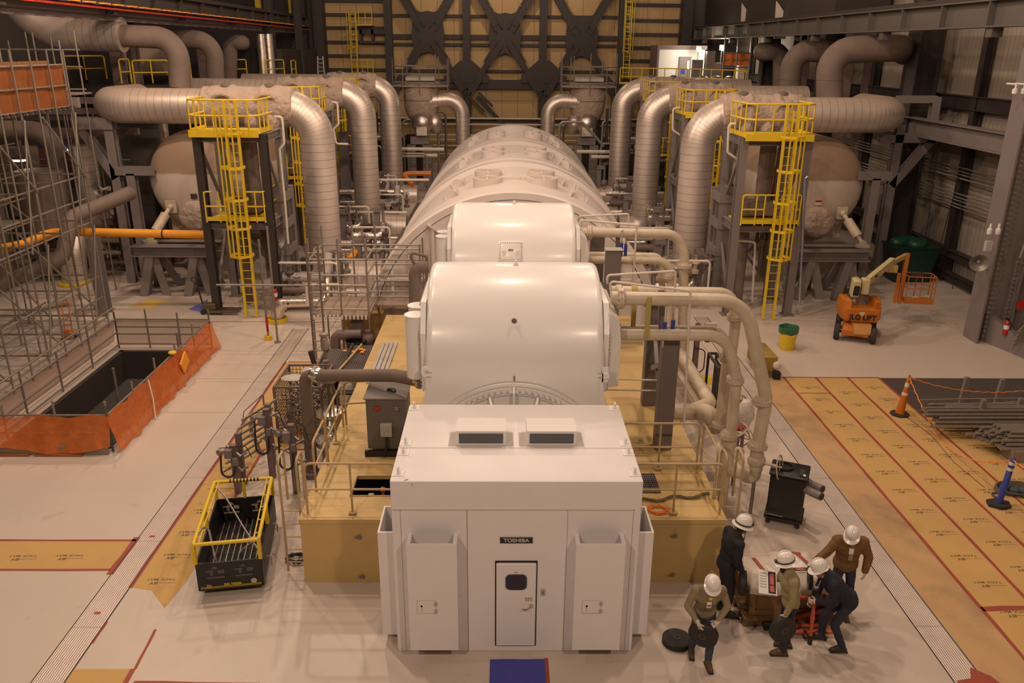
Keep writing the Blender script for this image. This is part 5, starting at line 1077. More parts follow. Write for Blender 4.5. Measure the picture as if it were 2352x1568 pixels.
# ================================================================ far end of the hall
def vessel(px, py, y, lab, s):
    c = P(px, py, y=y); t = thing('steam_chest', lab, 'vessel', (c.x, y, 0))
    f = MB(); f.sph((c.x, y, c.z-.9), (1.25, 1.2, 1.5), 28, 14); f.cyl((c.x, y, c.z-.6), (c.x, y, c.z+.6), 1.28, n=28); f.build('chest_body', BLANK, t, ang=60)
    f = MB(); f.sph((c.x-.1*s, y-1.0, c.z-2.1), (.8, .8, .75), 20, 10); f.sph((c.x+.95*s*-1, y-.6, c.z-2.2), (.55, .6, .7), 16, 8); f.box((c.x-.1*s, y-1.5, c.z-2.65), (.9, .5, .7), bev=.08); f.build('stop_valve', FOIL, t)
    f = MB()
    for dx in (-.7, .45): f.box((c.x+dx, y-1.2, (c.z-3.6)/2), (.6, .5, c.z-3.6))
    f.box((c.x-.1, y-1.2, c.z-3.3), (1.3, .5, .5)); f.build('pedestal', STEEL, t, False)
    p = thing('round_scaffold', 'tube scaffold basket crowning the %s steam chest' % ('left' if s < 0 else 'right'), 'scaffold', (c.x, y, c.z)); R1 = 1.9
    pts = [(c.x+dx*R1, y+dy*1.4) for dx, dy in ((-1, -.5), (-.6, -1), (0, -1), (.6, -1), (1, -.5), (1, .5), (.6, 1), (-.6, 1), (-1, .5))]
    for x, yy in pts: f = MB(); f.cyl((x, yy, c.z-.2), (x, yy, c.z+2.3+random.uniform(-.2, .3)), .035, n=6); f.build('upright', GALV, p)
    for z in (.55, 1.1, 1.65): f = MB(); f.tube([(x, yy, c.z+z) for x, yy in pts+[pts[0]]], .035, 6); f.build('guard_rail', GALV, p)
    f = MB(); f.prism([(x, yy, c.z+.3) for x, yy in pts], (0, 0, .08)); f.build('deck_board', mat('crown_boards', (.35, .29, .24), .8), p, False)
    f = MB(); f.bx(c.x-1, c.x+1, y-.9, y+.6, c.z+.7, c.z+.95); f.build('stacked_boards', LTGREY, p, False)
    return c
vessel(968, 208, 60, 'blanketed steam chest left of the far end of the hood, crowned by scaffold', -1)
vessel(1350, 210, 60, 'blanketed steam chest right of the far end of the hood, crowned by scaffold', 1)
for pts, lab in (([(985, 232), (1062, 226), (1064, 330)], 'shiny inverted-U steam pipe left of the far hood end'), ([(1335, 234), (1259, 229), (1257, 330)], 'shiny inverted-U steam pipe right of the far hood end')):
    lag([P(a, b_, y=59.5) for a, b_ in pts], .5, LAG, 'steam_pipe', lab, bend=1.1, ve=4)
# pipework clutter left and right of hood (real runs, one thing each)
rnd = random.Random(11)
def rackrun(x0, x1, y, zs, lab, m, r=.12):
    for z in zs:
        f = MB(); f.cyl((x0, y, z), (x1, y, z), r, n=10); one(f, 'process_pipe', m, lab, 'pipe', lab)
rackrun(-9.0, -5.6, 37.2, (.5, .85), 'shiny foil pipes running low between the nearest left steam pipe and the hood', FOIL, .16)
rackrun(5.9, 8.4, 37.5, (.5, .9), 'shiny foil pipes running low between the nearest right steam pipe and the hood', FOIL, .16)
rackrun(-9.2, -5.6, 46.5, (.6, 1.1, 1.7), 'foil pipes running low beyond the second left steam pipe', FOIL, .15)
rackrun(6.0, 9.3, 46.5, (.6, 1.1, 1.7), 'foil pipes running low beyond the second right steam pipe', FOIL, .15)
rackrun(-14, 14, 71.8, (.8, 1.5, 2.0, 2.4, 3.3, 3.8), 'pale conduits stacked low along the back wall', VENTW, .07)
def valvestand(x, y, h, lab, m=STEEL, s=1):
    t = thing('valve_stand', lab, 'stand', (x, y, 0)); f = MB(); f.box((x, y, h/2), (.28*s, .28*s, h)); f.build('post', m, t, False)
    f = MB(); f.box((x+.1, y-.1, h+.1), (.45*s, .3, .22*s)); f.cyl((x+.35*s, y-.15, h*.7), (x+.35*s, y-.15, h+.3), .06, n=8); f.sph((x+.35*s, y-.2, h*.6), (.2, .2, .24), 10, 6); f.build('valve_actuator', m, t)
    f = MB(); f.tube([(x+.35*s, y-.2, h*.55), (x+.35*s, y-.2, .35), (x+1.3*s, y-.2, .35)], .09, 10, bend=.2); f.build('pipework', FOIL, t)
    wheel((x+.35*s, y-.25, h+.35), (0, -.3, 1), .17, t, STEELR, .02)
for x, y, h, lab in ((-6.9, 31.2, 1.6, 'valve stand left of the hood, nearest to the scaffold landing'), (-6.2, 34.5, 1.5, 'valve stand left of the hood, right of the nearest steam pipe'), (-7.6, 38.6, 2.0, 'valve stand left of the hood, between first and second steam pipes'), (-6.3, 40.8, 1.7, 'valve stand left of the hood, beside the second steam pipe elbow'), (-7.4, 49, 2.1, 'valve stand left of the hood, beside the third steam pipe'), (6.6, 33.5, 1.8, 'valve stand right of the hood, by the nearest steam pipe'), (7.4, 38.5, 2.2, 'valve stand right of the hood, between first and second steam pipes'), (6.7, 43.5, 1.9, 'valve stand right of the hood, by the second steam pipe elbow'), (7.6, 48.5, 2.2, 'valve stand right of the hood, between second and third steam pipes'), (6.3, 53.0, 2.2, 'valve stand right of the hood, by the third steam pipe')):
    valvestand(x, y, h, lab)
def manifold(x, y, w, lab, sd):
    """a knot of lagged pipes, valves and boxes on a small frame"""
    r = random.Random(sd); t = thing('pipe_manifold', lab, 'pipework', (x, y, 0)); s = 1 if x > 0 else -1
    for i in range(3): z = .4+i*.45+r.uniform(-.1, .1); f = MB(); f.tube([(x-w/2, y+.2*i, z), (x+w*.25, y+.2*i, z), (x+w*.25, y+.5+.2*i, z+r.choice((.4, .8)))], r.choice((.1, .14, .18)), 12, bend=.22); f.build('lagged_pipe', (FOIL, BROWN, LTGREY)[(i+sd) % 3], t)
    for i in range(4):
        xx = x+r.uniform(-w/2, w/2); h = r.uniform(1.0, 2.3); f = MB(); f.box((xx, y+.6, h/2), (.12, .12, h)); f.build('support_post', STEEL, t, False)
        f = MB(); zz = h*.8; f.rev([(.0, 0), (.14, .02), (.16, .15), (.08, .2), (.08, .4), (.18, .42), (.18, .47), (.05, .5), (.05, .75), (.0, .76)], (xx+.25, y+.3, zz-.35), (0, 0, 1), 14); f.build('valve_body', (GALV, STEELR, CREAM)[i % 3], t)
        wheel((xx+.25, y+.3, zz+.42), (0, -.4, 1), .15, t, STEELR, .018)
    f = MB(); f.tube([(x-w/2, y-.1, 1.9), (x+w/2, y-.1, 1.9), (x+w/2, y-.1, .1)], .05, 8, bend=.15); f.build('guard_pipe', VENTW, t)
    f = MB(); f.box((x+.3*s, y+.9, 1.6), (.4, .3, .5)); f.build('actuator_box', STEELD, t, False)
for k, (x, y, w, lab) in enumerate(((-7.2, 29.6, 2.2, 'pipe and valve knot just behind the scaffold landing'), (-5.9, 36.0, 1.8, 'pipe and valve knot between the nearest left steam pipe and the hood'), (-7.9, 41.0, 2.4, 'pipe and valve knot left of the second left steam pipe foot'), (-6.2, 44.6, 1.6, 'pipe and valve knot just beyond the second left steam pipe foot'), (-7.9, 51.5, 2.6, 'pipe and valve knot by the third left steam pipe'), (7.0, 30.2, 2.0, 'pipe and valve knot behind the rear cream cooling pipes'), (6.7, 36.2, 1.8, 'pipe and valve knot right of the hood beside the nearest right steam pipe'), (8.6, 40.6, 2.2, 'pipe and valve knot right of the second right steam pipe foot'), (7.0, 45.4, 1.7, 'pipe and valve knot just beyond the second right steam pipe foot'), (8.3, 51.0, 2.4, 'pipe and valve knot by the third right steam pipe'), (-16.6, 35.2, 2.6, 'pipe and valve knot behind the bent brown pipe at the left'), (-19.2, 34.2, 2.6, 'pipe and valve knot at the far left behind the scaffold'))):
    manifold(x, y, w, lab, k+30)
for k, (x, y, z0, z1, r, lab) in enumerate(((-20.8, 33, 0, 5.2, .55, 'stout brown riser at the far left behind the scaffold, left one'), (-19.2, 35.8, 0, 6.0, .4, 'slim brown riser at the far left behind the scaffold, right one'))):
    f = MB(); f.tube([(x, y, z0), (x, y, z1), (x-2.5, y+.5, z1)], r, 20, bend=.9); one(f, 'brown_riser', BROWN, lab, 'pipe')
for k, (z, y) in enumerate(((6.5, 40), (5.9, 36.5), (7.1, 38))):
    f = MB(); f.bar((-24, y, z), (-15.8, y, z+.05), .2, .28); one(f, 'cable_tray', STEELR, 'brown cable trays stacked under the upper left netted scaffold', 'tray', 'cable trays at the upper left', smooth=False)
def posts(lst, lab, grp, m=STEELD):
    for x, y, h in lst: f = MB(); f.bar((x, y, 0), (x, y, h), .18, .18); one(f, 'steel_post', m, lab, 'post', grp, smooth=False)
posts([(rnd.uniform(-13, -6.5), rnd.uniform(55, 70), rnd.uniform(2.5, 7)) for i in range(14)], 'dark thin steel posts crowded beyond the left steam pipes', 'posts beyond the left steam pipes')
posts([(rnd.uniform(6.5, 13), rnd.uniform(56, 70), rnd.uniform(2.5, 6.5)) for i in range(14)], 'dark thin steel posts crowded beyond the right steam pipes', 'posts beyond the right steam pipes')
for s in (-1, 1):
    side = 'left' if s < 0 else 'right'
    for k in range(7):
        x = s*rnd.uniform(3.2, 9.5); y = rnd.uniform(55, 67); h = rnd.uniform(2.5, 5.0); f = MB(); f.tube([(x, y, 0), (x, y, h), (x+s*rnd.uniform(1, 3), y, h), (x+s*3, y, h-rnd.uniform(.5, 2))], .09, 8, bend=.3); one(f, 'process_pipe', GALV, 'bent grey process pipes tangled at the far %s of the hood' % side, 'pipe', 'bent pipes at the far %s of the hood' % side)
    f = MB()
    t = thing('equipment_skid', 'dark machinery skid behind the %s steam chest' % side, 'machine', (s*8, 64, 0)); f.box((s*8, 64, 1.5), (3, 2, 3)); f.box((s*10.5, 63, 1.0), (2, 2, 2)); f.cyl((s*6.5, 62, 0), (s*6.5, 62, 3.4), .6); f.build('housing', STEELD, t, False); f = MB(); f.cyl((s*8, 62.6, 3.1), (s*11, 62.6, 3.1), .3); f.build('drum', FOIL, t)
line([P(948, 425, y=45.0), P(925, 400, y=46), P(945, 398, y=46), P(990, 398, y=46)], .14, ORNG, 'orange_pipe', 'orange bent pipe left of the hood between second and third steam pipes', 'pipe', .3)
line([P(783, 588, y=33.9), P(812, 588, y=33.9), P(812, 580, y=34.4), P(822, 577, y=34.4)], .12, HOSE, 'orange_pipe', 'orange pipe stub low between the nearest left steam pipe and the hood', 'pipe', .1)
line([P(782, 654, y=27.6), P(705, 655, y=27.6), P(706, 700, y=27.6)], .06, VENTW, 'guard_pipe', 'white pipe barrier on the floor left of the scaffold landing', 'pipe', .08)
line([P(1168, 1380, y=0.1), P(1169, 1380, y=.1)], .001, VENTW, 'x', 'x', 'x').name = 'zz' if False else 'zz'
bpy.data.objects.remove(bpy.data.objects['zz'])
# yellow wall ladders
def wladder(px, z0, z1, lab):
    c = P(px, 100, y=YW-1.2); t = thing('wall_ladder', lab, 'ladder', (c.x, c.y, z0)); yy = YW-1.2
    for dx in (-.25, .25): f = MB(); f.bx(c.x+dx-.04, c.x+dx+.04, yy-.04, yy+.04, z0, z1); f.build('rail', YEL, t, False)
    f = MB(); z = z0+.2
    while z < z1: f.cyl((c.x-.25, yy, z), (c.x+.25, yy, z), .025, n=5); z += .32
    parts(f, 'rung', YEL, t); z = z0+2.2
    while z < z1: f = MB(); f.tube([(c.x-.25, yy, z), (c.x-.42, yy-.4, z), (c.x, yy-.75, z), (c.x+.42, yy-.4, z), (c.x+.25, yy, z)], .03, 5); f.build('cage_hoop', YEL, t); z += .95
    for dx, dy in ((-.4, -.4), (0, -.75), (.4, -.4)): f = MB(); f.bx(c.x+dx-.02, c.x+dx+.02, yy+dy-.01, yy+dy+.01, z0+2, z1); f.build('cage_strap', YEL, t, False)
wladder(812, P(812, 170, y=YW).z, P(812, 30, y=YW).z, 'yellow caged ladder on the back wall, left side'); wladder(1441, P(1441, 180, y=YW).z, 16, 'yellow caged ladder on the back wall, right side')
rail([(P(800, 0, y=YW-1.4).x, YW-1.6, P(800, 168, y=YW-1.5).z), (P(850, 0, y=YW-1.4).x, YW-1.6, P(800, 168, y=YW-1.5).z)], 'platform_railing', 'small yellow railed landing at the foot of the left wall ladder', YEL, .035, h=1.05, posts=.5, foot=False)
rail([(P(822, 0, y=YW-1.4).x, YW-1.6, P(822, 56, y=YW-1.5).z), (P(853, 0, y=YW-1.4).x, YW-1.6, P(822, 56, y=YW-1.5).z)], 'platform_railing', 'small yellow railed landing high on the left wall ladder', YEL, .035, h=1.1, posts=.6, foot=False)
f = MB(); a, b_ = P(826, 68, y=YW-.9), P(886, 94, y=YW-.9)
f.bx(a.x, b_.x, YW-1.1, YW-.5, a.z-.35, a.z); f.bx(a.x, a.x+.2, YW-1.1, YW-.6, b_.z, a.z); f.bx((a.x+b_.x)/2-.1, (a.x+b_.x)/2+.1, YW-1.1, YW-.6, b_.z, a.z); f.bx(a.x, b_.x, YW-1.1, YW-.5, b_.z-.2, b_.z); one(f, 'wall_opening_surround', STEELD, 'dark steel framing around two small wall bays beside the left wall ladder', 'frame', smooth=False)
f = MB()
t = thing('ladder', 'pale freestanding step ladder on top of the left equipment deck', 'ladder', P(740, 170, y=58)); c0 = P(738, 178, y=58)
for dx in (-.22, .22): f = MB(); f.bar(c0+V((dx, 0, 0)), c0+V((dx*.8, .1, 1.35)), .06, .06); f.build('rail', LTGREY, t, False)
f = MB()
for i in range(5): f.bar(c0+V((-.22, 0, .15+i*.26)), c0+V((.22, 0, .15+i*.26)), .04, .03)
parts(f, 'rung', LTGREY, t, False)
for px0_, px1_, py_, s_ in ((798, 852, 168, 'lower'), (820, 855, 56, 'upper')):
    a = P(px0_, py_, y=YW-1.5); b_ = P(px1_, py_, y=YW-1.5); f = MB(); f.bx(a.x, b_.x, YW-1.7, YW-.3, a.z-.08, a.z); one(f, 'landing_plate', YEL, 'yellow landing plate of the %s platform at the left wall ladder' % s_, 'platform', smooth=False)
# right rear mezzanine with lit room
zf = P(1560, 190, y=62).z
f = MB(); f.bx(6.5+7, 19, 58, 72, zf-.35, zf-.05); f.bx(10.2, 13.5, 66, 72, zf-.35, zf-.05)
one(f, 'mezzanine_floor', STEELD, 'dark mezzanine slab carrying the white control room at the back right', 'platform', smooth=False)
a, b_ = P(1508, 208, y=66), P(1590, 114, y=66)
t = thing('control_room', 'lit white control room with a grey door on the back right mezzanine', 'room', ((a.x+b_.x)/2, 66, zf)); f = MB(); f.bx(a.x, b_.x+1.0, 66, 69, zf-.05, b_.z); f.build('wall', WHITE2, t, False); f = MB(); f.bx(a.x-.15, b_.x+1.1, 65.8, 69.1, b_.z, b_.z+.3); f.bx(a.x-.15, a.x, 65.85, 69, zf-.05, b_.z); f.build('roof_trim', STEELR, t, False)
d = P(1572, 130, y=65.9); f = MB(); f.bx(d.x-.35, d.x+.55, 65.88, 65.99, zf-.05, d.z); dd = f.build('door', STEEL, t, False); f = MB(); f.bx(d.x+.25, d.x+.42, 65.86, 65.88, d.z-.9, d.z-.3); f.build('door_window', WHITE2, dd, False); f = MB(); f.bx(d.x-.2, d.x+.12, 65.86, 65.88, d.z-1.25, d.z-.85); f.build('blue_notice', BLUE, dd, False)
GL = glow('lamp_face', (1, .86, .62), 60)
for px, py, lab in ((1606, 114, 'bright bare work light left of the pair by the control room'), (1660, 111, 'bright bare work light right of the pair by the control room')):
    c = P(px, py, y=64.5); t = thing('work_light', lab, 'lamp', c); f = MB(); f.sph(c, .17, 14, 8); f.build('lamp_face', GL, t); f = MB(); f.box(c+V((0, .25, .05)), (.4, .12, .4)); f.cyl(c+V((0, .3, 0)), V((c.x, c.y+.3, zf-.1)), .04); f.build('lamp_housing', STEELD, t, False)
    l = bpy.data.lights.new('work_light_glow', 'POINT'); l.energy = 260; l.color = (1, .86, .66); l.shadow_soft_size = .15; o = bpy.data.objects.new('work_light_glow', l); SC.collection.objects.link(o); o.location = c-V((0, .45, 0)); o.parent = t; o.location = V((0, -.45, 0))
xa, xb, xc_ = P(1424, 175, y=62).x, P(1582, 175, y=60).x, P(1718, 178, y=56).x
rail([(xa, 62, zf-.1), (xb, 60.5, zf-.1)], 'guard_railing', 'yellow guard railing in front of the control room, left run', YEL, .04, h=1.1, posts=.85, foot=False, toe=1)
rail([(xb+.1, 60.3, zf-.1), (xc_, 56.5, zf-.1)], 'guard_railing', 'yellow guard railing in front of the work lights, right run', YEL, .04, h=1.1, posts=.9, foot=False, toe=1)
f = MB(); f.bx(xa, xb, 60.6, 66, zf-.4, zf-.12); f.bx(xb, xc_+1, 56.6, 66, zf-.4, zf-.12); one(f, 'mezzanine_floor', STEELD, 'dark walkway slab under the yellow railings at the back right', 'platform', smooth=False)
for i, (px, w_, h_, lab) in enumerate(((1600, .7, 1.6, 'grey cabinet under the left work light'), (1628, .6, 2.2, 'tall grey panel between the two work lights'), (1645, .6, 1.4, 'grey cabinet under the right work light'), (1700, .5, 1.2, 'white drum beside the orange netting'))):
    x = P(px, 170, y=62.5).x; f = MB(); f.box((x, 62.5, zf+h_/2), (w_, .6, h_), bev=.03); f.box((x, 62.2, zf+h_*.7), (w_*.6, .06, h_*.3)); one(f, 'control_cabinet', STEEL if i < 3 else VENTW, lab, 'cabinet', smooth=False)
f = MB()
for k in range(3): f.sph((P(1620+k*32, 180, y=60).x, 60.8, zf+.25), (.5, .4, .3), 14, 7)
for q, l_ in zip(islands(f), ('left', 'middle', 'right')): one(q, 'lagged_valve', FOIL, '%s of three foil-wrapped valve lumps behind the yellow railing' % l_, 'valve')
NET = mat('orange_debris_net', (.62, .17, .03), .75, 0, .15, 6, .2)
def netmat(name, alpha, c):
    m = mat(name, c, .75, 0, .35, 7, .5); t = m.node_tree; b = t.nodes['Principled BSDF']; b.inputs['Alpha'].default_value = alpha
    for s_ in ('Transmission Weight',): b.inputs[s_].default_value = 0
    return m
NETT = netmat('translucent_orange_net', .78, (.60, .15, .02)); NETD = netmat('brown_orange_net', .6, (.30, .12, .06))
a, b_ = P(1664, 123, y=61.5), P(1718, 151, y=61.5)
f = MB(); f.grid((a.x, 61.5, b_.z), (b_.x-a.x, 0, 0), (0, 0, a.z-b_.z), 14, 6, lambda u, v: V((0, .08*sin(u*17)+.05*sin(v*6+u*9), 0))); f.grid((a.x, 61.56, b_.z), (b_.x-a.x, 0, 0), (0, 0, a.z-b_.z), 14, 6, lambda u, v: V((0, .08*sin(u*17)+.05*sin(v*6+u*9), 0)))
one(f, 'debris_netting', NET, 'bright orange netting on a small scaffold next to the right work light', 'netting')
t = thing('scaffold', 'small tube scaffold holding the orange netting at the back right', 'scaffold', (a.x, 61.4, zf))
for x in (a.x-.05, (a.x+b_.x)/2, b_.x+.05): f = MB(); f.cyl((x, 61.45, zf-.12), (x, 61.45, a.z+1.2), .05, n=6); f.build('upright', GALV, t)
for z in (b_.z-.1, (a.z+b_.z)/2, a.z+.05): f = MB(); f.cyl((a.x-.05, 61.45, z), (b_.x+.05, 61.45, z), .05, n=6); f.build('ledger', GALV, t)
# left rear equipment deck with yellow railings
zl = P(350, 190, y=44).z
def rr_(pa, pb, ya, yb, lab): a = P(*pa, y=ya); b_ = P(*pb, y=yb); a.z = b_.z = (a.z+b_.z)/2; rail([a, b_], 'guard_railing', lab, YEL, .04, h=P(pa[0], pa[1]-46 if ya < 50 else pa[1]-32, y=ya).z-a.z if False else 1.1, posts=.95, foot=False)
rr_((150, 184), (246, 182), 41, 43, 'yellow guard railing behind the orange-netted scaffold, upper left'); rr_((280, 192), (303, 190), 41, 42, 'short yellow guard railing between two brown columns, upper left'); rr_((310, 192), (392, 190), 43, 44, 'yellow guard railing left of the nearest left header pipe'); rr_((432, 190), (441, 189), 45, 46, 'sliver of yellow railing between the left header pipes')
rr_((538, 178), (568, 177), 56, 57, 'yellow guard railing right of the far left header pipe'); rr_((610, 177), (654, 176), 58, 60, 'yellow guard railing near the back left corner'); rr_((671, 176), (681, 176), 61, 62, 'tiny yellow railing corner nearest the back left corner')
f = MB(); f.bx(-27, -17.2, 41.5, 44.5, zl-.5, zl-.1); f.bx(-26, -13.5, 56.5, 70, P(560, 180, y=58).z-.6, P(560, 180, y=58).z-.15); 
for q, l_ in zip(islands(f), ('nearer', 'farther')): one(q, 'equipment_deck', STEELD, 'dark raised equipment deck behind the upper left yellow railings, %s slab' % l_, 'platform', smooth=False)
f = MB(); z_ = P(738, 178, y=58).z; f.bx(-14.2, -11.6, 57.2, 60, z_-.4, z_-.02); one(f, 'equipment_deck', STEELD, 'small dark deck under the pale step ladder, upper left', 'platform', smooth=False)
f = MB(); [f.bx(x, x+.4, y, y+.4, 0, zl-.5) for x in (-26, -20) for y in (42, 60)]
for q in islands(f): one(q, 'steel_post', STEELD, 'dark posts carrying the raised deck at the upper left', 'post', 'posts under the upper left deck', smooth=False)
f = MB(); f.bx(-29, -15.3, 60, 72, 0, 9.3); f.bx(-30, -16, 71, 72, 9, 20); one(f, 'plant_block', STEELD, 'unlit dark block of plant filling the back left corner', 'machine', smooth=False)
for i, (px, py, w_, h_, m_, lab) in enumerate(((592, 12, 10, 26, YEL, 'yellow pipe bundle high above the left crane girder'), (612, 14, 8, 24, VENTW, 'pale vertical duct high above the left crane girder'), (666, 28, 3, 20, YEL, 'yellow strut seen above the left crane girder'), (685, 18, 5, 24, VENTW, 'pale leaning panel high up beside the back left corner'))):
    a = P(px-w_/2, py+h_/2, y=68); b_ = P(px+w_/2, py-h_/2, y=68); f = MB(); f.bx(a.x, b_.x, 68, 68.3, a.z, b_.z+.8); one(f, 'overhead_duct', m_, lab, 'duct', smooth=False)
for i, (px, y, lab) in enumerate(((600, 59, 'pale vertical lagged duct behind the left girder, left of two'), (617, 59, 'pale vertical lagged duct behind the left girder, right of two'))):
    x = P(px, 100, y=y).x; f = MB(); f.cyl((x, y, P(px, 172, y=y).z), (x, y, P(px, 78, y=y).z), .32, n=14); one(f, 'vertical_duct', FOIL, lab, 'duct')
for px, y, lab in ((1735, 60, 'pale slanting panel above the right crane girder, left one'), (1814, 52, 'pale slanting panel above the right crane girder, right one')):
    c = P(px-30, 40, y=y); f = MB(); f.prism([(c.x, y, c.z-1.2), (c.x+.7, y, c.z-1.2), (c.x+.5, y, c.z+.2), (c.x-.1, y, c.z+.9)], (0, .15, 0)); f.bar((c.x+.3, y+.07, c.z-.8), (17.4, y+.07, c.z-.8), .1, .1); one(f, 'slanted_panel', VENTW, lab, 'panel', smooth=False)
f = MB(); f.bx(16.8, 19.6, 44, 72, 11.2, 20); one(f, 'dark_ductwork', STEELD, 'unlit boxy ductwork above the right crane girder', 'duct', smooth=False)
# ================================================================ left: floor opening with netted guard rails
TUBE = mat('scaffold_tube', (.27, .235, .20), .45, .45, .22, 9, .08)
zr = 1.08
def guard(lab, a, b, net, zs=(.45, .75, 1.05), ups=4, netm=None, bulge=0, lean=0):
    a, b = V(a), V(b); t = thing('guard_railing', lab, 'railing', a); d = b-a
    for k in range(ups+1): p = a+d*(k/ups); f = MB(); f.cyl(p, p+V((0, 0, 1.25+.1*(k % 2))), .03, n=8); f.build('upright', TUBE, t)
    for z in zs: f = MB(); f.cyl(a+V((0, 0, z)), b+V((0, 0, z)), .028, n=8); f.build('rail_tube', TUBE, t)
    return t
cx0, cx1, cy0, cy1 = -13.0, -9.62, 18.12, 25.45
guard('tube guard rail along the far side of the floor opening', (cx0+.3, cy1, 0), (cx1, cy1, 0), 0, (.15, .5, .75, 1.02), 3)
guard('tube guard rail along the right side of the floor opening', (cx1, cy1, 0), (cx1, cy0, 0), 0, (.5, .98), 5)
guard('tube guard rail along the near side of the floor opening', (cx1, cy0, 0), (cx0-.4, cy0, 0), 0, (.5, .98), 3)
guard('tube guard rail along the scaffold side of the floor opening', (px0-.1, cy1, 0), (px0-.1, cy0, 0), 0, (.12, .55, 1.0, 1.4), 4)
def net(a, b, z0, z1, lab, m, sag=.06, out=(0, 0, 0), nb=10, na=46, hang=0, seed=0):
    a, b = V(a), V(b); o_ = V(out)
    def fn(u, v):
        w_ = sin(u*23+seed)*.5+sin(u*41+seed*2)*.3+noise.noise(V((u*14, v*3, seed)))*.9
        return o_*((1-v)**1.5*.22+.045*w_*(1-v*.4))+V((0, 0, -sag*abs(sin(u*9.4+seed))*v+hang*(1-v)*sin(u*7)))
    f = MB(); f.grid(V((a.x, a.y, z0)), b-a, (0, 0, z1-z0), na, nb, fn); return one(f, 'safety_netting', m, lab, 'netting')
net((cx0-.4, cy0-.05, 0), (cx1+.06, cy0-.05, 0), .16, 1.04, 'orange debris net draped over the near guard rail of the floor opening', NETT, .10, (0, -1, 0), hang=.1, seed=1)
net((cx1+.04, cy0-.1, 0), (cx1+.04, cy0+3.9, 0), .03, 1.04, 'orange debris net on the right guard rail, near half of the opening', NETT, .08, (1, 0, 0), seed=2)
net((cx1+.04, cy0+3.7, 0), (cx1+.04, cy1+.1, 0), .04, 1.05, 'thinner orange net on the right guard rail, far half of the opening', NETT, .12, (1, 0, 0), seed=5)
net((cx0+.3, cy1+.05, 0), (cx1, cy1+.05, 0), .1, 1.0, 'brownish mesh stretched on the far guard rail of the opening', netmat('dusty_pink_mesh', .55, (.33, .18, .12)), .0, (0, .2, 0), seed=3)
net((px0-.14, cy1, 0), (px0-.14, cy0+.3, 0), .25, 1.0, 'brown mesh on the scaffold side of the floor opening', NETD, .05, (-.4, 0, 0), seed=4)
for (a, b_, lab) in (((-12.9, 17.99), (-10.2, 17.99), 'grey timber toe board below the near orange net'), ):
    f = MB(); f.box(((a[0]+b_[0])/2+.2, a[1]-.04, .12), (3.4, .05, .22)); one(f, 'toe_board', mat('weathered_board', (.27, .22, .16), .8, 0, .2, 5), lab, 'plank', smooth=False)
f = MB(); f.box((-9.5, 20.9, .08), (.06, 1.2, .16)); one(f, 'toe_board', bpy.data.materials['weathered_board'], 'grey toe board poking out under the right orange net', 'plank', smooth=False)
for x0, x1, lab in ((-12.7, -11.55, 'left rust-brown channel on the floor before the netted opening'), (-11.4, -10.25, 'right rust-brown channel on the floor before the netted opening')):
    f = MB(); f.bx(x0, x1, 17.82, 17.92, .0, .05); one(f, 'steel_channel', mat('rust_brown', (.33, .12, .04), .7) if 'rust_brown' not in bpy.data.materials else bpy.data.materials['rust_brown'], lab, 'channel', smooth=False)
f = MB(); c = V((cx1+.12, 20.3, 1.02)); f.tube([c, c+V((.12, -.15, -.5)), c+V((.2, -.35, -1.0))], .02, 6); one(f, 'white_rope', VENTW, 'pale twisted rope hanging down over the orange net', 'rope')
f = MB(); f.box((cx1+.2, 22.6, .62), (.05, .5, .42), Matrix.Rotation(.5, 3, 'X')); one(f, 'warning_board', HOSE, 'tilted orange board wedged in the right guard rail', 'board', smooth=False)
f = MB(); f.rev([(.1, 0), (.12, .03), (.1, .06)], (cx1+.05, 22.2, 1.05), (0, 0, 1), 16); one(f, 'strap_roll', YEL, 'small yellow strap roll on top of the right guard rail', 'strap')
f = MB(); f.cyl((-10.9, 21.3, -.9), (-10.9, 21.3, .95), .035); f.cyl((-9.95, 23.6, -.9), (-9.95, 23.6, 1.2), .035)
for q, lb in zip(islands(f), ('near', 'far')): one(q, 'scaffold_tube', TUBE, 'lone upright tube rising out of the floor opening, %s one' % lb, 'tube')
# main scaffold tower
t = thing('scaffold_tower', 'tall dense tube scaffold at the left edge with a netted upper deck', 'scaffold', (-15.5, 22, 0)); rnd = random.Random(21)
ys = [16.0+.98*i for i in range(13)]; ys = [27.6-1.0*i for i in range(12)]
def tubeo(nm, a, b_, r=.03): f = MB(); f.cyl(a, b_, r, n=7); return f.build(nm, TUBE, t)
for j, y in enumerate(ys):
    tubeo('upright', (-14, y, .02 if y > 25.5 or y < 18 else .02), (-14, y, 9.35))
    if j % 2 == 0: tubeo('upright', (-16.0, y, .02), (-16.0, y, 9.6)); tubeo('upright', (-18.0, y, .02), (-18, y, 7.6))
for z in (.35, 1.15, 1.9, 3.78, 4.6, 5.36, 7.52, 8.25, 8.88): tubeo('ledger', (-14.04, ys[0]+.1, z), (-14.04, ys[-1]-.5, z))
for y in ys[::3]: tubeo('upright', (-15, y+.3, .02), (-15, y+.3, 7.6)); tubeo('upright', (-17, y+.3, .02), (-17, y+.3, 8.9))
for z in (.9, 2.8, 4.6, 6.4, 8.3): tubeo('ledger', (-16.1, ys[0], z), (-16.1, ys[-1], z))
for z in (1.9, 3.8, 5.4, 7.5): tubeo('ledger', (-16.04, ys[0], z), (-16.04, ys[-1], z)); tubeo('ledger', (-18.04, ys[0], z), (-18.04, ys[-1], z))
for j, y in enumerate(ys[::2]):
    for z in (.4, 1.9, 3.82, 5.4, 7.5): tubeo('transom', (-14, y+.05, z), (-18, y+.05, z))
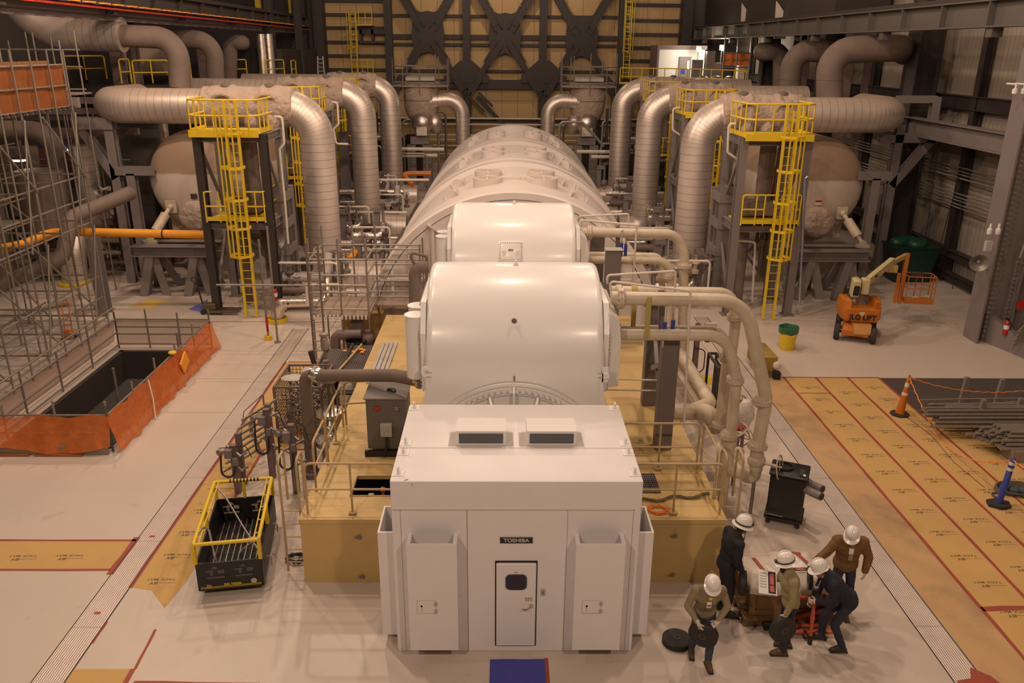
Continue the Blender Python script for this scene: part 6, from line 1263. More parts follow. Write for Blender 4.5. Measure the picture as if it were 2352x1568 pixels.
for y in ys[::3]:
    tubeo('brace', (-13.93, y, 7.4), (-13.93, y-.9, 3.6)); tubeo('brace', (-13.93, y-2, 7.4), (-13.93, y, 5.3)); tubeo('brace', (-13.93, y, 3.7), (-13.93, y-1, .4)); tubeo('brace', (-14.1, y, .4), (-16, y-1, 3.6))
    tubeo('brace', (-16, y, .3), (-18, y-.6, 3.8)); tubeo('brace', (-16.1, y, 3.9), (-16.1, y-2, 5.4))
f = MB(); f.bx(-17.9, -14.05, ys[-1], ys[0], 7.56, 7.62); f.build('deck_board', bpy.data.materials['weathered_board'], t, False)
f = MB()
for k in range(36): y = ys[0]-k*.32; f.bx(-14.15, -13.98, y, y+.17, 7.5, 7.6)
f.build('board_ends', STEELD, t, False)
f = MB()
for k in range(7): y = ys[0]-.6-k*1.5; f.bx(-17.6, -16.1, y-.5, y+.4, 3.84, 3.88)
parts(f, 'deck_board', bpy.data.materials['weathered_board'], t, False)
f = MB(); f.grid((-14.09, ys[-1]-.6, 7.62), (0, ys[0]-ys[-1]+.6, 0), (0, 0, 1.24), 50, 8, lambda u, v: V((.05*noise.noise(V((u*20, v*4, 1)))-.02, 0, .0)))
one(f, 'safety_netting', mat('opaque_orange_net', (.25, .072, .012), .75, 0, .15, 3, .3), 'solid orange netting around the upper deck of the left scaffold', 'netting')
f = MB(); f.bx(-14.35, -14.3, ys[-1], ys[0]-.4, 8.3, 9.0); one(f, 'plywood_screen', mat('netted_plywood', (.28, .13, .04), .8, 0, .15, 2), 'brown plywood screen standing behind the orange netting', 'panel', smooth=False)
# smaller upper scaffold behind
t = thing('scaffold_tower', 'lighter tube scaffold above the orange netted deck, beside the big left pipe', 'scaffold', (-16.5, 33, 6.3))
for x in (-17.6, -16.7, -15.8): 
    for y in (31.0, 32.2): tubeo('upright', (x, y, 0), (x, y, 9.8+rnd.uniform(-.3, .3)))
for z in (7.9, 8.7, 9.3):
    for y in (31.0, 32.2): tubeo('ledger', (-18.8, y, z), (-15.7, y, z))
f = MB(); f.bx(-18.6, -15.5, 31, 32.2, 7.75, 7.8); f.bar((-18.4, 30.9, 7.5), (-15.4, 30.9, 7.5), .2, .35); parts(f, 'deck_board', STEEL, t, False)
# scaffold and gear further left (blue-lit room beyond)
t = thing('scaffold', 'far dark scaffold standing in the blue-lit bay behind the left scaffold', 'scaffold', (-20, 38, 0))
for x in (-22.5, -21.3, -20.1, -18.9, -17.9):
    for y in (37, 39): tubeo('upright', (x, y, 0), (x, y, 6.5))
for z in (1.5, 3, 4.4, 5.6): tubeo('ledger', (-23, 37, z), (-17.5, 37, z)); tubeo('ledger', (-23, 39, z), (-17.5, 39, z))
BG = glow('daylight_gap', (.45, .45, 1.0), 3.0)
for px, py, w_, h_, lab in ((70, 370, .25, 1.0, 'tall bluish glowing gap behind the left scaffold'), (135, 345, .9, .12, 'flat bluish light strip behind the left scaffold'), (123, 402, .12, .3, 'tiny bluish glowing gap low behind the left scaffold'), (94, 415, .12, .25, 'tiny bluish glowing slot beside the far scaffold')):
    c = P(px, py, y=41); f = MB(); f.box(c, (w_, .05, h_)); one(f, 'lit_opening', BG, lab, 'opening', smooth=False)
c = P(43, 368, y=34); t = thing('work_lamp', 'small oval white lamp glowing behind the left scaffold', 'lamp', c); f = MB(); f.sph(c, (.33, .2, .06), 14, 6); f.build('lamp_face', glow('warm_lamp', (1, .85, .7), 9), t); f = MB(); f.sph(c+V((0, 0, .07)), (.36, .22, .07), 14, 6); f.build('lamp_shade', STEELD, t)
for i, (px, py, y, r, h, m_, lab) in enumerate(((205, 430, 36, .5, 4.5, LAG, 'tall shiny lagged riser behind the left scaffold'), (318, 310, 42, .35, 1.6, FOIL, 'bright vertical foil pipe seen above the left tank'), (52, 400, 38, .8, 3.0, BROWN, 'brown vertical vessel behind the left scaffold lamp'), (100, 450, 33.5, .9, 2.6, BROWN, 'fat brown vertical duct standing behind the left scaffold'))):
    c = P(px, py, y=y); f = MB(); f.cyl((c.x, y, c.z-h*.6), (c.x, y, c.z+h*.4), r, n=24); one(f, 'vertical_pipe', m_, lab, 'pipe')
c = P(318, 352, y=44); f = MB(); f.cyl((c.x-1, 44, c.z), (c.x+1.6, 44, c.z), .45, n=20); one(f, 'lagged_drum', FOIL, 'shiny horizontal lagged drum glimpsed above the left tank', 'drum')
for k, (px, lab) in enumerate(((345, 'first'), (362, 'second'), (378, 'third'))): c = P(px, 300, y=43); f = MB(); f.cyl((c.x, 43, c.z-.5), (c.x, 43, c.z+.7), .2, n=12); one(f, 'vertical_pipe', FOIL, 'small foil cylinder above the left tank, %s from the left' % lab, 'pipe')
c = P(370, 325, y=42.5); f = MB(); f.box(c, (1.9, .2, .35)); one(f, 'orange_casing', ORNG, 'orange equipment casing glimpsed above the left tank', 'casing', smooth=False)
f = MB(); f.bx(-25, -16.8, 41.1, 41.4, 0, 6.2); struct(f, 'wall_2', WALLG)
z_ = P(318, 352, y=44).z-.46; f = MB(); f.bx(-17.5, -10.2, 42, 45, z_-.25, z_); one(f, 'equipment_deck', STEELD, 'dark ledge carrying foil cylinders and the orange casing above the left tank', 'platform', smooth=False); f = MB(); f.box((-17, 43.5, z_/2-.13), (.4, .4, z_-.26)); f.box((-10.6, 43.5, z_/2-.13), (.4, .4, z_-.26))
for q, l_ in zip(islands(f), ('left', 'right')): one(q, 'steel_post', STEELD, 'dark post under the %s end of the ledge behind the left tank' % l_, 'post', smooth=False)
# dark red clutter
for px, py, y, lab in ((112, 375, 39.5, 'dim reddish panel behind the left scaffold, left of two'), (150, 380, 39.8, 'dim reddish panel behind the left scaffold, right of two')):
    c = P(px, py, y=y); f = MB(); f.box(c, (1.2, .3, 1.3)); one(f, 'wall_panel', mat('dim_red', (.12, .03, .03), .7) if 'dim_red' not in bpy.data.materials else bpy.data.materials['dim_red'], lab, 'panel', smooth=False)
# big brown bent pipe and lagged floor elbow
f = MB(); f.tube([P(-40, 672, y=27.3), P(145, 592, y=28.2), P(162, 500, y=28.9), P(300, 443, y=31.5)], .27, 20, bend=.6, bn=8); one(f, 'brown_pipe', BROWN, 'long brown pipe with a double bend running behind the left scaffold', 'pipe')
b0 = P(172, 652); t = thing('lagged_elbow', 'thick pale lagged pipe rising from a yellow floor ring and bending back', 'pipe', b0); f = MB(); f.tube([b0, P(166, 540, y=b0.y), P(205, 525, y=b0.y+2.2), P(260, 505, y=b0.y+5)], .5, 28, bend=.9, bn=10, ve=4); f.build('lagged_run', LAG, t, ang=50); f = MB(); f.rev([(.62, 0), (.62, .12), (.55, .12)], b0, (0, 0, 1), 28); f.build('floor_ring', YEL, t)
# orange duct hose
t = thing('orange_duct', 'long bright orange fabric duct with black bands running left to the ladder tower', 'duct', P(300, 537, y=30)); pts = [P(483, 539, y=29.8), P(200, 533, y=29.6), P(110, 533, y=29.4), P(60, 560, y=28.6), P(-30, 577, y=28.2)]
f = MB(); f.tube(pts, .155, 20, bend=1.0, bn=6); f.build('fabric_duct', HOSE, t, ang=60)
for px, py in ((477, 539), (375, 537), (274, 535), (91, 541), (36, 567)):
    y = 29.7 if px > 150 else (29.1 if px > 60 else 28.4); c = P(px, py, y=y); f = MB(); dx = V((1, 0, 0)) if px > 150 else V((1, .4, .45)); f.rev([(.165, -.018), (.165, .018)], c, dx, 20); f.build('black_band', BLACK, t)
# clutter under tank / valve group left
for k, (px, py, y, h, lab) in enumerate(((335, 600, 33.5, 1.6, 'grey valve cluster left of the left trestle'), (250, 520, 36, 2.0, 'dark valve cluster behind the tall left column'), (180, 470, 36, 2.4, 'valve with horizontal wheel behind the bent brown pipe'))):
    x = P(px, py, y=y).x; valvestand(x, y, h, lab, STEELR, 1.1)
f = MB(); f.box((-15.9, 35.5, 2.2), (1.8, .6, 4.4)); one(f, 'dark_cabinet', STEELD, 'tall unlit cabinet left of the left tank', 'cabinet', smooth=False)
for i in range(8):
    x = rnd.uniform(-19, -15); f = MB(); h = rnd.uniform(1.5, 4.5); f.tube([(x, 37, 0), (x, 37, h), (x+rnd.uniform(-1.5, 1.5), 37.5, h)], rnd.uniform(.06, .2), 8, bend=.2); one(f, 'process_pipe', BROWN, 'brown process pipes crowded left of the left tank', 'pipe', 'brown pipes left of the left tank')
f = MB(); f.grid((-17.3, 19, .02), (.9, 0, 0), (0, 0, 1.5), 8, 8, lambda u, v: V((0, .3*sin(u*8)+.12*noise.noise(V((u*5, v*5, 0))), -.2*u*u))); one(f, 'canvas_sheet', TARP, 'pale green-grey sheeting hung inside the scaffold beside the opening', 'sheet')
# yellow floor paint, blue tarp, pallet jack, hand truck
f = MB(); f.prism([(-14.35, 29.95, 0), (-13.4, 29.7, 0), (-13.05, 31.0, 0), (-14.1, 31.05, 0)], (0, 0, .004)); one(f, 'floor_marking', mat('worn_yellow_paint', (.62, .43, .08), .6, 0, .1, 2, c2=(.5, .4, .3), thr=.55), 'faded yellow painted rectangle on the floor left of the blue tarp', 'marking', smooth=False)
f = MB(); f.prism([(-11.95, 29.7, 0), (-11.1, 29.25, 0), (-11.35, 30.2, .25), (-11.7, 30.3, .05)], (0, 0, .01)); one(f, 'blue_tarp', mat('violet_blue_tarp', (.12, .12, .42), .6), 'crumpled blue tarp beside the pallet jack', 'tarp', smooth=False)
b0 = V((-11.15, 29.15, 0)); t = thing('pallet_jack', 'dark pallet jack parked beside the left ladder tower', 'jack', b0); f = MB(); f.tube([b0+V((0, 0, .3)), b0+V((-.12, -.1, 1.2))], .03, 8); f.build('shaft', BLACK, t); f = MB(); a = b0+V((-.12, -.1, 1.2)); f.tube([a, a+V((-.15, 0, .08)), a+V((-.15, 0, .25)), a+V((.15, 0, .25)), a+V((.15, 0, .08)), a], .018, 6, bend=.04); f.build('handle', BLACK, t)
f = MB(); f.box(b0+V((.2, .1, .28)), (.5, .3, .25), bev=.03); [f.box(b0+V((.75, .1+dy, .12)), (1.1, .16, .07)) for dy in (-.2, .2)]; f.build('fork_body', mat('olive_jack', (.10, .085, .05), .6), t, False); f = MB()
for dy in (-.1, .08): f.rev([(.1, -.03), (.1, .03)], b0+V((.0, dy, .1)), (0, 1, 0), 14)
parts(f, 'wheel', RUB, t)
b0 = P(160, 778); t = thing('hand_truck', 'small orange hand truck parked between scaffold legs', 'cart', b0); f = MB()
for dx in (-.13, .13): f.tube([b0+V((dx, 0, .12)), b0+V((dx*.9-.1, .3, 1.2))], .02, 6)
f.tube([b0+V((-.22, .3, 1.2)), b0+V((-.1, .4, 1.3)), b0+V((.02, .3, 1.2))], .02, 6, bend=.05); [f.cyl(b0+V((-.13-.03*k, .1*k, .12+.35*k)), b0+V((.13-.03*k, .1*k, .12+.35*k)), .015, n=6) for k in range(4)]; f.build('frame', ORNG, t); f = MB(); f.box(b0+V((0, -.05, .2)), (.36, .25, .2), bev=.03); f.build('toe_plate', ORNG, t)
f = MB(); [f.rev([(.08, -.03), (.08, .03)], b0+V((dx, .05, .08)), (1, 0, 0), 12) for dx in (-.2, .2)]; parts(f, 'wheel', RUB, t)
# ================================================================ floor papers and tape
INKT = {}
def sheet(x0, x1, y0, y1, lab, stamps=None, poly=None, z=.003, m=None, cat='paper'):
    t = thing('floor_paper', lab, cat, ((x0+x1)/2, (y0+y1)/2, 0)); f = MB()
    if poly: f.prism([(a, b_, 0) for a, b_ in poly], (0, 0, z))
    else: f.bx(x0, x1, y0, y1, 0, z)
    f.build('sheet', m or PAPER, t, False)
    if stamps:
        if 'm' not in INKT:
            R180 = Matrix.Rotation(pi, 4, 'Z'); INKT['a'] = text('TACK MAT', .085, R180, INK, '', None, .001, .0003, 1.3); INKT['b'] = text('BY', .105, Matrix.Translation((-.10, -.11, 0)) @ R180, INK, '', None, .003, .0003, 1.3); INKT['c'] = text('FLOOR GUARD', .035, Matrix.Translation((.14, -.1, 0)) @ R180, INK, '', None, .0, .0003, 1.4); INKT['m'] = 1
            b_ = bmesh.new(); [b_.from_mesh(INKT[k]) for k in 'abc']; me = bpy.data.meshes.new('printed_stamp'); b_.to_mesh(me); me.materials.append(INK); INKT['me'] = me
        for sx, sy in stamps:
            o = bpy.data.objects.new('printed_stamp', INKT['me']); SC.collection.objects.link(o); o.parent = t; o.location = V((sx, sy, z+.0012))-t.location
    return t
cols = [7.8, 8.74, 9.73, 10.72, 11.69, 12.68, 13.67, 14.66]
PAPERD = mat('brown_floor_paper', (.50, .32, .155), .8, 0, .12, .8, .05, c2=(.26, .18, .11), thr=.60, sharp=.12)
for i in range(7):
    top = 23.06 if i < 4 else 20.4
    st = [((cols[i]+cols[i+1])/2+.05, y+.37*(i % 2)) for y in [9.9+.86*k for k in range(16)] if y+.37*(i % 2) < top-.3] if i else None
    sheet(cols[i]+.012, cols[i+1]-.012, 9.2, top, 'long brown floor paper strip beside the right metal joint cover' if i == 0 else 'printed kraft floor paper strip, %s from the right metal joint cover' % ('', 'second', 'third', 'fourth', 'fifth', 'sixth', 'seventh')[i], st, m=PAPERD if i == 0 else None)
def tape(a, b_, w, lab, grp='red floor tape on the right floor papers', z=.006):
    a, b_ = V((*a, z)), V((*b_, z)); d = (b_-a).normalized(); n_ = V((-d.y, d.x, 0))*w/2; k = max(4, int((b_-a).length/.8)); l1, l2 = [], []
    for i in range(k+1): p = a.lerp(b_, i/k); q = n_*(1+.12*sin(i*2.3)); l1.append(p+q+n_*.15*sin(i*1.7)); l2.append(p-q+n_*.15*sin(i*1.7))
    f = MB(); n0 = len(l1); f.add(l1+l2, [(i, i+1, n0+i+1, n0+i) for i in range(k)]); return one(f, 'floor_tape', TAPE, lab, 'tape', grp, smooth=False)
for i in range(1, 7): tape((cols[i], 9.2), (cols[i], 23.05 if i < 5 else 20.38), .075, 'red tape line along the seam between floor papers, %s from the right metal joint cover' % ('', 'first', 'second', 'third', 'fourth', 'fifth', 'sixth')[i], None)
tape((8.0, 23.06), (11.7, 23.06), .07, 'red tape across the far ends of the right floor papers', None); tape((8.78, 21.84), (9.72, 21.84), .05, 'short red tape crossing one right floor paper near its far end', None); tape((8.74, 12.06), (10.4, 12.14), .13, 'wide red tape crossing the right floor papers near the lower right corner', None)
f = MB(); f.prism([(7.3, 10.1, .004), (8.05, 10.15, .004), (7.95, 10.4, .004), (7.72, 10.6, .004), (7.6, 10.35, .004), (7.35, 10.3, .004)], (0, 0, .004)); one(f, 'floor_tape', TAPE, 'torn red tape patch at the near end of the right metal joint cover', 'tape', smooth=False)
sheet(-11, -7.45, 13.27, 14.22, 'kraft paper strip crossing the floor at the left edge', [(-10.3, 13.7), (-9.4, 13.7), (-8.5, 13.72)])
tape((-11, 14.24), (-7.4, 14.24), .06, 'red tape along the far edge of the left crossing paper', None); tape((-11, 13.25), (-7.5, 13.25), .06, 'red tape along the near edge of the left crossing paper', None); tape((-7.44, 13.1), (-7.44, 14.35), .13, 'wide red tape where the left crossing paper meets the metal joint cover', None)
sheet(-6.88, -5.95, 12.1, 24.2, 'long kraft paper strip along the left metal joint cover with a torn near end', [(-6.4, y) for y in [12.95, 13.75, 14.55, 15.4, 16.3, 17.3, 19, 21]], poly=[(-6.88, 24.2), (-6.88, 12.72), (-6.45, 12.62), (-6.02, 12.12), (-5.9, 12.9), (-5.95, 18.2), (-5.05, 18.25), (-5.1, 24.2)])
tape((-6.88, 12.7), (-6.88, 24.2), .08, 'red tape between the left long paper and the metal joint cover', None); tape((-5.93, 15.6), (-5.93, 18.2), .07, 'red tape on the inner edge of the left long paper', None); tape((-5.95, 18.22), (-4.9, 18.22), .06, 'short red tape before the mesh cage', None); tape((-6.8, 24.22), (-5.1, 24.22), .06, 'red tape at the far end of the left long paper', None)
sheet(-6.95, -5.96, 9.0, 10.6, 'brown kraft paper corner at the bottom left of the picture', None); tape((-5.93, 9.2), (-5.93, 10.6), .08, 'red tape at the side of the bottom left kraft paper', None); tape((-5.9, 10.6), (-5.95, 11.55), .045, 'loose red tape tail running on from the bottom left kraft paper', None); tape((-6.88, 11.2), (-6.88, 11.75), .05, 'scrap of red tape on the edge of the left metal joint cover', None); tape((-5.8, 10.3), (-3.8, 10.25), .07, 'red tape running off at the bottom edge, left of centre', None)
for x, y, lab in ((-7.2, 11.95, 'nearer small red tape square on the left metal joint cover'), (-7.2, 14.35, 'farther small red tape square on the left metal joint cover')): f = MB(); f.bx(x, x+.11, y, y+.06, .004, .007); one(f, 'tape_patch', TAPE, lab, 'tape', smooth=False)
f = MB(); f.grid((-.16, 9.9, .006), (.9, 0, 0), (0, .9, 0), 12, 12, lambda u, v: V((0, 0, .008*abs(sin(u*5+v*3))))); one(f, 'blue_mat', mat('blue_floor_mat', (.055, .06, .33), .6, 0, .1, 5, .3), 'blue floor mat at the bottom in front of the enclosure door', 'mat'); f = MB(); f.bx(.74, .80, 9.9, 10.83, .0, .008); one(f, 'floor_tape', TAPE, 'red tape along the right edge of the blue mat', 'tape', smooth=False)
# ================================================================ right side of the hall
f = MB(); f.bx(11.72, 19.2, 20.42, 23.02, .003, .009)
m = mat('ribbed_steel_plate', (.15, .125, .12), .5, .4, .1, 2); t = m.node_tree; b = t.nodes['Principled BSDF']; wv = N(t, 'ShaderNodeTexWave', bands_direction='Y'); wv.inputs['Scale'].default_value = 3.0; tc = N(t, 'ShaderNodeTexCoord')
bp = N(t, 'ShaderNodeBump'); bp.inputs['Strength'].default_value = 1; bp.inputs['Distance'].default_value = .03; t.links.new(tc.outputs['Object'], wv.inputs[0]); t.links.new(wv.outputs['Color'], bp.inputs['Height']); t.links.new(bp.outputs[0], b.inputs['Normal'])
mx = N(t, 'ShaderNodeMix', data_type='RGBA'); t.links.new(wv.outputs['Fac'], mx.inputs[0]); mx.inputs[6].default_value = (.05, .04, .037, 1); mx.inputs[7].default_value = (.20, .165, .155, 1); t.links.new(mx.outputs[2], b.inputs['Base Color'])
struct(f, 'trim_18', m)
# cone
b0 = P(2066, 952); t = thing('traffic_cone', 'tall orange traffic cone with white bands on a black base, right side', 'cone', b0)
f = MB(); f.prism([(b0.x+cos(a)*.26, b0.y+sin(a)*.24, 0) for a in [pi/8+pi*k/4 for k in range(8)]], (0, 0, .05)); f.build('base', RUB, t, False); ax = V((.10, .05, 1)).normalized(); L_ = 1.12
f = MB(); f.rev([(.125, 0), (.12, .03), (.085, .5), (.05, .85), (.05, 1.0), (.03, 1.02), (.03, L_), (0, L_)], b0+V((0, 0, .05)), ax, 24); f.build('cone_body', ORNG, t)
for h0, h1 in ((.5, .62), (.78, .9)):
    r = lambda h: .12-.083*(h/.98) if h < .85 else .05; f = MB(); f.rev([(r(h0)+.006, h0), (r(h1)+.008, h1)], b0+V((0, 0, .05)), ax, 24); f.build('reflective_band', VENTW, t)
top = b0+V((0, 0, .05))+ax*1.06
# delineator
b1 = P(2293, 1160); t = thing('delineator_post', 'leaning blue delineator post with white bands on a rubber base', 'post', b1); f = MB(); f.prism([(b1.x+cos(a)*.27, b1.y+sin(a)*.21, 0) for a in [pi*k/3+.3 for k in range(6)]], (0, 0, .07)); f.build('base', RUB, t, False)
ax1 = V((.12, .05, 1)).normalized(); f = MB(); f.rev([(.065, 0), (.065, .78), (.05, .8), (.05, .86), (.065, .88), (.065, .92), (.05, .93), (.05, 1.0), (.06, 1.02), (.05, 1.06), (.03, 1.1), (0, 1.1)], b1+V((0, 0, .06)), ax1, 20); f.build('tube', BLUE, t)
for h0 in (.80, .935): f = MB(); f.rev([(.056, h0), (.056, h0+.07)], b1+V((0, 0, .06)), ax1, 20); f.build('reflective_band', VENTW, t)
top1 = b1+V((0, 0, .06))+ax1*1.05
def chain(a, b_, sag, lab, n=40, r=.014):
    f = MB(); f.tube([V(a).lerp(V(b_), i/n)-V((0, 0, sag*4*(i/n)*(1-i/n)))+V((.012*sin(i*2), 0, .012*cos(i*2))) for i in range(n+1)], r, 5); one(f, 'barrier_rope', mat('orange_rope', (.85, .28, .05), .6) if 'orange_rope' not in bpy.data.materials else bpy.data.materials['orange_rope'], lab, 'rope')
chain(top, P(2380, 893, y=21), .25, 'orange rope sagging from the cone over the pipe stack to the right edge'); chain(top, P(2155, 1008), .05, 'orange rope dropping from the cone to the floor papers', 24); chain(P(2155, 1008), top1, .28, 'orange rope lying low from the floor up to the blue post', 40); chain(top1, P(2375, 1085, y=14.6), .03, 'short orange rope from the blue post to the right edge', 10)
f = MB(); f.tube([b0+V((.1, -.1, .02)), P(2140, 1000, z=.01), P(2190, 1060, z=.01), P(2262, 1120, z=.01)], .006, 5); one(f, 'black_cord', BLACK, 'thin dark cord running across the floor papers from the cone', 'cord')
# hose pile
f = MB(); c = P(2320, 1128); rnd = random.Random(9)
for j in range(4): f.tube([c+V(((.35+.05*j)*cos(i*.4+j)+.06*j, (.22+.03*j)*sin(i*.4+j), .03+.02*j+.01*sin(i))) for i in range(18)], .022, 6)
f.tube([c+V((-.25, -.15, .03)), c+V((-.5, -.1, .03)), c+V((-.55, -.25, .03)), c+V((-.4, -.4, .03))], .02, 6, bend=.1); f.tube([c+V((.1, -.3, .04)), c+V((.5, -.4, .04)), c+V((1.2, -.35, .04))], .028, 6, bend=.2)
one(f, 'hose_pile', mat('grey_hose', (.10, .09, .07), .7), 'tangle of grey hoses on the floor around the blue post', 'hose')
f = MB(); [f.sph(c+V((dx, dy, .08)), (.13, .1, .08), 10, 6) for dx, dy in ((-.1, .05), (.05, -.1), (.22, -.12))]; one(f, 'blue_cloth', mat('blue_grey_cloth', (.05, .075, .10), .8, 0, .2, 6, .4), 'blue-grey cloth lump in the hose tangle', 'cloth')
# scaffold tube stacks
rnd = random.Random(4); grp = 'loose scaffold tubes in the right stack'
def stacktube(a, b_, r, lab, g): f = MB(); f.tube([a, b_], r, 8); return one(f, 'scaffold_tube', TUBE, lab, 'tube', g)
base = P(2120, 960)
k = 0
for lay in range(5):
    for j in range(8-lay):
        y = 18.9+j*.13+lay*.06; z = .35+lay*.085; x0 = 11.1+rnd.uniform(-.1, .5)+.1*j; stacktube((x0, y, z+rnd.uniform(0, .02)), (x0+rnd.uniform(3.5, 5.5), y+rnd.uniform(-.05, .05), z+rnd.uniform(0, .03)), .035, 'grey scaffold tubes lying loose in the far stack at the right edge', grp); k += 1
for lay in range(5):
    for j in range(9-lay):
        y = 17.75+j*.10+lay*.05; z = .3+lay*.09; x0 = 12.35+.05*lay+rnd.uniform(-.08, .1)-.05*j; stacktube((x0, y, z), (x0+3.5, y, z), .045, 'grey scaffold tubes with open ends in the near stack at the right edge', 'open-ended tubes in the near right stack'); k += 1
t = thing('tube_rack', 'grey steel rack with upright posts holding the scaffold tube stack', 'rack', (12.6, 19, 0))
for px, py, h in ((2240, 993, .95), (2206, 925, .8), (2286, 930, .8), (2325, 985, .9)): p = P(px, py); f = MB(); f.bar(p, p+V((.05, 0, h)), .1, .12); f.build('rack_post', STEEL, t, False)
for x in (12.9, 14.0): f = MB(); f.bx(x, x+.12, 17.7, 20.0, .12, .26); f.build('rack_beam', STEEL, t, False)
t = thing('ladder_beam', 'long scaffold ladder beam lying on top of the far tube stack', 'beam', (12, 20.1, .8)); a, b_ = P(2112, 918, y=19.9), P(2345, 914, y=19.9)
for dz in (0, -.32): f = MB(); f.cyl(a+V((0, 0, dz)), b_+V((0, 0, dz)), .024, n=8); f.build('chord', TUBE, t)
f = MB(); [f.cyl(a.lerp(b_, (i+.5)/12), a.lerp(b_, (i+.5)/12)-V((0, 0, .32)), .016, n=6) for i in range(12)]; parts(f, 'web', TUBE, t)
stacktube(P(2120, 938, y=19.5), P(2360, 922, y=19.8), .035, 'single long grey tube slanting across the top of the far stack', None)
f = MB(); f.box(P(2345, 1040, z=.15), (.7, .5, .3)); one(f, 'steel_box', GALV, 'galvanised bracket bundle at the right edge behind the blue post', 'box', smooth=False)
# bucket
b0 = P(1806, 800); t = thing('waste_bucket', 'round yellow waste bin with a green liner on the right floor', 'bin', b0); f = MB(); f.rev([(.24, 0), (.25, .02), (.30, .64), (.315, .65), (.315, .68), (.30, .68), (.235, .1), (0, .08)], b0, (0, 0, 1), 32); f.build('bin_body', YEL, t)
f = MB(); rings = []
for r, z in ((.315, .58), (.325, .66), (.33, .78), (.31, .79), (.27, .66), (.22, .4)): rings.append([b0+V((cos(a)*r*(1+.02*sin(a*7)), sin(a)*r*(1+.02*sin(a*7)), z+.012*sin(a*5))) for a in [2*pi*k/36 for k in range(36)]])
f.loft(rings, caps=False); f.add([p.copy() for p in rings[-1]], [tuple(range(36))]); f.build('bin_liner', mat('green_liner', (.02, .13, .05), .35, 0, .2, 8, .4), t, ang=60); f = MB(); f.tube([b0+V((-.1, -.31, .56)), b0+V((0, -.35, .5)), b0+V((.1, -.31, .56))], .02, 6); f.build('handle', YEL, t)
# green wheeled dumpster
b0 = P(2085, 640); b0 = V((17.9, 34.5, 0)); t = thing('green_dumpster', 'dark green bin heaped with green bags against the right wall', 'bin', b0); f = MB(); f.loft([[b0+V((sx*w_, sy*d_, z)) for sx, sy in ((-1, -1), (1, -1), (1, 1), (-1, 1))] for w_, d_, z in ((.75, .5, 0), (.95, .65, 1.5), (1.0, .7, 1.52), (1.0, .7, 1.6))]); f.build('bin_body', mat('dark_green_plastic', (.004, .03, .022), .4), t, False)
f = MB(); [f.sph(b0+V((rnd.uniform(-.6, .6), rnd.uniform(-.4, .4), 1.65)), (.4, .3, .25), 12, 7) for i in range(7)]; f.build('bag', GREEN, t)
# boom lift
LIFT = thing('boom_lift', 'orange articulated boom lift with a cream boom parked on the right floor', 'lift', (12.55, 27.0, 0)); RT = Matrix.Rotation(radians(-10), 3, 'Z'); Rl = Matrix.Rotation(radians(-24), 3, 'Z'); o = V((12.55, 27.0, 0))
def W(x, y, z): return o+Rl @ V((x, y, z))
OD = mat('dark_orange', (.40, .13, .015), .55, 0, .12, 3)
f = MB(); f.loft([[W(*p) for p in q] for q in ([(-.5, -1.0, .28), (.5, -1.0, .28), (.5, 1.0, .28), (-.5, 1.0, .28)], [(-.5, -1.02, .5), (.5, -1.02, .5), (.5, 1.0, .5), (-.5, 1.0, .5)], [(-.42, -.7, .72), (.42, -.7, .72), (.42, .9, .72), (-.42, .9, .72)])]); f.build('chassis', ORNG, LIFT, False)
for sx in (-1, 1):
    for sy in (-.75, .8):
        c = W(sx*.68, sy, .33); a = Rl @ V((1, 0, 0)); f = MB(); f.rev([(.14, -.1), (.29, -.11), (.33, -.07), (.33, .07), (.29, .11), (.14, .1)], c, a, 26); wh = f.build('wheel', RUB, LIFT); f = MB(); f.rev([(0, -.06), (.14, -.08), (.14, .08), (0, .06)], c, a, 16); f.cyl(c, W(sx*.4, sy, .36), .05); f.build('hub', STEELD, wh)
Rl = RT; f = MB(); n = 15
def cw(r, z): return [W(-.72*cos(pi*k/(n-1))*1.02, -.25-r*sin(pi*k/(n-1))**.8 if 0 < k < n-1 else -.25+.55*0, z) for k in range(n)]
ring = lambda s_, z: [W(-.78*s_*cos(pi*k/(n-1)), -.2-.62*s_*min(1, 1.7*sin(pi*k/(n-1))), z) for k in range(n)]+[W(.78*s_, .35, z), W(-.78*s_, .35, z)]
f.loft([ring(.9, .82), ring(1, .95), ring(1, 1.35)]); f.build('counterweight', ORNG, LIFT, ang=40)
for s_ in (-1, 1):
    f = MB(); f.loft([[W(s_*x, y, z) for x, y in ((.45, -.72), (.7, -.6), (.78, -.2), (.78, .35), (.42, .35))] for z in (1.35,)]+[[W(s_*x, y, 1.62) for x, y in ((.47, -.66), (.68, -.56), (.75, -.2), (.75, .35), (.44, .35))], [W(s_*x, y, 1.68) for x, y in ((.5, -.5), (.64, -.45), (.68, -.2), (.68, .25), (.5, .25))]]); f.build('engine_cowl', ORNG, LIFT, ang=40)
text('JLG LIFT', .3, Matrix.Translation(W(0, -.845, 1.03)) @ Matrix.Rotation(radians(-10), 4, 'Z') @ Matrix.Rotation(pi/2, 4, 'X') @ Matrix.Shear('XZ', 4, (0, 0)), BLACK, 'lettering', LIFT, .008, .004, .95)
f = MB()
for dz in (1.22, 1.14): f.box(W(-.05, -.83, dz), (.2, .01, .06), Rl)
parts(f, 'label_plate', VENTW, LIFT, False)
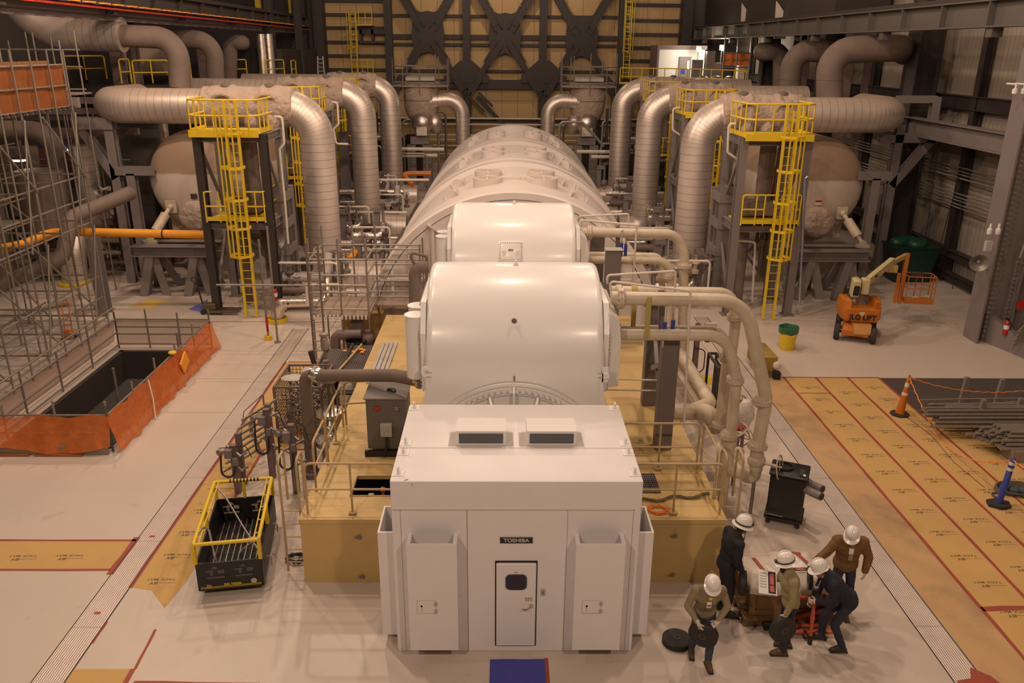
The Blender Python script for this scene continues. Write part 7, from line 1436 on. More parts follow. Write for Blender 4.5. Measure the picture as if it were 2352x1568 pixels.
f = MB(); f.loft([[W(x, y, z) for x, y, z in q] for q in ([(-.3, -1.12, .42), (.3, -1.12, .42), (.3, -1.02, .36), (-.3, -1.02, .36)], [(-.36, -.95, .75), (.36, -.95, .75), (.3, -.8, .6), (-.3, -.8, .6)], [(-.36, -.6, .8), (.36, -.6, .8), (.36, -.6, .6), (-.36, -.6, .6)])]); f.build('front_hood', mat('dusty_orange', (.50, .24, .07), .7), LIFT, False)
LC = mat('cream_boom_paint', (.52, .45, .24), .45, 0, .08, 3)
f = MB(); f.box(W(-.3, -.2, 2.1), (.3, .45, .75), Rl @ Matrix.Rotation(.15, 3, 'X'), .04); f.build('riser_head', LC, LIFT); f = MB(); f.box(W(-.3, -.44, 2.02), (.22, .03, .4), Rl @ Matrix.Rotation(.15, 3, 'X'), .03); f.build('dark_cover', BLACK, LIFT)
f = MB(); f.box(W(.08, -.1, 2.15), (.3, .42, .65), Rl, .04); f.build('boom_knuckle', LC, LIFT); f = MB(); f.bar(W(.1, .1, 1.3), W(-.1, .1, 2.1), .3, .3); f.bar(W(.3, .3, 1.2), W(.2, .3, 2.0), .18, .3); f.build('riser_arm', STEEL, LIFT, False)
f = MB(); a = W(.15, .0, 2.3); b_ = W(1.5, 1.75, 2.8); f.bar(a, b_, .2, .28); f.build('main_boom', LC, LIFT, False); f = MB(); f.bar(b_-V((.2, .1, .15)), W(2.15, 2.2, 2.95), .14, .18); f.box(W(1.5, 1.65, 2.5), (.4, .3, .3), Rl); f.build('jib', mat('tan_jib', (.45, .28, .10), .5), LIFT, False)
text('JLG', .14, Matrix.Translation(a.lerp(b_, .3)+V((.02, -.14, .0))) @ Matrix.Rotation(radians(32), 4, 'Z') @ Matrix.Rotation(-.25, 4, 'Y') @ Matrix.Rotation(pi/2, 4, 'X'), BLACK, 'lettering', LIFT, .004, .004)
bk = W(2.55, 1.25, 0)
f = MB(); f.box(W(2.2, 2.2, 1.95), (.16, .18, 2.2), Rl, .02); f.box(W(2.02, 2.25, 1.5), (.1, .14, 1.3), Rl); parts(f, 'basket_mast', ORNG, LIFT)
def Bk(x, y, z): return W(2.3+x, 2.2+y, z+.38)
f = MB(); f.box(Bk(.55, 0, .62), (1.15, .75, .08), Rl, .01); f.box(Bk(.55, -.37, .75), (1.15, .03, .2), Rl); f.build('basket_floor', ORNG, LIFT)
for z in (1.25, 1.75): f = MB(); f.tube([Bk(0, -.37, z), Bk(1.12, -.37, z), Bk(1.12, .37, z), Bk(0, .37, z), Bk(0, -.37, z)], .022, 8, bend=.12); f.build('basket_rail', ORNG, LIFT)
f = MB()
for x, y in ((0, -.37), (.55, -.37), (1.12, -.37), (1.12, 0), (1.12, .37), (.55, .37), (0, .37)): f.cyl(Bk(x, y, .66), Bk(x, y, 1.75), .02, n=6)
parts(f, 'basket_post', ORNG, LIFT); f = MB(); f.box(Bk(.5, .2, 1.72), (.5, .25, .22), Rl, .03); f.build('control_console', STEELD, LIFT); f = MB(); f.cyl(Bk(.35, -.1, .78), Bk(1.3, .15, .82), .04); f.build('tube_load', VENTW, LIFT)
LIFT.scale = (.86, .86, .86)
# grey wall fittings right
c = P(2270, 565, y=25.85); t = thing('junction_box', 'pale junction box with two round light fittings above it on the right column', 'box', c); f = MB(); f.box(c, (.24, .12, .34), bev=.01); f.build('box_body', LTGREY, t)
for dx in (-.06, .22): f = MB(); f.rev([(.07, 0), (.08, .04), (.08, .16), (.04, .2), (.03, .34)], c+V((dx, 0, .4)), (0, 0, 1), 14); f.build('light_fitting', WHITE2, t)
for px, py, lab in ((2330, 215, 'left of two'), (2350, 215, 'right of two')):
    c = P(px, py, y=26.2); f = MB(); f.rev([(.08, 0), (.08, .14), (.03, .16), (.03, .3)], c, (0, 0, 1), 12); f.cyl(c+V((0, 0, .28)), c+V((0, .5, .28)), .03, n=6); one(f, 'light_fitting', WHITE2, 'small white canister light high on the right column, %s' % lab, 'lamp')
# riveted ramp / gusset structure at right edge
t = thing('column_base', 'riveted grey steel column base with a sloping gusset wall at the right edge', 'structure', (17.8, 25.5, 0)); f = MB(); a = P(2243, 778); e = P(2362, 828)
f.prism([a, e, e+V((0, 0, .45)), a+V((.0, 0, 1.05))], (.25, .12, 0)); f.build('gusset_wall', STEEL, t, False)
f = MB(); f.bx(17.4, 18.9, 26.6, 26.72, 0, 3.6); f.bx(17.35, 17.5, 26.4, 26.9, 0, 3.6); f.bx(18.7, 18.85, 26.4, 26.9, 0, 3.6); f.build('web_plate', STEEL, t, False)
f = MB()
for i in range(4):
    for j in range(9): f.rev([(.05, 0), (.04, .03), (0, .04)], (17.6+j*.1+.03*(i % 2), 26.6, 2.1-i*.11), (0, -1, 0), 6)
for i in range(20):
    for x in (17.43, 18.78): f.rev([(.045, 0), (.035, .03), (0, .04)], (x, 26.4, .3+i*.15), (0, -1, 0), 6)
tag(f.build('rivets', STEEL, t), kind='stuff')
f = MB(); f.tube([(17.2, 26.0, 3.1), (17.3, 26.0, 3.95), (19.2, 26.0, 4.0)], .04, 8, bend=.2); f.tube([(17.3, 26.1, 2.9), (19.0, 26.1, 2.95)], .03, 8); parts(f, 'pipe_rail', GALV, t)
b0 = P(2218, 768); f = MB(); f.bar(b0, b0+V((.02, 0, 1.6)), .1, .1); f.rev([(.06, 0), (.06, .18)], b0+V((.02, 0, 1.6)), (0, 0, 1), 10); one(f, 'hose_station', GALV, 'short grey post with a valve and hanging hose beside the right riveted column', 'post')
f = MB(); c = b0+V((.15, .05, .8)); f.tube([c+V((.12*cos(i*.5), 0, .28*sin(i*.5))) for i in range(26)], .025, 6); one(f, 'hanging_hose', GALV, 'looped hose hanging beside the right riveted column', 'hose')
for px, py, y, lab in ((2345, 700, 26.0, 'small red box on the far right edge'),): c = P(px, py, y=y); f = MB(); f.box(c, (.2, .1, .3)); one(f, 'call_box', RED, lab, 'box', smooth=False)
for i in range(5): a = P(2290+i*10, 795+i*1, y=24.7); f = MB(); f.bar(P(2322+i*4, 800-i*9, y=24.9), P(2365, 770-i*9, y=24.9), .05, .05); one(f, 'steel_strut', GALV, 'parallel grey struts leaning on the ramp at the right edge', 'strut', 'struts on the right ramp')
for (a, b_) in (((2160, 300), (2120, 620)), ((2245, 250), (2165, 560)), ((2210, 460), (2190, 680))):
    pa, pb = P(*a, x=19.2), P(*b_, x=19.2); f = MB(); f.tube([pa, pb+V((0, .15, 0))], .015, 5); one(f, 'hanging_cable', BLACK, 'thin black cables hanging in V shapes on the right wall', 'cable', 'cables hanging on the right wall')
# ================================================================ yellow and black man basket
t = thing('material_basket', 'black tub with a yellow tube frame, parked left of the tan deck', 'basket', (-5.0, 13.6, 0)); BK = t
M0 = V((-5.48, 12.42, 0)); ux = (V((-4.36, 12.60, 0))-M0); uy = V((-ux.y, ux.x, 0)).normalized()*2.25; ux = ux.normalized()*1.13
def B(u, v, z): return M0+ux*u+uy*v+V((0, 0, z))
def panel(a, b_, z0, z1, nm, m_=BLACK, th=.03):
    f = MB(); a, b_ = V(a), V(b_); f.bar(a+V((0, 0, (z0+z1)/2)), b_+V((0, 0, (z0+z1)/2)), th, z1-z0); return f.build(nm, m_, t, False)
for a, b_, nm in ((B(0, 0, 0), B(1, 0, 0), 'front_panel'), (B(0, 1, 0), B(1, 1, 0), 'rear_panel'), (B(0, 0, 0), B(0, 1, 0), 'side_panel'), (B(1, 0, 0), B(1, 1, 0), 'side_panel')): panel(a, b_, .14, .72, nm)
f = MB(); f.add([B(0, 0, .16), B(1, 0, .16), B(1, 1, .16), B(0, 1, .16)], [(0, 1, 2, 3)]); f.build('floor_pan', BLACK, t, False)
f = MB()
for i in range(1, 10): f.bar(B(i/10, 0, .19), B(i/10, 1, .19), .02, .02)
f.build('floor_bar', GALV, t, False); f = MB()
for i in range(1, 56): f.bar(B(0, i/56, .18), B(1, i/56, .18), .008, .01)
f.build('floor_grating', STEELD, t, False)
zt = 1.12
for u in (0, 1):
    for v in (0, .52, 1): f = MB(); f.bar(B(u, v, .72), B(u, v, zt), .06, .06); f.build('yellow_post', YEL, t, False)
f = MB(); f.bar(B(.5, 1, .72), B(.5, 1, zt), .05, .05); f.build('yellow_post', YEL, t, False)
for a, b_ in ((B(0, 0, zt), B(1, 0, zt)), (B(1, 0, zt), B(1, 1, zt)), (B(1, 1, zt), B(0, 1, zt)), (B(0, 1, zt), B(0, 0, zt))): f = MB(); f.cyl(a, b_, .036, n=10); f.build('top_tube', YEL, t)
f = MB()
for u, s_ in ((0, 1), (1, -1)):
    f.bar(B(u+.08*s_, .02, zt), B(u+.08*s_, .98, zt), .018, .018)
    for v in (.1, .3, .5, .7, .9): f.bar(B(u, v, zt), B(u+.08*s_, v, zt), .016, .016)
f.build('inner_rail', YEL, t, False)
f = MB()
for k in range(9): a = B(.28+.06*k, 1, zt); f.cyl(a-ux.normalized()*.018, a+ux.normalized()*.018, .038, n=10)
parts(f, 'black_stripe', BLACK, t)
WM = mat('worn_white_stencil', (.40, .36, .32), .7, 0, .4, 20)
def logo(u0, v, z, flip, nm, s_=1, m_=WM):
    f = MB(); off = uy.normalized()*(-.02 if not flip else -.02); e = ux.normalized()
    def r(x0, x1, z0, z1): q = B(u0, v, z)+off; f.add([q+e*x0+V((0, 0, z0)), q+e*x1+V((0, 0, z0)), q+e*x1+V((0, 0, z1)), q+e*x0+V((0, 0, z1))], [(0, 1, 2, 3)])
    q = B(u0, v, z)+off; f.add([q+e*-.07+V((0, 0, .14)), q+e*.07+V((0, 0, .14)), q+V((0, 0, .21))], [(0, 1, 2)])
    r(-.16, -.02, .08, .12); r(-.09, -.04, -.0, .08); r(.05, .16, .04, .12); r(-.15, .15, -.06, -.02); f.build(nm, m_, t, False)
logo(.24, 1, .44, 1, 'stencil_emblem'); logo(.74, 1, .44, 1, 'stencil_emblem'); WM2 = mat('faint_stencil', (.10, .09, .085), .7, 0, .5, 20); logo(.28, 0, .45, 0, 'stencil_emblem', 1, WM2); logo(.72, 0, .45, 0, 'stencil_emblem', 1, WM2)
f = MB(); q = -uy.normalized()*.02
for z in (.19, .215): f.bar(B(.03, 0, z)+q, B(.97, 0, z)+q, .004, .008)
parts(f, 'yellow_pinstripe', YEL, t, False)
ang = math.atan2(ux.y, ux.x); text('RB3 800506', .062, Matrix.Translation(B(.53, 0, .245)-uy.normalized()*.022) @ Matrix.Rotation(ang, 4, 'Z') @ Matrix.Rotation(pi/2, 4, 'X'), YEL, 'lettering', t, .0015)
f = MB(); f.bar(B(.12, 0, .24)+q, B(.20, 0, .22)+q, .004, .07); f.build('flag_sticker', mat('faded_flag', (.35, .18, .16), .6, 0, .4, 30), t, False); f = MB(); f.rev([(0, 0), (.055, 0), (.05, .004)], B(.86, 0, .27)+q, -uy, 18); f.build('round_sticker', LTGREY, t)
f = MB(); f.box(B(.9, .12, zt-.16), (.11, .01, .1)); f.build('id_plate', WHITE2, t, False)
f = MB()
for u in (.12, .9): f.prism([B(u, .1, .14), B(u+.08, .1, .14), B(u+.04, .1, .0)], uy*.8)
parts(f, 'skid_foot', STEELD, t, False)
f = MB()
for v in (.2, .7): a = B(1, v, .45); f.tube([a+ux*.03, a+ux*.1, a+ux*.1-V((0, 0, .2))], .012, 6, bend=.03)
parts(f, 'hook', RAILT, t)
f = MB(); f.tube([B(.02, .95, zt), B(.25, .8, 1.0), B(.55, .6, .6), B(.85, .35, .4)], .018, 6, bend=.4); f.tube([B(0, .12, zt), B(.12, .3, zt+.05), B(.28, .05, .7), B(.4, -.0+.1, .3)], .02, 6, bend=.15); f.tube([B(.55, .1, .24), B(.5, .45, .24), B(.8, .6, .3), B(1.0, .2, zt)], .012, 6, bend=.3); f.tube([B(.95, .9, zt), B(.9, .85, .9), B(.93, .6, .95)], .016, 6, bend=.1)
one(f, 'wire_sling', GALV, 'grey wire slings looped over the yellow basket frame', 'sling')
f = MB(); c = B(.6, .2, .22); rnd = random.Random(2)
f.tube([c+V((.22*cos(i*.7)+.08*sin(i*2.1), .1*sin(i*.9), .03+.02*(i % 3))) for i in range(22)], .02, 7, bend=.03); f.tube([c+V((.15, -.05, .02)), c+V((.4, .1, .05)), c+V((.45, -.15, .04)), c+V((.25, -.12, .03))], .03, 8, bend=.08)
one(f, 'rope_coil', mat('frayed_white_rope', (.55, .50, .38), .9, 0, .2, 20, .4), 'frayed whitish rope lying in the bottom of the yellow basket', 'rope')
# ================================================================ people and the crate
SKIN = mat('skin', (.38, .20, .13), .55, 0, .06, 8); SKIND = mat('dark_skin', (.10, .055, .035), .5, 0, .06, 8)
GLOVE = mat('white_work_glove', (.62, .54, .47), .8, 0, .1, 12, .2); GLOVED = mat('dark_work_glove', (.06, .05, .045), .8, 0, .3, 12); HELM = mat('white_hard_hat', (.80, .76, .72), .22, 0, .02, 3, coat=.4)
DENIM = mat('dark_denim', (.025, .028, .045), .85, 0, .2, 10, .3); DENIM2 = mat('blue_denim', (.05, .06, .10), .85, 0, .25, 8, .3); BOOT = mat('brown_boot_leather', (.11, .065, .03), .55, 0, .2, 9, .2); BOOTD = mat('dark_boot_leather', (.035, .025, .02), .5, 0, .2, 9); SOLE = mat('boot_sole', (.05, .035, .02), .8)
HAIRM = mat('dark_hair', (.02, .014, .01), .8, 0, .3, 30)
def rem(o, vox, sm=6):
    m = o.modifiers.new('remesh', 'REMESH'); m.mode = 'VOXEL'; m.voxel_size = vox; m.use_smooth_shade = True
    if sm: s = o.modifiers.new('smooth', 'SMOOTH'); s.factor = .5; s.iterations = sm
    return o
def cap(f, a, b, ra, rb, n=14): a, b = V(a), V(b); f.tube([a, b], ra, n, rr=lambda t: ra+(rb-ra)*t); f.sph(a, ra, n, 8); f.sph(b, rb, n, 8)
def frame_of(d, up):
    z = V(d).normalized(); x = V(up).cross(z)
    x = x.normalized() if x.length > .01 else V((1, 0, 0)); return Matrix((x, z.cross(x), z)).transposed()
def hand(f, w, d, palm, s, curl=.6, r=.0095, thumb=1):
    """w wrist, d direction of the hand, palm = direction the palm faces, s = side of thumb (+1/-1)"""
    d = V(d).normalized(); pn = V(palm); pn = (pn-d*pn.dot(d)).normalized(); x = d.cross(pn)*s; w = V(w)
    k = w+d*.085; cap(f, w, w+d*.03, .026, .03, 10)
    for q in (-.03, -.01, .01, .03): cap(f, w+d*.015+x*q*.7, k+x*q, .019, .0145, 8)
    for q, L_ in ((.033, .066), (.012, .076), (-.011, .072), (-.033, .056)):
        p = k+x*q; a = curl*.7; dr = d
        for seg in (.46, .30, .24):
            dr = (d*cos(a)+pn*sin(a)).normalized(); e = p+dr*L_*seg*1.15; cap(f, p, e, r, r*.92, 7); p = e; a += curl*.95
    b0 = w+d*.02+x*.028; t1 = b0+(x*.85+d*.55+pn*.35).normalized()*.045; t2 = t1+(x*.25+d*.8+pn*.6*curl).normalized()*.036; cap(f, b0, t1, .0155, .013, 8); cap(f, t1, t2, .013, .0105, 8)
def person(lab, loc, rz, sc, J, top, pants, boots, gloves, skin=SKIN, beard=None, brim=0, extra=None, skinface=None, coat=.0, headlamp=False):
    t = thing('person', lab, 'person', loc); M = Matrix.Translation(loc) @ Matrix.Rotation(rz, 4, 'Z') @ Matrix.Scale(sc, 4)
    J = {k: V(v) for k, v in J.items()}
    pel, che, nek, hed = J['pelvis'], J['chest'], J['neck'], J['head']; sp = (nek-pel).normalized(); lat = (J['shR']-J['shL']).normalized(); Q = Matrix((lat, sp.cross(lat), sp)).transposed()
    hipl = (J['hipR']-J['hipL']).normalized(); Qp = Matrix((hipl, V((0, 0, 1)).cross(hipl), V((0, 0, 1)))).transposed()
    fd = V(J['face']).normalized(); hz = (V((0, 0, 1)) if abs(fd.z) < .95 else sp); hx = fd.cross(hz).normalized(); hu = hx.cross(fd); Hm = Matrix((hx, fd, hu)).transposed()
    def torso(f, e):
        f.sph(pel+V((0, 0, .0)), (.165+e, .118+e, .14+e), 20, 12, Qp); f.sph(pel.lerp(che, .5), (.15+e, .11+e, .2), 20, 12, Q); f.sph(che, (.185+e, .125+e, .19+e), 22, 14, Q); cap(f, J['shL']*1.0, J['shR']*1.0, .07+e*.6, .07+e*.6)
        f.sph((J['shL']+J['shR'])/2-sp*.04, (.17, .09+e, .1), 16, 10, Q)
    def arms(f, e, upto=1.0):
        for s in 'LR': cap(f, J['sh'+s], J['el'+s], .054+e, .042+e); cap(f, J['el'+s], J['el'+s].lerp(J['wr'+s], upto), .042+e, .029+e*.9)
    def legs(f, e, upto=1.0):
        for s in 'LR': cap(f, J['hip'+s], J['kn'+s], .086+e, .058+e); cap(f, J['kn'+s], J['kn'+s].lerp(J['an'+s], upto), .058+e, .042+e*1.2)
    def feet(f, e):
        for s in 'LR':
            a = J['an'+s]; td = V(J['to'+s]).normalized(); heel = a-V((0, 0, .05))-td*.035; toe = a+td*.17-V((0, 0, .055)) if 'raise'+s not in J else a+td*.17; cap(f, heel, toe, .034+e, .034+e); cap(f, a, a+td*.09-V((0, 0, .03)), .04+e, .038+e); cap(f, a, a+V((0, 0, .07)), .042+e, .044+e)
    # body
    f = MB(); torso(f, 0); arms(f, 0); legs(f, 0); feet(f, -.004); cap(f, nek-sp*.03, hed-V((0, 0, .06)), .055, .052)
    f.sph(hed, (.073, .092, .108), 22, 14, Hm); cap(f, hed+fd*.035-hu*.055, hed+fd*.052-hu*.085, .05, .034)
    f.tube([hed+fd*.09+hu*.022, hed+fd*.115-hu*.022], .011, 8, rr=lambda q: .008+.008*q); f.sph(hed+fd*.112-hu*.022, .014, 8, 6)
    for s in (-1, 1): f.sph(hed+hx*s*.076-hu*.005, (.012, .02, .03), 10, 6, Hm); f.sph(hed+fd*.084+hx*s*.032+hu*.03, (.022, .012, .009), 8, 5, Hm)
    f.sph(hed+fd*.096-hu*.055, (.026, .010, .008), 10, 6, Hm)
    for s, sg in (('L', -1), ('R', 1)): hand(f, J['wr'+s], J['hd'+s], J['pl'+s], J.get('ts'+s, sg*1.0) if not hasattr(J.get('ts'+s), 'x') else sg, J['cu'+s].x, .0085)
    body = rem(f.tf(M).build('body', skin, t), .0115*sc, 3)
    f = MB()
    for s in (-1, 1): f.sph(hed+fd*.079+hx*s*.031+hu*.014, .0125, 10, 7)
    f.tf(M).build('eyes', WHITE2, t); f = MB()
    for s in (-1, 1): f.sph(hed+fd*.089+hx*s*.031+hu*.013, .0055, 8, 5)
    f.tf(M).build('irises', BLACK, t)
    f = MB(); cap(f, hed+fd*.094-hu*.06-hx*.018, hed+fd*.094-hu*.06+hx*.018, .0055, .0055, 8); f.tf(M).build('lips', mat('lips', (.25, .09, .07), .5) if 'lips' not in bpy.data.materials else bpy.data.materials['lips'], t)
    if beard: f = MB(); cap(f, hed+fd*.045-hu*.075, hed+fd*.075-hu*.125, .055, .04); f.sph(hed+fd*.07-hu*.06, (.05, .04, .03), 12, 8, Hm); rem(f.tf(M).build('beard', beard, t), .012, 3)
    f = MB(); f.sph(hed-fd*.015+hu*.01, (.08, .092, .098), 18, 12, Hm); f.tf(M).build('hair', HAIRM, t)
    # clothes
    f = MB(); torso(f, .022+coat); arms(f, .018+coat*.6, .93); cap(f, nek-sp*.05, nek+sp*.01, .085, .068); up = rem(f.tf(M).build('jacket' if coat else 'shirt', top, t), .017*sc, 5)
    dm = up.modifiers.new('folds', 'DISPLACE'); tx = bpy.data.textures.get('folds') or bpy.data.textures.new('folds', 'CLOUDS'); tx.noise_scale = .11; dm.texture = tx; dm.strength = .022; dm.texture_coords = 'GLOBAL'
    f = MB(); f.sph(pel-V((0, 0, .02)), (.17, .122, .13), 20, 12, Qp); legs(f, .014, .97); lo = rem(f.tf(M).build('trousers', pants, t), .016*sc, 4)
    dm = lo.modifiers.new('folds', 'DISPLACE'); dm.texture = tx; dm.strength = .018; dm.texture_coords = 'GLOBAL'
    for s in 'LR':
        f = MB(); a = J['an'+s]; td = V(J['to'+s]).normalized(); dn = V((0, 0, -1)); cap(f, a-td*.04+dn*.045, a+td*.16+dn*.045, .042, .044); cap(f, a, a+td*.1-V((0, 0, .02)), .05, .046); cap(f, a, a+(J['kn'+s]-a).normalized()*.12, .052, .056); rem(f.tf(M).build('boot', boots, t), .011*sc, 3)
        f = MB(); R_ = frame_of(td, V((0, 0, 1))); f.box(a+td*.058-V((0, 0, .08)), (.092, .022, .29), R_, .008); f.tf(M).build('boot_sole', SOLE, t)
    for s, sg in (('L', -1), ('R', 1)):
        f = MB(); hand(f, J['wr'+s], J['hd'+s], J['pl'+s], sg, J['cu'+s].x, .0115); cap(f, J['wr'+s]-V(J['hd'+s]).normalized()*.03, J['wr'+s], .038, .034, 10); rem(f.tf(M).build('glove', gloves, t), .0075*sc, 2)
    # hard hat
    hc = hed+hu*.035-fd*.005; f = MB(); rg = []
    n = 28
    for r, z in ((1.0, .0), (1.0, .02), (.985, .06), (.92, .1), (.78, .135), (.55, .16), (.28, .172), (.02, .175)): rg.append([hc+hx*cos(a)*.112*r+fd*sin(a)*.132*r+hu*z for a in [2*pi*k/n for k in range(n)]])
    b1 = []; b2 = []
    for k in range(n):
        a = 2*pi*k/n; ex = (.045 if brim else .012)+(.05 if sin(a) > .2 and not brim else 0)*max(0, sin(a)); b1.append(hc+hx*cos(a)*(.112+ex)+fd*sin(a)*(.132+ex)-hu*(.008+ex*.25)); b2.append(hc+hx*cos(a)*.106+fd*sin(a)*.126-hu*.004)
    f.loft([b2, b1, [p+hu*.006 for p in b1]]+rg, caps=False); f.add(rg[-1], [tuple(range(n))])
    hh = f.tf(M).build('hard_hat', HELM, t, ang=50)
    f = MB(); f.tube([hc+fd*.132*cos(a)+hu*(.02+.162*sin(a)) for a in [pi*k/12 for k in range(1, 12)]], .009, 8); f.tf(M).build('crest_ridge', HELM, hh)
    f = MB(); f.rev([(0, .0), (.014, .0), (.014, .003), (0, .003)], hc+fd*.128+hu*.06, fd, 12); f.tf(M).build('sticker', bpy.data.materials['dim_red'], hh)
    if headlamp:
        f = MB(); f.loft([[hc+hx*cos(a)*r+fd*sin(a)*(r+.02)+hu*z for a in [2*pi*k/28 for k in range(28)]] for r, z in ((.114, .012), (.118, .02), (.118, .035), (.114, .04))], caps=False); f.box(hc+fd*.15+hu*.028, (.06, .04, .035), Hm, .006); f.tf(M).build('headlamp_strap', BLACK, hh)
    if extra: extra(t, M, J, dict(fd=fd, hu=hu, hx=hx, sp=sp, Q=Q))
    return t, M, J
def badge(f_, c, q, t, M, tag_=True):
    pass
TANS = mat('tan_work_shirt', (.27, .215, .125), .85, 0, .1, 8, .3); OLV = mat('olive_tan_shirt', (.30, .25, .13), .85, 0, .1, 8, .3); BLKJ = mat('black_jacket', (.012, .012, .015), .8, 0, .2, 8, .3); NAVY = mat('navy_hoodie', (.016, .017, .032), .9, 0, .15, 8, .3); BRJ = mat('brown_duck_jacket', (.17, .085, .025), .85, 0, .15, 8, .4)
IRON = mat('dark_cast_plate', (.035, .032, .03), .6, .3, .3, 9, .3)
def plate(c, ax, r, th, lab, slot=True):
    t = thing('iron_plate', lab, 'plate', c); f = MB(); ax = V(ax).normalized(); f.rev([(.035, -th/2), (r-.012, -th/2), (r, -th/2+.012), (r, th/2-.012), (r-.012, th/2), (.035, th/2)], c, ax, 40); f.build('disc', IRON, t)
    f = MB(); f.rev([(.034, -th/2-.008), (.065, -th/2-.008), (.065, th/2+.008), (.034, th/2+.008), (.034, -th/2-.008)], c, ax, 20); f.build('hub_ring', mat('worn_hub', (.07, .062, .055), .5, .4) if 'worn_hub' not in bpy.data.materials else bpy.data.materials['worn_hub'], t)
    x = ax.orthogonal().normalized(); f = MB(); q = V(c)+x*(r*.62)+ax.cross(x)*.03; f.cyl(q-ax*(th/2+.003), q+ax*(th/2+.003), .02, n=12); f.build('pin_hole', BLACK, t); return t
# --- 1: man in tan shirt walking toward us with an iron plate
def ex1(t, M, J, A):
    f = MB(); c = J['chest']; q = V((0, .15, .0)); f.tube([J['neck']+V((-.05, .08, 0)), c+V((0, .16, .1)), J['neck']+V((.05, .08, 0))], .006, 6); f.build('x', BLACK, None) if 0 else None
    f.tf(M).build('lanyard', BLACK, t); f = MB(); f.box(c+V((.0, .165, .06)), (.05, .02, .04)); f.tf(M).build('yellow_clip', YEL, t, False); f = MB(); f.box(c+V((.015, .17, -.05)), (.07, .012, .10)); f.tf(M).build('id_badge', WHITE2, t, False); f = MB(); f.box(c+V((.015, .177, -.06)), (.055, .004, .03)); f.tf(M).build('badge_print', TAPE, t, False)
person('person in a tan shirt and jeans walking forward, both gloved hands on an iron plate', V((3.32, 10.79, 0)), radians(178), 1.02,
    dict(pelvis=(0, -.06, .95), chest=(0, .06, 1.30), neck=(0, .12, 1.50), head=(.0, .22, 1.63), face=(0, .72, -.70), shL=(-.2, .08, 1.42), shR=(.2, .08, 1.42), elL=(-.31, .12, 1.14), elR=(.31, .10, 1.12), wrL=(-.12, .30, .99), wrR=(.17, .30, .96), hdL=(.75, .35, -.45), plL=(.3, -.2, -1), cuL=(.7, 0, 0), hdR=(-.35, .3, -.85), plR=(-.8, -.5, -.2), cuR=(.8, 0, 0),
         hipL=(-.09, -.06, .92), hipR=(.09, -.06, .92), knL=(-.11, .10, .51), knR=(.11, -.03, .50), anL=(-.09, .14, .10), anR=(.12, -.16, .12), toL=(-.1, 1, 0), toR=(.1, 1, -.15)),
    TANS, DENIM2, BOOT, GLOVE, extra=ex1)
plate(V((3.24, 10.50, .76)), (.55, 1, .1), .235, .11, 'iron plate held upright by the person in the tan shirt walking forward')
plate(V((3.01, 11.2, .055)), (0, 0, 1), .245, .11, 'iron plate lying flat on the floor at the far left of the group')
# --- 2: man in black jacket behind
def ex2(t, M, J, A):
    f = MB(); c = J['chest']; f.box(c+V((0, .17, .0)), (.02, .01, .5), Matrix.Rotation(-.1, 3, 'X')); f.tf(M).build('jacket_zip', GALV, t, False)
person('person in all black with a headlamp, standing left of the crate and looking right', V((4.0, 11.98, 0)), radians(-86), 1.10,
    dict(pelvis=(0, -.03, .95), chest=(0, .03, 1.30), neck=(0, .09, 1.50), head=(0, .16, 1.63), face=(0, .95, -.25), shL=(-.18, .02, 1.43), shR=(.2, .06, 1.42), elL=(-.22, .0, 1.15), elR=(.26, .04, 1.15), wrL=(-.14, .18, .98), wrR=(.17, .16, .93), hdL=(.3, .6, -.6), plL=(.5, 0, -.6), cuL=(.6, 0, 0), hdR=(-.1, .25, -.95), plR=(-1, .1, 0), cuR=(.9, 0, 0),
         hipL=(-.09, -.03, .92), hipR=(.09, -.03, .92), knL=(-.09, .02, .50), knR=(.10, .04, .50), anL=(-.10, -.08, .09), anR=(.11, .02, .09), toL=(-.1, 1, 0), toR=(.25, 1, 0)),
    BLKJ, BLKJ, BOOTD, GLOVED, skin=SKIND, brim=1, headlamp=True, coat=.014, extra=ex2)
plate(V((4.22, 11.78, .78)), (1, -.22, 0), .21, .11, 'iron plate hanging from the gloved hand of the person in black')
# --- 3: bearded man in olive tan shirt
person('bearded person in an olive tan shirt, side-on, holding a plate and a sheet', V((4.74, 11.0, 0)), radians(82), 1.06,
    dict(pelvis=(0, -.03, .96), chest=(0, .03, 1.31), neck=(0, .07, 1.50), head=(0, .12, 1.63), face=(.0, .96, -.28), shL=(-.19, .02, 1.43), shR=(.19, .06, 1.42), elL=(-.25, .0, 1.14), elR=(.25, .12, 1.18), wrL=(-.24, .08, .88), wrR=(.2, .34, 1.14), hdL=(0, .1, -1), plL=(1, 0, 0), cuL=(1.0, 0, 0), hdR=(-.2, .95, .05), plR=(-.3, 0, -1), cuR=(.7, 0, 0),
         hipL=(-.09, -.03, .92), hipR=(.09, -.03, .92), knL=(-.10, .04, .51), knR=(.10, .0, .51), anL=(-.10, .0, .09), anR=(.10, -.10, .09), toL=(-.1, 1, 0), toR=(.1, 1, 0)),
    OLV, DENIM, BOOT, GLOVE, beard=HAIRM, brim=1, headlamp=True)
plate(V((4.60, 10.74, .66)), (.25, -1, .05), .235, .10, 'iron plate hanging beside the leg of the bearded person')
c = V((4.42, 11.18, 1.24)); f = MB(); R_ = Matrix.Rotation(radians(-52), 3, 'X') @ Matrix.Rotation(.15, 3, 'Y'); f.box(c, (.30, .004, .40), R_)
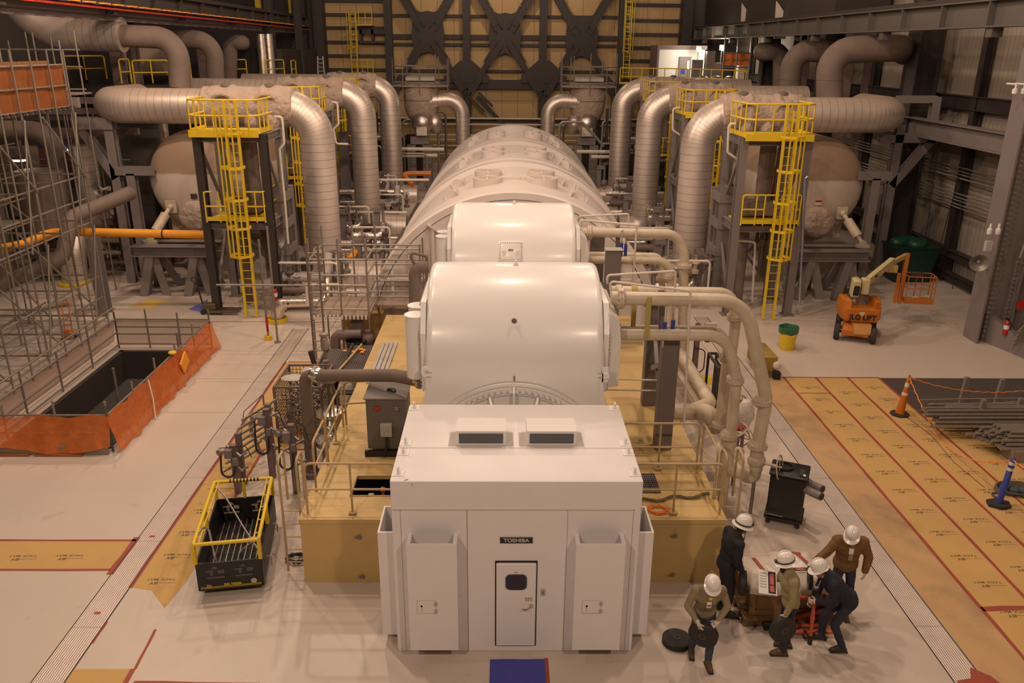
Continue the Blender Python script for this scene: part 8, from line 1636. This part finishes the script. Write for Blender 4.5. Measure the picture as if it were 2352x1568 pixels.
t = thing('instruction_sheet', 'white printed sheet with a red picture held out by the bearded person', 'sheet', c); f.build('sheet', WHITE2, t, False); f = MB(); f.box(c+R_ @ V((.07, -.004, 0)), (.12, .002, .36), R_); f.build('dark_picture', BLACK, t, False); f = MB(); f.box(c+R_ @ V((.07, -.007, .06)), (.07, .002, .18), R_); f.box(c+R_ @ V((.07, -.007, -.1)), (.07, .002, .1), R_); f.build('red_figure', mat('picture_red', (.50, .12, .10), .6), t, False)
f = MB()
for i in range(6): f.box(c+R_ @ V((-.07, -.004, .14-.045*i)), (.11, .002, .008), R_)
parts(f, 'text_line', STEEL, t, False)
# --- 4: person in navy hoodie bending
person('person in a navy hoodie bending forward and gripping a red screw jack', V((5.62, 11.12, 0)), radians(84), 1.04,
    dict(pelvis=(0, -.14, .93), chest=(0, .12, 1.20), neck=(0, .26, 1.33), head=(.0, .36, 1.44), face=(0, .92, -.38), shL=(-.17, .18, 1.28), shR=(.19, .20, 1.27), elL=(-.24, .14, 1.02), elR=(.24, .24, .99), wrL=(-.18, .40, .97), wrR=(.17, .32, .74), hdL=(.0, 1, .0), plL=(1, 0, 0), cuL=(1.1, 0, 0), hdR=(-.1, .7, -.7), plR=(-1, 0, 0), cuR=(.8, 0, 0),
         hipL=(-.09, -.14, .90), hipR=(.09, -.14, .90), knL=(-.11, .04, .50), knR=(.10, .16, .52), anL=(-.13, -.14, .09), anR=(.14, .12, .10), toL=(-.1, 1, 0), toR=(.1, 1, 0)),
    NAVY, DENIM, BOOTD, GLOVE, coat=.016)
# --- 5: man in brown jacket behind
def ex5(t, M, J, A):
    c = J['chest']; f = MB(); f.box(c+V((-.0, .155, .02)), (.07, .03, .40), Matrix.Rotation(-.02, 3, 'X'), .01); f.tf(M).build('open_shirt', OLV, t); f = MB(); f.box(c+V((.01, .18, .02)), (.075, .01, .11)); f.tf(M).build('id_badge', WHITE2, t, False)
    f = MB(); f.tube([J['neck']+V((-.07, .03, .0)), J['neck']+V((-.05, .1, -.03)), J['neck']+V((.05, .1, -.03)), J['neck']+V((.07, .03, .0))], .028, 8, bend=.05); f.tf(M).build('neck_gaiter', TANS, t)
person('person in a brown canvas jacket at the right, one hand on a dark disc', V((6.13, 12.1, 0)), radians(170), 1.02,
    dict(pelvis=(0, -.02, .96), chest=(0, .04, 1.31), neck=(0, .1, 1.51), head=(.03, .17, 1.63), face=(.25, .68, -.66), shL=(-.21, .04, 1.43), shR=(.21, .06, 1.42), elL=(-.33, .06, 1.16), elR=(.38, .14, 1.22), wrL=(-.29, .14, .90), wrR=(.58, .24, 1.07), hdL=(-.0, .2, -1), plL=(.9, -.3, 0), cuL=(.5, 0, 0), hdR=(.8, .3, -.4), plR=(0, 0, -1), cuR=(.6, 0, 0),
         hipL=(-.09, -.02, .92), hipR=(.09, -.02, .92), knL=(-.12, .06, .51), knR=(.12, .06, .51), anL=(-.05, .2, .09), anR=(.16, -.05, .09), toL=(-.15, 1, 0), toR=(.3, 1, 0)),
    BRJ, DENIM, BOOT, GLOVE, coat=.03, extra=ex5)
plate(V((5.36, 11.72, .93)), (1, -.25, .1), .2, .07, 'dark disc standing on the crate edge under the hand of the person in brown')
# --- crate
t = thing('wooden_crate', 'low wooden crate covered with beige canvas in the middle of the group', 'crate', (5.05, 12.2, 0)); Rc = Matrix.Rotation(radians(1.5), 3, 'Z'); oc = V((5.05, 12.22, 0))
def C(x, y, z): return oc+Rc @ V((x, y, z))
f = MB(); f.loft([[C(sx*w_, sy*d_, z) for sx, sy in ((-1, -1), (1, -1), (1, 1), (-1, 1))] for w_, d_, z in ((.66, .5, .2), (.66, .5, .72))]); f.build('crate_body', WOOD, t, False)
f = MB()
for x in (-.66, .0, .66):
    for y in (-.52, .52): f.box(C(x, y, .46), (.1, .03, .54), Rc)
for z in (.24, .68):
    for y in (-.525, .525): f.box(C(0, y, z), (1.36, .025, .09), Rc)
parts(f, 'batten', WOOD, t, False)
f = MB(); f.box(C(0, 0, .16), (1.62, 1.26, .05), Rc); f.build('base_board', mat('pallet_wood', (.17, .10, .04), .8, 0, .2, 5), t, False)
f = MB()
for y in (-.55, 0, .55): f.box(C(0, y, .07), (1.6, .11, .13), Rc)
parts(f, 'skid', bpy.data.materials['pallet_wood'], t, False)
f = MB(); rg = []; n = 48
def sq(k, w_, d_):
    a = 2*pi*k/n; c_, s_ = cos(a), sin(a); q = 1/max(abs(c_), abs(s_)); q = q*.94+.06; return c_*q*w_, s_*q*d_
for w_, d_, z, wv_ in ((.745, .575, .63, .035), (.73, .56, .70, .02), (.70, .53, .755, .01), (.60, .44, .775, .0), (.3, .22, .785, 0), (.02, .02, .785, 0)):
    rg.append([C(*(lambda p: (p[0]*(1+wv_*sin(k*1.9)), p[1]*(1+wv_*sin(k*2.3))))(sq(k, w_, d_)), z+wv_*.9*sin(k*1.3)) for k in range(n)])
f.loft(rg, caps=False); cc = f.build('canvas_cover', TARP, t, ang=70)
f = MB()
for a, b_, w_ in ((C(-.42, .30, .792), C(-.32, -.32, .792), .07), (C(.42, .44, .79), C(.58, -.12, .79), .07), (C(.3, .46, .792), C(.5, .42, .792), .05)): f.bar(a, b_, w_, .006)
parts(f, 'red_tape', TAPE, cc, False)
f = MB(); f.add([C(-.3, .12, .795), C(-.25, -.28, .795), C(-.02, -.26, .795), C(.05, -.1, .797), C(-.12, -.18, .797), C(-.2, -.05, .797)], [(0, 1, 5), (1, 2, 4, 5), (2, 3, 4)]); f.build('torn_paper', WHITE2, cc, False)
f = MB(); f.prism([C(.12, .16, .794), C(.42, .16, .794), C(.5, -.16, .794), C(.16, -.16, .794)], (0, 0, .003)); pp = f.build('taped_notice', WHITE2, cc, False); f = MB(); f.prism([C(.17, -.03, .798), C(.455, -.03, .798), C(.48, -.13, .798), C(.19, -.13, .798)], (0, 0, .002)); f.build('notice_picture', BLACK, cc, False); f = MB(); f.prism([C(.2+.11+cos(a)*.1, -.08+sin(a)*.03, .8) for a in [2*pi*k/16 for k in range(16)]], (0, 0, .002)); f.build('notice_red_mark', bpy.data.materials['picture_red'], cc, False)
# --- red jacks
t = thing('screw_jack', 'upright orange-red screw jack with a black cap gripped by the person in navy', 'jack', (5.28, 11.2, 0)); b0 = V((5.28, 11.17, 0)); d = V((-.05, -.02, 1.0)).normalized(); f = MB(); f.tube([b0+d*.16, b0+d*.9], .03, 12); f.cyl(b0+d*.5, b0+d*.56, .037); f.build('red_tube', ORED, t); f = MB(); f.cyl(b0, b0+d*.18, .04, n=14); f.cyl(b0+d*.92, b0+d*1.14, .055, n=16); parts(f, 'black_end', BLACK, t); f = MB(); f.cyl(b0+d*1.14, b0+d*1.17, .035); f.cyl(b0+d*1.16+V((.03, 0, 0)), b0+d*1.3+V((.07, .0, 0)), .008); f.build('steel_pin', CHROME, t)
for i, (y, z, x0, x1, lab) in enumerate(((11.36, .09, 4.85, 5.75, 'nearer of two orange-red screw jacks lying in front of the crate'), (11.52, .09, 4.75, 5.7, 'farther of two orange-red screw jacks lying in front of the crate'))):
    t = thing('screw_jack', lab, 'jack', (5.3, y, 0)); f = MB(); f.cyl((x0, y, z), (x1, y, z), .038, n=12); f.cyl((x0+.3, y, z), (x0+.34, y, z), .044); f.build('red_tube', ORED, t); f = MB(); f.cyl((x0-.16, y, z), (x0, y, z), .075, n=14); f.build('black_end', BLACK, t)
t = thing('screw_jack', 'slanting orange-red screw jack leaning on the crate base behind the bearded person', 'jack', (5.3, 11.7, .1)); f = MB(); f.cyl((4.95, 11.62, .12), (5.75, 11.66, .32), .04, n=12); f.tube([(4.9, 11.6, .6), (5.35, 11.6, .62), (5.4, 11.6, .5)], .03, 10, bend=.1); f.build('red_tube', ORED, t); f = MB(); f.cyl((4.72, 11.62, .07), (4.9, 11.62, .11), .07, n=14); f.cyl((5.75, 11.66, .32), (5.95, 11.67, .36), .05, n=12); parts(f, 'black_end', BLACK, t)
